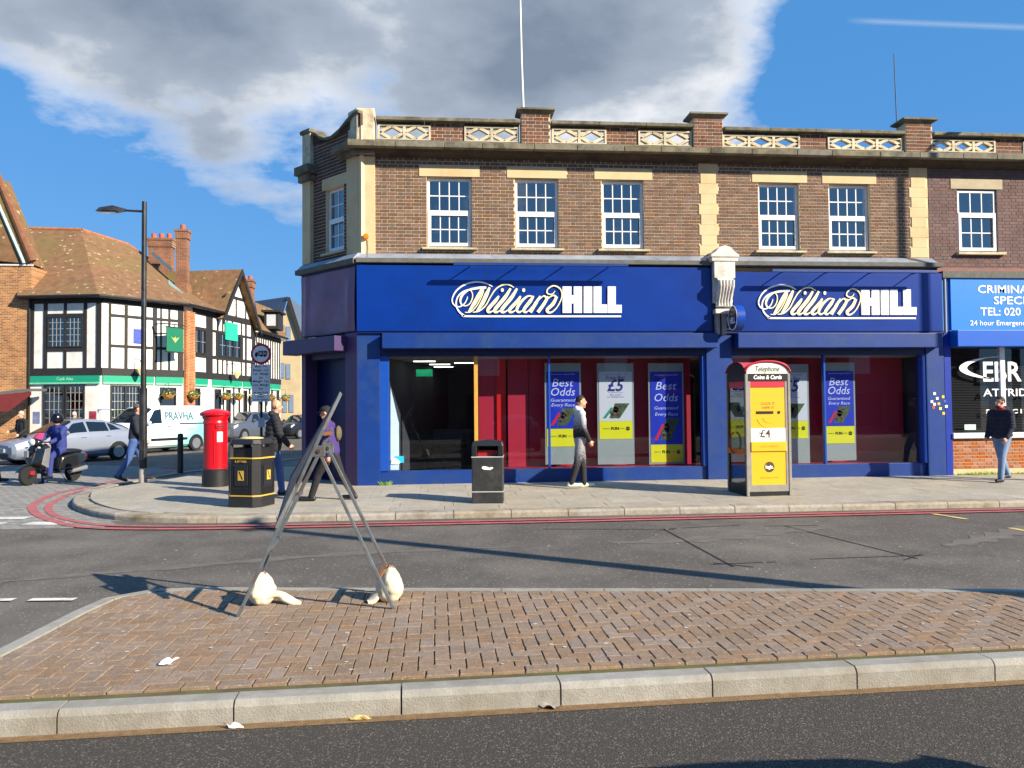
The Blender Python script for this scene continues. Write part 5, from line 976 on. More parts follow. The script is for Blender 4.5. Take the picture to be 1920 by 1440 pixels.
# small square litter bin
a, b = gz(onZ(889, 943, .14)), gz(onZ(947, 944, .14)); t = thing('litter_bin', 'slim black square litter bin with white emblem in front of the shop window', 'litter bin', ((a.x + b.x) / 2, a.y + .25, pz(a.y + .2)), rad(-6))
hw = .27; part('body', MB().box(-hw, hw, -.24, .24, 0, .78), mat('worn_black_plastic', (44, 45, 46), .5, var=.3, scale=7, dirt=(70, 68, 66), dscale=4), t, bevel=.015); part('band', MB().box(-hw - .004, hw + .004, -.245, .245, .19, .205), mat('silver_band', (190, 190, 186), .4), t); part('band', MB().box(-hw - .004, hw + .004, -.245, .245, .782, .797), MATS['silver_band'], t)
for x0, x1 in ((-hw, -hw + .09), (hw - .09, hw)): part('hood_post', MB().box(x0, x1, -.24, .24, .8, .99), M_blk, t, bevel=.012)
part('hood_back', MB().box(-.17, .17, .19, .23, .8, .99), M_blk, t); part('hood', MB().add([(-hw, -.24, .98), (hw, -.24, .98), (hw, .24, .98), (-hw, .24, .98), (-hw + .02, -.22, 1.05), (hw - .02, -.22, 1.05), (hw - .02, .22, 1.05), (-hw + .02, .22, 1.05), (0, -.2, 1.08), (0, .2, 1.08)], [(0, 1, 5, 8, 4), (1, 2, 6, 5), (2, 3, 7, 9, 6), (3, 0, 4, 7), (4, 8, 9, 7), (8, 5, 6, 9)]), M_blk, t, bevel=.012); part('red_liner', MB().box(-.17, .17, -.12, .12, .8, .9), mat('bin_liner_red', (150, 20, 26), .5), t)
text('Torfaen', .075, t, wallM(0, -.243, .6), M_lwhite, width=.2, bold=.004) if False else part('emblem', MB().prism([(-.1, -.243, .6), (-.06, -.243, .575), (.05, -.243, .57), (.1, -.243, .6), (.09, -.243, .62), (.03, -.243, .61), (-.02, -.243, .63), (-.08, -.243, .635)], (0, -.004, 0)), M_lwhite, t)
# bollard
p = gz(onZ(338, 890, .13)); t = thing('bollard', 'plain black bollard beside the pillar box', 'bollard', (p.x, p.y, p.z)); part('post', MB().lathe([(.075, 0), (.07, .9), (.07, .96), (.06, 1.0), (0, 1.01)], 16), M_pole, t, smooth=True); part('collar', MB().lathe([(.078, .84), (.082, .85), (.082, .88), (.078, .89)], 16), M_pole, t)
# street lamps: one in view, two off to the right whose shadows cross the road and the front
def lamp(loc, label, h=6.9, arm=1.0, az=180, r=.085):
    t = thing('street_lamp', label, 'street lamp', loc, 0, 'street lamp columns'); part('column', MB().tube([(0, 0, 0), (0, 0, .02 + h * .33), (0, 0, h * .335), (0, 0, h)], [r, r * .98, r * .72, r * .6], 14), M_pole, t, smooth=True); part('pale_foot', MB().lathe([(r + .004, 0), (r + .004, .3), (r, .32)], 14), mat('worn_foot', (150, 148, 142), .7, var=.2, scale=14), t)
    part('column_door', MB().box(-.05, .05, -r - .006, -r + .01, .5, .95), M_pole, t); d = Vector((math.cos(rad(az)), math.sin(rad(az)), 0)); part('bracket_arm', MB().tube([Vector((0, 0, h - .22)), d * .5 + Vector((0, 0, h - .2)), d * .45 + Vector((0, 0, h - .2))][:2], [.03, .022], 8), M_pole, t)
    hd = part('lantern', MB().add([tuple(d * a + d.cross(Vector((0, 0, 1))) * b + Vector((0, 0, h - .2 + c))) for a, b, c in ((.4, -.04, -.02), (.4, .04, -.02), (.65, .14, -.04), (1.0, .1, -.03), (1.06, 0, -.02), (1.0, -.1, -.03), (.65, -.14, -.04), (.4, -.03, .03), (.4, .03, .03), (.65, .1, .085), (.95, .05, .05), (.95, -.05, .05), (.65, -.1, .085))], [(0, 1, 2, 3, 4, 5, 6), (0, 6, 12, 7), (6, 5, 11, 12), (5, 4, 10, 11), (4, 3, 10), (3, 2, 9, 10), (2, 1, 8, 9), (1, 0, 7, 8), (7, 12, 9, 8), (12, 11, 10, 9)]), M_pole, t, smooth=50); part('lens', MB().box(*sorted((d.x * .6, d.x * .95)), -.07, .07, h - .26, h - .238), mat('lamp_lens', (170, 176, 180), .2), hd); return t
p = gz(onZ(268, 908, .13)); lamp((p.x, p.y, p.z), 'tall black street lamp with flat lantern standing at the corner kerb', atD(269, 374, (p - CAM).dot(fw)).z - p.z)
lamp((8.6, 3.75, 0), 'street lamp out of frame whose shadow crosses the road and island', 7.4, az=120, r=.2); lamp((16.6, 12.4, .1), 'street lamp out of frame whose shadow falls on the shop facade', 11.2, az=90, r=.11)
# lorry restriction sign on a thin post
d = 20.5; p = atD(489, 905, d); t = thing('road_sign', 'round lorry weight limit sign with white time plate on a black post', 'road sign', (p.x, p.y, .13), -rad(5)); zc = atD(488, 663, d).z - .13; k = d / F
part('post', MB().tube([(0, .04, 0), (0, .04, zc + 18 * k)], .035, 10), M_pole, t); R = 19.5 * k
ds = part('disc', MB().lathe([(0, 0), (R, 0), (R, .02), (0, .02)], 40, (0, 0, zc), axis='y'), mat('sign_red', (190, 24, 40), .4), t); part('disc_face', MB().lathe([(0, 0), (R * .78, 0), (R * .78, .003), (0, .003)], 40, (0, -.004, zc), axis='y'), mat('sign_white', (226, 230, 234), .4), ds)
w = R * .58; lr = MB().prism([(-w * .45, -.0075, zc - .05), (w, -.0075, zc - .05), (w, -.0075, zc + .075), (-w * .45, -.0075, zc + .075)], (0, -.002, 0)).prism([(-w, -.0075, zc - .05), (-w * .5, -.0075, zc - .05), (-w * .5, -.0075, zc + .045), (-w * .8, -.0075, zc + .045), (-w, -.0075, zc - .0)], (0, -.002, 0))
for x in (-w * .75, w * .1, w * .65): lr.lathe([(0, 0), (.028, 0), (.028, .003), (0, .003)], 12, (x, -.0095, zc - .055), axis='y')
part('lorry_symbol', lr, mat('sign_black', (24, 24, 28), .5), ds); text('16.5t', .1, ds, wallM(w * .27, -.0108, zc + .012), MATS['sign_white'], width=w * 1.15, extrude=.0005, bold=.002)
z1 = zc - R - .01; z0 = z1 - 56 * k; pl = part('time_plate', MB().box(-17 * k, 17 * k, 0, .015, z0, z1), MATS['sign_white'], t)
for i, s in enumerate(('Mon - Fri', 'Midnight - 7 am', '7 pm - Midnight', 'Sat', 'Midnight - 7 am', '1 pm - Midnight', 'Sun', 'at any time')): text(s, .075, pl, wallM(0, -.002, z1 - .05 - i * (z1 - z0 - .08) / 7.2), MATS['sign_black'], extrude=.0005, width=min(.40, .033 * len(s)), bold=.001)
p2 = part('exception_plate', MB().box(-17 * k, 17 * k, 0, .015, z0 - .19, z0 - .015), MATS['sign_white'], t)
for i, s in enumerate(('Except', 'permit holders')): text(s, .07, p2, wallM(0, -.002, z0 - .06 - i * .075), MATS['sign_black'], extrude=.0005, width=.028 * len(s))
part('small_plate', MB().box(-.07, .1, 0, .012, z0 - .85, z0 - .6), mat('grey_plate', (170, 176, 190), .4), t)
# telephone kiosk
a, b = gz(onZ(1391, 930, .13)), gz(onZ(1482, 930, .13)); W = .43; t = thing('telephone_kiosk', 'telephone kiosk with red domed roof and yellow vape adverts', 'telephone kiosk', ((a.x + b.x) / 2 + .05, (a.y + b.y) / 2 + .43, pz(a.y)), rad(3))
M_al = mat('grey_kiosk_metal', (138, 134, 126), .45, .0, var=.15, scale=8); M_kblk = mat('kiosk_black', (26, 26, 28), .4); M_kred = mat('kiosk_red', (196, 40, 60), .4, var=.08, scale=5); M_ky = mat('advert_yellow', (226, 172, 20), .45, var=.02); HK = 2.2
for x in (-1, 1):
    for y in (-1, 1): part('corner_post', MB().box(min(x * W, x * (W - .05)), max(x * W, x * (W - .05)), min(y * W, y * (W - .05)), max(y * W, y * (W - .05)), 0, HK), M_al, t, bevel=.006)
for nm, M4 in (('front', Matrix.Identity(4)), ('left', Matrix.Rotation(rad(-90), 4, 'Z')), ('right', Matrix.Rotation(rad(90), 4, 'Z')), ('back', Matrix.Rotation(rad(180), 4, 'Z'))):
    fr = MB().box(-W + .05, -W + .1, -W + .012, -W + .05, .08, HK).box(W - .1, W - .05, -W + .012, -W + .05, .08, HK).box(-W + .1, W - .1, -W + .012, -W + .05, .08, .2); part('panel_frame', fr.xf(M4), M_kblk if nm != 'front' else M_al, t)
    part('header', MB().box(-W + .05, W - .05, -W + .004, -W + .05, 2.07, HK).xf(M4), M_kblk, t); part('red_band', MB().box(-W + .1, W - .1, -W + .016, -W + .04, 1.96, 2.068).xf(M4), M_kred, t)
    n = 16; arch = [((W - .03) * math.cos(math.pi * i / n), -W + .01, HK + .002 + .205 * math.sin(math.pi * i / n) ** .8) for i in range(n + 1)]; lu = part('lunette', MB().prism(arch, (0, .02, 0)).xf(M4), mat('lunette_cream', (220, 222, 206), .5) if nm == 'front' else M_kblk, t)
    if nm == 'front':
        text('Telephone', .14, lu, wallM(0, -W + .006, HK + .085), mat('dark_green_letter', (50, 60, 56), .5), shear=.3, width=.46, extrude=.001); text('Coins & Cards', .1, lu, wallM(0, -W + .001, 2.135), M_lwhite, shear=.2, bold=.003, width=.54, extrude=.001)
        ad = part('advert', MB().box(-W + .1, W - .1, -W + .02, -W + .04, 1.22, 1.95), M_ky, t, label='yellow vape advert'); part('price_panel', MB().box(-W + .1, W - .1, -W + .016, -W + .0195, .98, 1.219), M_lwhite, ad); md = part('middle_rail', MB().box(-W + .09, W - .09, -W - .005, -W + .04, .8, .975), M_ky, t, bevel=.01); lo = part('lower_advert', MB().box(-W + .1, W - .1, -W + .02, -W + .04, .2, .795), M_ky, t)
        br = mat('advert_brown', (70, 58, 20), .5)
        for s, sz, z, wd, par, m in (('CLICK IT', .066, 1.66, .27, ad, br), ('VAPE IT', .066, 1.585, .24, ad, br), ('£4', .19, 1.12, .2, ad, M_pblk2 if False else br), ('STARTER KIT', .034, 1.045, .25, ad, br), ('LIMITED TIME ONLY', .034, 1.005, .36, ad, br), ('LOGIC COMPACT', .045, .89, .36, md, mat('advert_ochre', (196, 150, 20), .5)), ('logicvapes.co.uk', .045, .33, .34, lo, mat('advert_orange', (220, 130, 20), .5))):
            text(s, sz, par, wallM(.0 if s != '£4' else -.06, -W + (.0145 if z < 1.2 and z > .97 else .0185 if par is not md else -.007), z), m, width=wd, extrude=.0005, bold=.003 if s == '£4' else 0)
        part('vape_pen', MB().box(-.22, .1, -W + .008, -W + .019, 1.48, 1.525), M_kblk, ad); part('vape_tip', MB().box(.19, .23, -W + .008, -W + .019, 1.48, 1.525), M_kblk, ad); part('slash', MB().bar((-.2, -W + .0145, 1.07), (-.15, -W + .0145, 1.17), .012, .004), br, ad)
        for rr in (.13, .24): part('swirl', MB().tube([(.03 + rr * math.cos(rad(q)), -W + .019, 1.42 + rr * .8 * math.sin(rad(q))) for q in range(190, 300, 10)], .007, 4), mat('advert_swirl', (222, 178, 16), .5), ad)  # printed swirls in a second yellow
        rd = part('roundel', MB().lathe([(0, 0), (.095, 0), (.095, .004), (0, .004)], 28, (.01, -W + .0155, .52), axis='y'), br, lo); text('logic.', .085, rd, wallM(.01, -W + .0145, .52), M_lwhite, width=.15, extrude=.0005, bold=.004)
    else:
        part('pane', MB().box(-W + .1, W - .1, -W + .025, -W + .031, .84, 1.955).xf(M4), glass('kiosk_glass', (200, 210, 214), .08), t); part('pane', MB().box(-W + .1, W - .1, -W + .025, -W + .031, .2, .74).xf(M4), MATS['kiosk_glass'], t); part('middle_rail', MB().box(-W + .06, W - .06, -W + .0, -W + .05, .742, .838).xf(M4), mat('rail_orange', (196, 96, 24), .5) if nm == 'left' else M_kblk, t)
    part('kick_panel', MB().box(-W + .05, W - .05, -W + .02, -W + .05, .0, .078).xf(M4), M_kblk, t)
part('inside_poster', MB().box(-W + .055, -W + .06, -.2, .28, .98, 1.85), mat('window_poster_print', (150, 170, 176), .6, var=.9, scale=7, dirt=(60, 110, 110), dscale=5), t); part('inside_footer', MB().box(-W + .055, -W + .06, -.2, .28, .86, .978), mat('poster_lime', (206, 210, 40), .5), t); part('telephone_unit', MB().box(-.2, .2, .22, .36, .8, 1.6), M_kblk, t)
part('door_handle', MB().tube([(-W - .0, .1, 1.14), (-W - .06, .1, 1.08), (-W - .08, .1, .94), (-W - .06, .1, .8), (-W, .1, .74)], .015, 8), mat('handle_red', (170, 20, 40), .4), t, smooth=True)
def vault(u, v):
    x, y = (u * 2 - 1), (v * 2 - 1); ar = lambda q: .215 * max(0, 1 - abs(q) ** 2.4) ** .55; return (x * (W + .005), y * (W + .005), HK + .012 + max(ar(x), ar(y)))
part('domed_roof', MB().grid(vault, 36, 36), mat('roof_red', (186, 62, 66), .5, var=.2, scale=6, dirt=(150, 84, 70), dscale=4), t, smooth=60)
for y in (-1, 1): part('roof_rim', MB().tube([(x_, y * (W + .006), HK + .012 + .215 * max(0, 1 - abs(x_ / (W + .005)) ** 2.4) ** .55) for x_ in [(-1 + i / 12) * W for i in range(25)]], .017, 6), M_kred, t, smooth=True)
# folding road-works sign seen edge on, weighted with sandbags
fl = Vector((-1.58, 6.53, .125)); fr = Vector((-.37, 6.63, .125)); bl = Vector((-1.66, 7.2, .125)); brr = Vector((-.34, 7.13, .125)); pv, pvb = onY(598, 846, 6.58), onY(615, 840, 7.15); tp, tpb = onY(607, 803, 6.58), onY(622, 803, 7.15)
t = thing('roadworks_sign', 'folding steel road works sign standing edge on upon the brick island', 'road sign', (-1.0, 6.85, .125))
def A_(name, mb, m, parent=None, **k): return part(name, mb, m, parent or t, world=True, **k)
def angle_iron(a, b): return MB().bar(a, b, .045, .006, up=(0, 1, 0)).bar(a + Vector((-.018, .02, 0)), b + Vector((-.018, .02, 0)), .006, .045, up=(0, 1, 0))
for a, b in ((fl, tp), (bl, tpb)): A_('sign_leg', MB().bar(a, b, .045, .026), M_galv, bevel=.003)
for a, b in ((fr, pv), (brr, pvb)): A_('stay_leg', MB().bar(a, b, .04, .026), M_galv, bevel=.003)
for a in (pv, pvb): A_('hinge_plate', MB().box(a.x - .05, a.x + .05, a.y - .02, a.y + .02, a.z - .045, a.z + .045), M_galv, bevel=.004); A_('bolt', MB().lathe([(0, -.03), (.016, -.03), (.016, .03), (0, .03)], 8, tuple(a), axis='y'), mat('bright_bolt', (190, 194, 198), .3, 1))
for f in (0.97, .62, .36): a, b = fl.lerp(tp, f), bl.lerp(tpb, f); A_('cross_bar', MB().bar(a + Vector((.01, .0, 0)), b + Vector((.01, 0, 0)), .035, .03), M_galv if f < .9 else M_rust)
for f in (.12,): A_('cross_bar', MB().bar(fl.lerp(tp, f), bl.lerp(tpb, f), .03, .03), M_galv); A_('cross_bar', MB().bar(fr.lerp(pv, .2), brr.lerp(pvb, .2), .03, .03), M_rust)
T1 = onY(639, 737, 6.88); T2 = onY(517, 990, 6.42); T3 = onY(546, 896, 7.42); up_ = (tp - fl).normalized(); nrm_ = up_.cross(Vector((0, 1, 0))).normalized()
A_('sign_plate', MB().prism([T1, T2, T3], nrm_ * .004), mat('sign_back_grey', (70, 74, 78), .5, .4, var=.2, scale=8, dirt=(104, 80, 60), dscale=6))
for a, b in ((T1, T2), (T2, T3), (T3, T1)): A_('plate_rim', MB().bar(a, b, .012, .03), M_galv)
M_bag = mat('canvas_sandbag', (214, 206, 184), .9, var=.15, scale=8, bump=1.0, bscale=16, dirt=(190, 176, 140), dscale=6)
def bag(label, loc, dims, rz=0, tail=None, lean=0.0):
    def f(u, v):
        a = u * 2 * math.pi; th = v; r = math.sin(math.pi * (.1 + .9 * th)) ** .55 * (1 - .3 * th) if th < .999 else .12; z = th
        n = mnoise.noise(Vector((math.cos(a) * 1.4, math.sin(a) * 1.4, th * 2.2 + loc[0] * 3))) * .2 + mnoise.noise(Vector((math.cos(a) * 4, math.sin(a) * 4, th * 7 + loc[1]))) * .13; return (dims[0] * r * (1 + n) * math.cos(a) + lean * th, dims[1] * r * (1 + n) * math.sin(a), dims[2] * z * (1 + n * .15))
    t = thing('sandbag', label, 'sandbag', loc, rz, 'sandbags holding down the sign'); part('sack', MB().grid(f, 36, 24), M_bag, t, smooth=80)
    part('neck_tie', MB().lathe([(.03, dims[2] * .93), (.034, dims[2] * .96), (.03, dims[2] * .99)], 10, (lean * .96, 0, 0)), M_rust, t)
    if tail:
        def g(u, v):
            a = v * 2 * math.pi; r = .055 * (1 - u * .5) * (1 + .3 * math.sin(u * 9 + a * 2)); return (tail[0] * u, tail[1] * u + r * 1.5 * math.cos(a), .045 * (1 - u * .3) + r * .8 * math.sin(a) + .03 * math.sin(u * 5))
        part('loose_sack_end', MB().grid(g, 20, 16), M_bag, t, smooth=80)
    return t
p = onZ(487, 1136, .125); bag('white canvas sandbag with trailing sack end at left foot of the sign', (p.x + .0, p.y + .1, .125), (.125, .17, .26), 0, (.34, -.06)); p = onZ(722, 1128, .125); bag('plump white canvas sandbag hung at the right leg of the sign', (p.x + .03, p.y + .05, .125), (.125, .16, .29), .4, (-.2, .0), .02)
# litter
def scrap(name, label, px, py, z, w, h, c, cat='litter'):
    p = onZ(px, py, z); mb = MB(); ph = random.random() * 6
    mb.grid(lambda u, v: ((u - .5) * w + .02 * math.sin(v * 5 + ph), (v - .5) * h, .004 + .03 * abs(math.sin(u * 4 + ph) * math.cos(v * 3 + ph))), 8, 8); o = single(name, mb, mat('scrap_%d' % px, c, .8, var=.1), label, cat, (p.x, p.y, z + .003), smooth=80); return o
scrap('crumpled_paper', 'crumpled white paper scrap lying on the brick island', 318, 1244, .126, .07, .1, (236, 236, 236)); scrap('crushed_carton', 'crushed grey drinks carton in the gutter below the near kerb', 1030, 1327, .004, .11, .1, (150, 142, 134)); scrap('paper_strip', 'flat white paper strip on the near carriageway at left', 438, 1366, .004, .08, .035, (226, 224, 220)); scrap('wooden_stick', 'pale yellow wooden stick lying in the near gutter', 675, 1352, .004, .09, .012, (226, 196, 130))
mb = MB()
for k in range(60): a = random.uniform(0, 6.3); r = random.uniform(0, .1); l = random.uniform(.05, .13); x, y = r * math.cos(a), r * .5 * math.sin(a); mb.poly([(x - .012, y, 0), (x + .012, y, 0), (x + math.cos(a) * l * .8, y + math.sin(a) * l * .4, l * .8)])
p = onZ(726, 906, .16); single('weed_tuft', mb, mat('weed_green', (116, 156, 40), .8, var=.3, scale=20, island=.3), 'small bright green weed at the foot of the blue pilaster', 'weed', (p.x, 16.82, pz(16.8)))

mb = MB()                                     # trodden gum and paint flecks on the island, the road and the pavement
for k in range(190):
    if k < 70: x, y, z = random.uniform(-2.6, 5), random.uniform(5.0, 6.5), .1275
    elif k < 120: x, y, z = random.uniform(-4, 9), random.uniform(8, 11.8), .006
    else: x = random.uniform(-4.5, 12); y = random.uniform(13.2, 16.6); z = pz(y) + .0035
    r = random.uniform(.006, .02) * (1 if k < 120 else 1.3); a0 = random.random() * 6; mb.poly([(x + r * math.cos(a0 + q * 1.05) * random.uniform(.7, 1.2), y + r * math.sin(a0 + q * 1.05) * random.uniform(.7, 1.2), z) for q in range(6)])
gm = structure('gum_spots', mb, mat('pale_gum', (186, 182, 172), .8, var=.15, scale=3), kind='stuff'); gm['label'] = 'pale trodden gum spots scattered over paving and road'; gm['category'] = 'gum spots'
# ================================================================ vehicles
M_tyre = mat('tyre_rubber', (26, 26, 27), .85, var=.1); M_rim = mat('alloy_rim', (176, 178, 182), .3, .8); M_cglass = mat('car_glass', (20, 30, 40), .04, 0, var=0, spec=.8); M_trim = mat('black_trim', (22, 22, 24), .5); M_head = mat('headlamp', (226, 230, 236), .1, .3, var=.02); M_plate = mat('white_plate', (226, 226, 220), .5)
def catm(S, x):
    i = 0
    while i < len(S) - 2 and S[i + 1][0] < x: i += 1
    p1, p2 = S[i], S[i + 1]; t = (x - p1[0]) / (p2[0] - p1[0]); t = max(0, min(1, t)); return [p1[k] + (p2[k] - p1[k]) * t for k in range(len(p1))]
def section(S, x):
    x_, w, zb, zt, wr, zr = catm(S, x); return [(0, zb), (w * .84, zb), (w * .965, zb + .1), (w, zb + .42 * (zt - zb)), (w * .985, zt - .12), (w * .94, zt), (wr, zr - .06), (wr * .86, zr), (0, zr + .025)]
def spoint(S, x, s):                         # s counts along the section, sign gives the side
    P = section(S, x); a = abs(s); i = min(int(a), 7); t = a - i; y = P[i][0] + (P[i + 1][0] - P[i][0]) * t; z = P[i][1] + (P[i + 1][1] - P[i][1]) * t; return Vector((x, -y if s < 0 else y, z))
def patch(S, pts, n=8, out=.008, side=-1):
    """panel lying on the body: corners in (x, s), lifted off the surface"""
    def f(u, v):
        a = [pts[0][k] + (pts[1][k] - pts[0][k]) * u for k in (0, 1)]; b = [pts[3][k] + (pts[2][k] - pts[3][k]) * u for k in (0, 1)]; x, s = a[0] + (b[0] - a[0]) * v, a[1] + (b[1] - a[1]) * v
        e = .01; p = spoint(S, x, s); du = spoint(S, x + e, s) - spoint(S, x - e, s); dv = spoint(S, x, s + e if s >= 0 else s - e) - spoint(S, x, s - e if s >= 0 else s + e); nn = du.cross(dv)
        nn = nn.normalized() if nn.length > 1e-9 else Vector((0, side, 0)); c = Vector((p.x + (.35 if p.x < 1 else -.35 if p.x > 4 else 0), 0, .5))
        if nn.dot(p - c) < 0: nn = -nn
        return p + nn * out
    return MB().grid(f, n, n)
def screen(S, x0, x1, edge=6.12, out=.014):
    """glass across the car between two stations, from one roof edge over the middle to the other"""
    def f(u, v):
        t = u * 2 - 1; x = x0 + (x1 - x0) * v; s = 8 - abs(t) * (8 - edge); p = spoint(S, x, s); e = .01; du = spoint(S, x + e, s) - spoint(S, x - e, s); n = Vector((-du.z, 0, du.x)).normalized()
        if n.z < 0: n = -n
        return Vector((p.x, math.copysign(p.y, t), p.z)) + n * out
    return MB().grid(f, 16, 10)
def car(name, label, loc, rz, S, paint, wheels, r, glassy, screens, lights, plate=None, group=None, hand=(), body_smooth=50):
    t = thing(name, label, 'van' if 'van' in name else 'car', loc, rz, group); Lc = S[-1][0]; xs = sorted(set([Lc * i / 56 for i in range(57)] + [q[0] for q in S])); mb = MB(); n = 9; V_ = []
    for x in xs:
        P = section(S, x); ring = [(x, -p[0], p[1]) for p in P[1:-1]][::-1] + [(x, 0, P[0][1])] + [(x, p[0], p[1]) for p in P[1:-1]] + [(x, 0, P[-1][1])]; V_ += ring; m = len(ring)
    fs = [(i * m + j, i * m + (j + 1) % m, (i + 1) * m + (j + 1) % m, (i + 1) * m + j) for i in range(len(xs) - 1) for j in range(m)] + [tuple(range(m)), tuple(range((len(xs) - 1) * m, len(xs) * m))[::-1]]; mb.add(V_, fs)
    me = mb.mesh('body', paint); b = link('body', me, t)
    me.polygons.foreach_set('use_smooth', [True] * len(me.polygons))
    try: me.set_sharp_from_angle(angle=rad(32))
    except Exception: pass
    wm = max(q[1] for q in S)
    for wx in wheels:                         # black discs on the flanks, painted in for the shade inside the arches
        for sd in (-1, 1):
            P3 = [(wx + r * 1.16 * math.cos(rad(g)), sd * (wm * .93), r + r * 1.16 * math.sin(rad(g))) for g in range(-22, 203, 9)]
            part('wheel_arch', MB().prism(P3, (0, sd * (wm * .07 + .004), 0)), M_trim, b)
    for g in glassy:
        for sd in (-1, 1): part('side_window', patch(S, [(x, sd * s) for x, s in g], 16, .014, side=sd), M_cglass, b, smooth=80)
    for g in screens: part('windscreen' if g[0][0] < Lc / 2 else 'rear_window', screen(S, g[0][0] + .03, g[2][0]), M_cglass, b, smooth=80)
    for g in lights:
        for sd in (-1, 1): part('headlight' if g[0][0] < Lc / 2 else 'tail_light', patch(S, [(x, sd * s) for x, s in g], 6, .02, sd), M_head if g[0][0] < Lc / 2 else mat('tail_red', (150, 14, 20), .2), b, smooth=80)
    for wx in wheels:
        for sd in (-1, 1):
            yc = sd * (max(q[1] for q in S) - .088); w = part('wheel', MB().lathe([(r * .66, -.1), (r * .94, -.1), (r, -.07), (r, .07), (r * .94, .1), (r * .66, .1)], 28, (wx, yc, r), axis='y'), M_tyre, t, smooth=40)
            yo = yc + sd * .1; rm = MB().lathe([(r * .58, -.008), (r * .67, -.008), (r * .67, .012), (r * .58, .012)], 24, (wx, yo, r), axis='y').lathe([(0, -.01), (r * .16, -.01), (r * .16, .02), (0, .02)], 12, (wx, yo, r), axis='y')
            for k in range(6): a = k * math.pi / 3; rm.bar((wx + r * .1 * math.cos(a), yo + sd * .008, r + r * .1 * math.sin(a)), (wx + r * .62 * math.cos(a), yo + sd * .008, r + r * .62 * math.sin(a)), .014, r * .2, up=(0, 1, 0)) if False else rm.prism([(wx + r * q * math.cos(a + o), yo + sd * .004, r + r * q * math.sin(a + o)) for q, o in ((.14, -.5), (.62, -.16), (.62, .16), (.14, .5))], (0, sd * .01, 0))
            part('rim', rm, M_rim, w)
    for x in hand:
        for sd in (-1, 1): p = spoint(S, x, sd * 4.1); part('door_handle', MB().box(x - .09, x + .09, min(p.y, p.y + sd * .03), max(p.y, p.y + sd * .03), p.z - .015, p.z + .015), paint if name != 'delivery_van' else M_trim, b, bevel=.006)
    for sd in (-1, 1): p = spoint(S, glassy[0][0][0] + .12, sd * 5.1); part('wing_mirror', MB().ball((p.x, p.y + sd * .12, p.z + .06), (.07, .12, .085), 10), paint, b, smooth=True)
    if plate: p = spoint(S, .0, 3.0); pl = part('number_plate', MB().box(-.03, -.012, -.26, .26, .44, .55), M_plate, t); ML = Matrix(((0, 0, -1, -.032), (-1, 0, 0, 0), (0, 1, 0, .495), (0, 0, 0, 1))); text(plate, .1, pl, ML, M_trim, width=.44, extrude=.0005, bold=.002)
    part('front_grille', MB().box(-.012, .06, -.5, .5, .26, .40), M_trim, t, bevel=.01); part('underside', MB().box(.3, Lc - .3, -.6, .6, .16, .3), M_trim, t)
    return t
def paint(name, c, **k): return mat(name, c, .28, .35, var=.03, coat=.6, **k)
PR = [(0, .70, .28, .62, .52, .65), (.10, .80, .21, .69, .62, .73), (.45, .85, .18, .79, .66, .83), (1.0, .87, .17, .90, .70, .94), (1.15, .87, .17, .92, .70, .98), (2.05, .87, .17, .96, .58, 1.46), (2.5, .87, .17, .98, .58, 1.49), (3.2, .87, .17, 1.0, .57, 1.45), (4.0, .85, .18, 1.03, .54, 1.22), (4.35, .80, .26, .98, .52, 1.05), (4.46, .70, .38, .88, .46, .92)]
q = ground(2, 26.4); car('silver_car', 'silver hatchback parked nose to the left behind the scooter', (q.x, q.y, 0), rad(53), PR, paint('silver_paint', (146, 154, 170)), (.88, 3.58), .315, [[(1.55, 5.15), (2.45, 5.15), (2.4, 5.93), (1.98, 5.85)], [(2.53, 5.15), (3.25, 5.15), (3.2, 5.93), (2.5, 5.93)], [(3.32, 5.2), (3.75, 5.35), (3.5, 5.85), (3.28, 5.93)]], [[(1.2, -7.1), (1.2, 7.1), (2.0, 6.9), (2.0, -6.9)], [(3.4, -6.9), (3.4, 6.9), (4.2, 6.8), (4.2, -6.8)]], [[(.12, 4.2), (.5, 4.6), (.55, 5.3), (.16, 5.3)], [(4.2, 4.3), (4.42, 4.3), (4.42, 5), (4.2, 5)]], 'YS10 AZA', hand=(2.3, 3.2))
VN = [(0, .78, .38, .78, .62, .82), (.1, .92, .27, .95, .74, 1.0), (.45, .97, .22, 1.08, .82, 1.13), (.8, .98, .22, 1.14, .84, 1.2), (1.75, .98, .22, 1.2, .80, 1.9), (2.1, .98, .22, 1.2, .83, 1.97), (4.7, .98, .22, 1.2, .84, 1.97), (4.92, .97, .25, 1.2, .83, 1.93), (4.97, .95, .4, 1.18, .8, 1.84)]
m = bpy.data.materials.new('van_wrap'); m.use_nodes = True; tt_ = m.node_tree; bs = tt_.nodes['Principled BSDF']; bs.inputs['Roughness'].default_value = .3; bs.inputs['Coat Weight'].default_value = .4; tcn = N(tt_, 'ShaderNodeTexCoord'); spx = N(tt_, 'ShaderNodeSeparateXYZ'); L(tt_, tcn.outputs['Object'], spx.inputs[0]); ff = mth(tt_, 'SUBTRACT', mth(tt_, 'MULTIPLY', spx.outputs[0], .5), mth(tt_, 'MULTIPLY', spx.outputs[2], .55)); ff = mth(tt_, 'MULTIPLY', mth(tt_, 'SUBTRACT', ff, .75), 1.3, clamp=True); mk = N(tt_, 'ShaderNodeMix', data_type='RGBA'); L(tt_, ff, mk.inputs['Factor']); mk.inputs['A'].default_value = lin((222, 230, 238)); mk.inputs['B'].default_value = lin((120, 204, 196)); L(tt_, mk.outputs['Result'], bs.inputs['Base Color'])
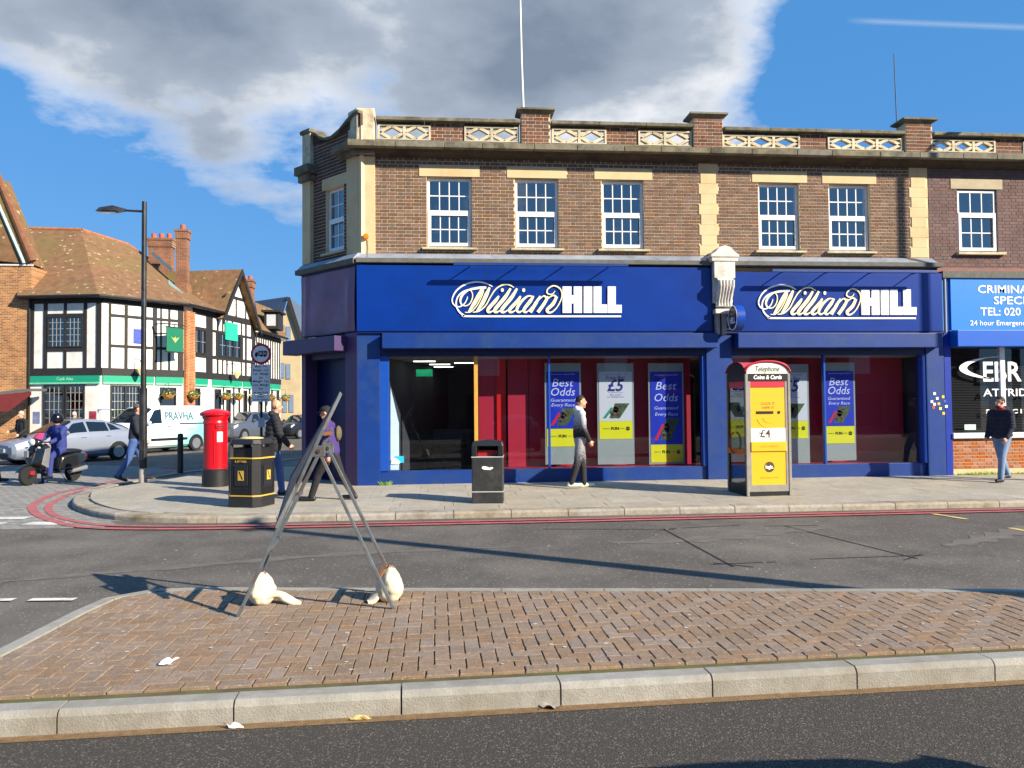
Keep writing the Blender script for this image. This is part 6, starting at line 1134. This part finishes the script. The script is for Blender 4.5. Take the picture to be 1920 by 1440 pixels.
q = ground(192, 32); vt = car('delivery_van', 'white and mint delivery van with dark blue lettering parked outside the pub', (q.x, q.y, 0), rad(60), VN, m, (.95, 3.9), .34, [[(1.25, 5.06), (2.1, 5.06), (2.1, 5.9), (1.8, 5.9)]], [[(.86, -7.2), (.86, 7.2), (1.7, 7.0), (1.7, -7.0)]], [[(.12, 4.0), (.42, 4.3), (.45, 5.2), (.14, 5.1)], [(4.85, 3.2), (4.94, 3.2), (4.94, 5.2), (4.85, 5.2)]], 'PR16 VHA' if False else None, hand=(2.2, 2.45))
bd = vt.children[0]
text('PRAVHA', .5, bd, wallM(3.05, -.9, 1.52) @ Matrix.Rotation(rad(-7), 4, 'X'), mat('van_letter', (60, 110, 120), .5), width=1.5, bold=.006, extrude=.003)
for x, z, w in ((1.9, .98, .5), (1.95, .86, .4), (3.6, 1.0, .4), (3.62, .92, .34)): part('print_line', MB().box(x - w / 2, x + w / 2, -.992, -.97, z - .018, z + .018), mat('van_small_letter', (150, 150, 160), .5), bd)
part('side_rub_strip', MB().box(1.5, 3.4, -1.0, -.98, .52, .62), M_trim, vt); part('slide_rail', MB().box(3.0, 4.6, -.985, -.96, 1.2, 1.23), M_trim, vt)
dd = MB().box(0, .05, 0, .95, .4, 1.2).box(0, .05, 0, .95, 1.2, 1.28).box(0, .05, .9, .95, 1.28, 1.85).box(0, .05, 0, .9, 1.8, 1.85); part('open_door', dd.xf(Matrix.Translation((1.25, .98, 0))), m, vt, bevel=.01)
SV = [(0, .66, .34, .72, .5, .76), (.1, .84, .26, .86, .66, .9), (.5, .92, .22, 1.0, .74, 1.04), (1.1, .94, .22, 1.06, .74, 1.1), (1.25, .94, .22, 1.07, .74, 1.14), (2.0, .94, .22, 1.1, .64, 1.63), (2.6, .94, .22, 1.1, .64, 1.68), (3.7, .94, .22, 1.12, .63, 1.64), (4.3, .92, .24, 1.14, .6, 1.45), (4.6, .86, .3, 1.1, .56, 1.18), (4.68, .78, .4, 1.0, .52, 1.05)]
GS = [[(1.6, 5.12), (2.45, 5.12), (2.4, 5.92), (2.0, 5.88)], [(2.55, 5.12), (3.4, 5.12), (3.35, 5.92), (2.52, 5.92)], [(3.5, 5.15), (4.1, 5.25), (3.9, 5.85), (3.46, 5.92)]]; SS = [[(1.3, -7.1), (1.3, 7.1), (1.95, 6.9), (1.95, -6.9)], [(4.0, -6.9), (4.0, 6.9), (4.55, 6.8), (4.55, -6.8)]]; LS = [[(.1, 4.0), (.4, 4.4), (.45, 5.2), (.14, 5.1)], [(4.45, 4.2), (4.64, 4.2), (4.64, 5), (4.45, 5)]]
q = ground(412, 43.5); car('grey_suv', 'grey sport utility car parked behind the pillar box', (q.x, q.y, 0), rad(67), SV, paint('grey_paint', (92, 99, 112)), (.9, 3.75), .35, GS, SS, LS, hand=(2.35, 3.3))
HB = [(a * .9, b * .93, c, d * .93, e_ * .93, f_ * .87) for a, b, c, d, e_, f_ in SV]; sc9 = lambda G_: [[(x * .9, s) for x, s in g] for g in G_]
q = ground(524, 48); car('black_hatchback', 'black hatchback parked farthest along the side street', (q.x, q.y, 0), rad(62), HB, paint('black_car_paint', (36, 40, 50)), (.82, 3.4), .32, sc9(GS), sc9(SS), sc9(LS), hand=(2.1, 3.0))
car('navy_hatchback', 'car standing out of frame whose roof shadow falls on the near carriageway', (3.2, -1.5, 0), rad(90), HB, paint('navy_car_paint', (30, 40, 70)), (.82, 3.4), .32, sc9(GS), sc9(SS), sc9(LS))
# scooter
q = onZ(52, 911, 0); t = thing('motor_scooter', 'black and silver motor scooter waiting at the junction', 'scooter', (q.x, q.y, 0), rad(66)); M_sc = mat('scooter_black', (30, 31, 34), .25, var=.05, coat=.5); M_ss = mat('scooter_silver', (150, 152, 154), .3, .5, coat=.3)
for x in (0, 1.28): w = part('wheel', MB().lathe([(.14, -.045), (.21, -.05), (.235, -.02), (.235, .02), (.21, .05), (.14, .045)], 28, (x, 0, .235), axis='y'), M_tyre, t, smooth=40); part('rim', MB().lathe([(.05, -.05), (.145, -.03), (.145, .03), (.05, .05)], 16, (x, 0, .235), axis='y'), M_trim, w)
part('front_mudguard', MB().grid(lambda u, v: ((.30 * math.cos(rad(20 + 150 * u))) * -1, (v - .5) * .17 * (1 - .2 * abs(u - .5)), .235 + .29 * math.sin(rad(20 + 150 * u)) - .03 * (v * 2 - 1) ** 2), 14, 6), M_sc, t, smooth=80)
part('leg_shield', MB().add([(.06, -.08, .5), (.06, .08, .5), (.12, .26, .62), (.2, .3, .8), (.24, .2, .98), (.24, -.2, .98), (.2, -.3, .8), (.12, -.26, .62), (.3, -.22, .35), (.3, .22, .35), (.38, .24, .95), (.38, -.24, .95)], [(0, 1, 2, 7), (7, 2, 3, 6), (6, 3, 4, 5), (0, 8, 9, 1), (1, 9, 2), (0, 7, 8), (2, 9, 10, 3), (7, 6, 11, 8), (3, 10, 4), (6, 5, 11), (4, 10, 11, 5), (8, 11, 10, 9)]), M_sc, t, bevel=.03, smooth=60); part('shield_badge', MB().box(.085, .13, .12, .24, .66, .82), M_ss, t, bevel=.01); part('shield_side', MB().prism([(.12, -.3, .5), (.3, -.31, .4), (.36, -.31, .9), (.2, -.32, .86)], (0, .03, 0)), M_ss, t, bevel=.01)
part('fork', MB().tube([(.0, 0, .235), (.12, 0, .6), (.26, 0, 1.0)], [.03, .035, .03], 10), M_trim, t); part('brake_caliper', MB().box(-.0, .1, -.09, -.05, .26, .34), mat('caliper_red', (190, 24, 40), .4), t); hp = part('handlebar', MB().tube([(.3, -.36, 1.02), (.24, -.2, 1.03), (.22, 0, 1.0), (.24, .2, 1.03), (.3, .36, 1.02)], .017, 8), M_trim, t); part('headlamp_cowl', MB().ball((.2, 0, 1.02), (.12, .17, .11), 14), M_sc, t, smooth=True); part('headlamp', MB().ball((.1, 0, 1.03), (.05, .1, .085), 12), M_head, t, smooth=True)
for sd in (-1, 1): part('mirror', MB().ball((.22, sd * .36, 1.17), (.02, .07, .045), 8), M_trim, hp, smooth=True); part('indicator', MB().ball((.12, sd * .2, .9), (.03, .05, .03), 8), M_head, t, smooth=True)
part('fly_screen', MB().grid(lambda u, v: (.17 + .12 * v + .06 * (u * 2 - 1) ** 2, (u - .5) * .34 * (1 - .3 * v), 1.1 + .14 * v), 8, 4), mat('pink_screen', (206, 60, 110), .4), t, smooth=80); part('floorboard', MB().box(.3, .78, -.2, .2, .26, .32), M_trim, t, bevel=.02); part('rear_body', MB().add([(.72, -.16, .3), (.72, .16, .3), (.78, .18, .66), (.78, -.18, .66), (1.2, -.24, .36), (1.2, .24, .36), (1.2, .22, .72), (1.2, -.22, .72), (1.6, -.12, .5), (1.6, .12, .5), (1.6, .1, .72), (1.6, -.1, .72)], [(0, 1, 2, 3), (0, 3, 7, 4), (1, 5, 6, 2), (3, 2, 6, 7), (4, 7, 11, 8), (5, 9, 10, 6), (7, 6, 10, 11), (8, 11, 10, 9), (0, 4, 5, 1), (4, 8, 9, 5)]), M_sc, t, bevel=.05, smooth=60); part('seat', MB().ball((1.12, 0, .76), (.42, .16, .075), 14), M_trim, t, smooth=True); part('exhaust', MB().tube([(1.0, -.16, .26), (1.5, -.2, .34)], [.05, .06], 10), M_ss, t, smooth=True); part('tail_light', MB().box(1.58, 1.63, -.08, .08, .6, .68), MATS['tail_red'], t); part('stand', MB().tube([(.8, -.12, .26), (.9, -.22, .03)], .012, 6), M_trim, t)
# ================================================================ people
M_skin = mat('skin', (206, 150, 122), .55, var=.05, scale=9); M_eye = mat('eye_dark', (30, 26, 24), .3); M_shoe = mat('black_shoe', (26, 26, 28), .5)
def capsule(mb, a, b, ra, rb, n=12):
    a, b = Vector(a), Vector(b); t = (b - a); ln = t.length; t = t.normalized() if ln > 1e-6 else Vector((0, 0, 1)); P = []; R = []
    for k in range(5): q = math.pi / 2 * (1 - k / 4); P.append(a - t * ra * math.sin(q)); R.append(max(.002, ra * math.cos(q)))
    for k in range(5): q = math.pi / 2 * k / 4; P.append(b + t * rb * math.sin(q)); R.append(max(.002, rb * math.cos(q)))
    mb.tube(P, R, n)
def fuse(mb, name, mats, parent, vox=.013, sm=5, faces=None):
    """closed pieces fused to one continuous skin"""
    me = mb.mesh(name, mats[0] if isinstance(mats, list) else mats); o = link(name, me); r = o.modifiers.new('r', 'REMESH'); r.mode = 'VOXEL'; r.voxel_size = vox; s = o.modifiers.new('s', 'SMOOTH'); s.iterations = sm; s.factor = .5
    bpy.context.view_layer.update(); dg = bpy.context.evaluated_depsgraph_get(); nm = bpy.data.meshes.new_from_object(o.evaluated_get(dg)); bpy.data.objects.remove(o)
    nm.materials.clear()
    for m in (mats if isinstance(mats, list) else [mats]): nm.materials.append(m)
    nm.polygons.foreach_set('use_smooth', [True] * len(nm.polygons)); nm.update(); return link(name, nm, parent)
def person(label, loc, rz, H=1.75, legs=((12, 8), (-14, 20)), arms=((-12, 18), (14, 22)), lean=3, head=(0, 0), jacket=None, trousers=None, shoes=None, hair=None, cap=None, helmet=None, puff=0.0, hood=None, hem=.02, bulk=1.0, seat=None, splay=.0, beard=None, collar=None, bag=None, badge=None):
    """legs: (thigh angle forward, knee bend) for left and right; arms: (shoulder forward, elbow bend); head: (turn, nod)"""
    k = H / 1.75; t = thing('person', label, 'person', loc, rz); S_, C_ = math.sin, math.cos
    def d(a): return Vector((0, S_(rad(a)), -C_(rad(a))))
    J = {}; hipz = 0; pel = Vector((0, 0, 0)); lw = d(180 - lean) if False else Vector((0, S_(rad(lean)), C_(rad(lean)))); J['ch'] = pel + lw * .34; J['nk'] = pel + lw * .53
    low = 0
    for i, sx in ((0, -1), (1, 1)):
        a, kn = legs[i]; h = Vector((sx * .09, 0, -.03)); e1 = d(a) + Vector((sx * splay, 0, 0)); kk = h + e1 * .43; an = kk + d(a - kn) * .42; ft = Vector((sx * .02, S_(rad(82)), 0)); fa = min(20, max(-35, (a - kn) * .8)) if kn > 15 else 0
        toe = an + Vector((sx * .03, C_(rad(fa)) * .19, S_(rad(fa)) * .19 - .055)); heel = an + Vector((0, -.045, -.06)); J['h%d' % i], J['k%d' % i], J['a%d' % i], J['t%d' % i], J['e%d' % i] = h, kk, an, toe, heel; low = min(low, toe.z - .028, heel.z - .035)
        a, eb = arms[i]; s = pel + lw * .46 + Vector((sx * .19, 0, 0)); el = s + (d(a) + Vector((sx * .13, 0, 0))) * .28; wr = el + (d(a + eb) + Vector((-sx * .08, 0, 0))) * .25; J['s%d' % i], J['l%d' % i], J['w%d' % i] = s, el, wr; J['g%d' % i] = (wr - el).normalized()
    up = Vector((0, 0, -low)) if seat is None else Vector((0, 0, seat / k))
    for q in J: 
        if q[0] != 'g': J[q] = (J[q] + up) * k
    pel = (pel + up) * k; hd = J['nk'] + Vector((0, .02 + S_(rad(lean)) * .1, .16)) * k; b = MB()
    # body: one continuous figure
    for sx in (-1, 1): capsule(b, pel + Vector((sx * .06 * k, 0, 0)), J['ch'] + Vector((sx * .06 * k, 0, 0)), .10 * k, .105 * k)
    capsule(b, J['s0'], J['s1'], .06 * k, .06 * k); capsule(b, J['nk'] - Vector((0, 0, .05 * k)), hd - Vector((0, .01, .05)) * k, .055 * k, .05 * k)
    for i in (0, 1): capsule(b, J['h%d' % i], J['k%d' % i], .078 * k, .052 * k); capsule(b, J['k%d' % i], J['a%d' % i], .05 * k, .034 * k); capsule(b, J['e%d' % i], J['t%d' % i], .03 * k, .025 * k); capsule(b, J['a%d' % i], J['e%d' % i], .034 * k, .03 * k); capsule(b, J['s%d' % i], J['l%d' % i], .05 * k, .04 * k); capsule(b, J['l%d' % i], J['w%d' % i], .04 * k, .028 * k)
    yw, nod = rad(head[0]), rad(head[1]); HM = Matrix.Translation(hd) @ Matrix.Rotation(yw, 4, 'Z') @ Matrix.Rotation(-nod, 4, 'X') @ Matrix.Scale(k, 4); hb = MB()
    hb.ball((0, -.008, .03), (.074, .092, .095), 18); hb.ball((0, .018, -.035), (.056, .068, .085), 16); capsule(hb, (0, .088, .02), (0, .104, -.018), .010, .016); capsule(hb, (-.03, .07, -.06), (.03, .07, -.06), .022, .022); hb.ball((0, .066, -.1), (.028, .026, .022), 10)
    for sx in (-1, 1): hb.ball((sx * .076, -.005, -.005), (.012, .022, .034), 8)
    hb.xf(HM); b.add(hb.v, hb.f)
    for i, sx in ((0, -1), (1, 1)):           # hand: palm, four unequal bent fingers, thumb from the side of the palm
        g = J['g%d' % i]; w = J['w%d' % i]; side = Vector((sx, 0, 0)); fwd = side.cross(g).normalized() * (1 if sx > 0 else -1)
        if fwd.y < 0: fwd = -fwd
        pa = w + g * .09 * k; capsule(b, w, pa, .026 * k, .03 * k); capsule(b, w + g * .05 * k + fwd * .02 * k, pa + fwd * .022 * k, .02 * k, .018 * k); capsule(b, w + g * .05 * k - fwd * .02 * k, pa - fwd * .022 * k, .02 * k, .018 * k)
        for j, ln in enumerate((.066, .075, .07, .055)): o = pa + fwd * (.028 - j * .0185) * k; m1 = o + (g * .8 - side * .25) * ln * .55 * k; capsule(b, o, m1, .0095 * k, .009 * k, 8); capsule(b, m1, m1 + (g * .45 - side * .75) * ln * .5 * k, .009 * k, .0075 * k, 8)
        th = w + g * .035 * k + fwd * .03 * k; t1 = th + (g * .6 + fwd * .6) * .045 * k; capsule(b, th, t1, .012 * k, .0105 * k, 8); capsule(b, t1, t1 + (g * .9 + fwd * .1 - side * .3) * .035 * k, .0105 * k, .008 * k, 8)
    body = fuse(b, 'body', M_skin, t, .0095 * k, 3)
    for sx in (-1, 1): part('eye', MB().ball(tuple(HM @ Vector((sx * .03, .074, .018))), .008 * k, 8), M_eye, body)
    if hair:
        def hf(u, v): a = u * 2 * math.pi; el = math.pi / 2 * (1 - v * 1.25); f = 1.0 if math.sin(a) < .25 else 1.0; lim = max(el, .35 if math.sin(a) > .3 else (-.05 if math.sin(a) > -.2 else -.5)); return HM @ Vector((.0795 * math.cos(lim) * math.cos(a), -.01 + .0975 * math.cos(lim) * math.sin(a), .032 + .1 * math.sin(lim)))
        part('hair', MB().grid(hf, 28, 12), hair, t, smooth=80)
    if beard: part('beard', MB().ball((0, .045, -.085), (.052, .05, .045), 12).xf(HM), beard, t, smooth=True)
    if cap: c = part('cap', MB().grid(lambda u, v: HM @ Vector((.085 * C_(u * 6.2832) * abs(C_(v * 1.5708)) ** .6, -.008 + .103 * S_(u * 6.2832) * abs(C_(v * 1.5708)) ** .6, .045 + .085 * S_(v * 1.5708))), 24, 8), cap, t, smooth=80); part('peak', MB().prism([(-.07, .07, .045), (-.05, .13, .035), (0, .15, .03), (.05, .13, .035), (.07, .07, .045)], (0, 0, .012)).xf(HM), cap, c)
    if helmet: h = part('helmet', MB().ball((0, -.01, .03), (.125, .15, .14), 20).xf(HM), helmet, t, smooth=True); part('visor', MB().grid(lambda u, v: HM @ Vector((.129 * S_((u - .5) * 2.2), -.01 + .154 * C_((u - .5) * 2.2), -.03 + .1 * v)), 12, 4), mat('visor_clear', (60, 66, 72), .1), h, smooth=80)
    R = 1 + puff; jk = MB(); hz = hem
    for sx in (-1, 1): capsule(jk, pel + Vector((sx * .065, 0, .06 - hz)) * k, J['ch'] + Vector((sx * .07 * k, 0, 0)), .128 * R * bulk * k, .125 * R * bulk * k)
    capsule(jk, J['s0'], J['s1'], .082 * R * k, .082 * R * k); capsule(jk, J['ch'], J['nk'] + Vector((0, 0, .0)), .11 * k, .075 * k)
    for i in (0, 1): capsule(jk, J['s%d' % i], J['l%d' % i], .072 * R * k, .06 * R * k); capsule(jk, J['l%d' % i], J['w%d' % i], .06 * R * k, .047 * R * k)
    if hood: capsule(jk, J['nk'] + Vector((-.06, -.07, .03)) * k, J['nk'] + Vector((.06, -.07, .03)) * k, .06 * k, .06 * k)
    if puff > .08:                            # quilted rolls of a padded jacket
        for f in range(5):
            zc = pel.lerp(J['ch'], .05 + f * .27)
            for sx in (-1, 1): jk.ball(tuple(zc + Vector((sx * .07 * k, 0, 0))), (.138 * R * bulk * k, .14 * R * bulk * k, .06 * k), 16)
            for i in (0, 1): c = J['s%d' % i].lerp(J['l%d' % i], .1 + f * .22); jk.ball(tuple(c), (.077 * R * k, .077 * R * k, .04 * k), 12)
    fuse(jk, 'jacket', jacket, t, .013 * k, 4)
    if collar: part('collar', MB().lathe([(.085 * k, 0), (.095 * k, .05 * k), (.075 * k, .07 * k)], 20, tuple(J['nk'] - Vector((0, 0, .01)))), collar, t, smooth=True)
    tr = MB()
    for i, sx in ((0, -1), (1, 1)): capsule(tr, pel + Vector((sx * .06, 0, .02)) * k, J['h%d' % i], .118 * bulk * k, .11 * bulk * k); capsule(tr, J['h%d' % i], J['k%d' % i], .104 * k, .076 * k); capsule(tr, J['k%d' % i], J['a%d' % i] + Vector((0, 0, -.01)), .074 * k, .06 * k)
    fuse(tr, 'trousers', trousers, t, .013 * k, 4)
    for i in (0, 1): sh = MB(); capsule(sh, J['e%d' % i] + Vector((0, .0, .008)) * k, J['t%d' % i] + Vector((0, .0, .006)) * k, .042 * k, .036 * k); capsule(sh, J['e%d' % i] + Vector((0, .015, .045)) * k, J['e%d' % i] + Vector((0, .09, .02)) * k, .042 * k, .04 * k); fuse(sh, 'shoe', shoes or M_shoe, t, .01 * k, 3)
    if bag: c = J['ch'] + Vector((0, -.17, -.02)) * k; part('rucksack', MB().ball(tuple(c), (.12 * k, .06 * k, .14 * k), 14), bag, t, smooth=True)
    if badge: c = J['s1'].lerp(J['l1'], .6) + Vector((.062, .03, 0)) * k; part('badge', MB().ball(tuple(c), (.012, .045, .02), 8), badge, t); c = J['ch'] + Vector((.09, .125, .03)) * k; part('badge', MB().ball(tuple(c), (.04, .02, .018), 8), badge, t)
    return t
def fade(name, lo, hi, z0, z1, spots=0.0, sc_=30):
    """cloth printed from one colour at the hem to another at the top"""
    m = bpy.data.materials.new(name); m.use_nodes = True; t = m.node_tree; b = t.nodes['Principled BSDF']; b.inputs['Roughness'].default_value = .85; tc = N(t, 'ShaderNodeTexCoord'); s = N(t, 'ShaderNodeSeparateXYZ'); L(t, tc.outputs['Object'], s.inputs[0]); n = N(t, 'ShaderNodeTexNoise'); n.inputs['Scale'].default_value = sc_; L(t, tc.outputs['Object'], n.inputs['Vector'])
    f = mth(t, 'DIVIDE', mth(t, 'SUBTRACT', mth(t, 'ADD', s.outputs[2], mth(t, 'MULTIPLY', mth(t, 'SUBTRACT', n.outputs['Fac'], .5), spots)), z0), z1 - z0, clamp=True); k = N(t, 'ShaderNodeMix', data_type='RGBA'); L(t, f, k.inputs['Factor']); k.inputs['A'].default_value = lin(lo); k.inputs['B'].default_value = lin(hi); L(t, k.outputs['Result'], b.inputs['Base Color']); return m
def cloth(name, c, **k): return mat(name, c, .85, var=.14, scale=14, bump=.9, bscale=13, **k)
M_jean = cloth('blue_denim', (66, 94, 150)); M_jean2 = cloth('faded_denim', (112, 134, 166)); M_bk = cloth('black_cloth', (30, 30, 34)); M_hair = mat('dark_hair', (38, 28, 24), .7, var=.2, scale=60); M_grey = mat('grey_hair', (176, 172, 166), .7)
p = gz(onZ(1088, 915, .15)); person('man in grey and black faded hoodie with white trainers walking past the posters', (p.x, p.y, pz(p.y)), rad(-90), 1.80, ((9, 6), (-8, 10)), ((-4, 16), (6, 20)), 1, (-6, 0), fade('hoodie_print', (28, 28, 32), (196, 200, 208), 1.12, 1.52, .3), fade('patterned_joggers', (30, 30, 34), (150, 150, 156), .5, .85, .9, 42), mat('white_trainer', (226, 232, 206), .6), M_hair, hood=True, bulk=.95)
p = gz(onZ(1880, 902, .16)); person('bearded man in navy padded jacket and jeans outside the solicitors', (p.x, p.y, pz(p.y)), rad(112), 1.74, ((20, 12), (-16, 14)), ((4, 30), (2, 34)), 0, (-15, -4), cloth('navy_padding', (24, 28, 48)), M_jean2, None, M_hair, puff=.1, hood=True, beard=M_hair, collar=cloth('red_collar', (140, 22, 44)))
p = gz(onZ(512, 931, .14)); person('bald man in black padded coat and blue jeans behind the octagonal bin', (p.x, p.y, pz(p.y)), rad(-75), 1.77, ((16, 10), (-16, 18)), ((-14, 20), (14, 24)), 4, (0, 4), cloth('black_padding', (32, 33, 40)), M_jean, None, None, puff=.09, hood=True, bulk=1.08, hem=.1)
p = gz(onZ(622, 938, .14)); person('man in black cap and purple jacket striding behind the road works sign', (p.x, p.y, pz(p.y)), rad(82), 1.72, ((30, 12), (-20, 12)), ((-16, 20), (20, 22)), 8, (0, 16), cloth('purple_cloth', (66, 48, 112)), M_bk, None, M_hair, cap=M_bk, bag=cloth('olive_cloth', (96, 86, 60)), bulk=1.05, hem=.06)
p = gz(onZ(252, 906, .1)); person('man in dark jacket, jeans and flat cap stepping behind the street lamp', (p.x, p.y, pz(p.y) - .02), rad(-80), 1.74, ((16, 8), (-14, 18)), ((-10, 20), (12, 26)), 5, (0, 0), cloth('dark_jacket', (34, 36, 48)), M_jean, None, M_hair, cap=cloth('tweed_cap', (84, 78, 74)))
p = ground(42, 27.2); person('white haired man in black coat by the pub doorway', (p.x, p.y, 0), rad(150), 1.76, ((6, 4), (-6, 6)), ((4, 50), (6, 70)), 2, (10, 8), cloth('black_coat', (26, 26, 28)), M_jean, None, M_grey, hem=.12)
p = ground(139, 31); person('grey haired person in dusty blue coat behind the silver car roof', (p.x, p.y, 0), rad(-20), 1.72, ((4, 4), (-4, 4)), ((0, 10), (0, 10)), 0, (0, 0), cloth('dusty_coat', (112, 106, 124)), M_bk, None, M_grey)
p = onZ(-24, 905, 0); person('dark clothed pedestrian cut off by the left edge', (p.x, p.y, 0), rad(-80), 1.75, ((20, 10), (-18, 18)), ((-12, 16), (12, 20)), 3, (0, 0), cloth('navy_coat', (36, 40, 62)), M_bk, None, M_hair)
q = onZ(52, 911, 0); cz = Vector((math.cos(rad(66)), math.sin(rad(66)), 0)); p = q + cz * .86
person('rider in blue overalls and black helmet sitting on the scooter', (p.x, p.y, 0), rad(66 + 90), 1.78, ((66, 62), (38, 40)), ((38, 30), (40, 30)), 4, (-10, 4), cloth('rider_blue', (44, 56, 122)), cloth('rider_blue', (44, 56, 122)), None, None, helmet=mat('helmet_black', (24, 24, 27), .25, coat=.5), seat=.86, splay=.22, badge=mat('pink_badge', (206, 60, 90), .5), bulk=1.05)
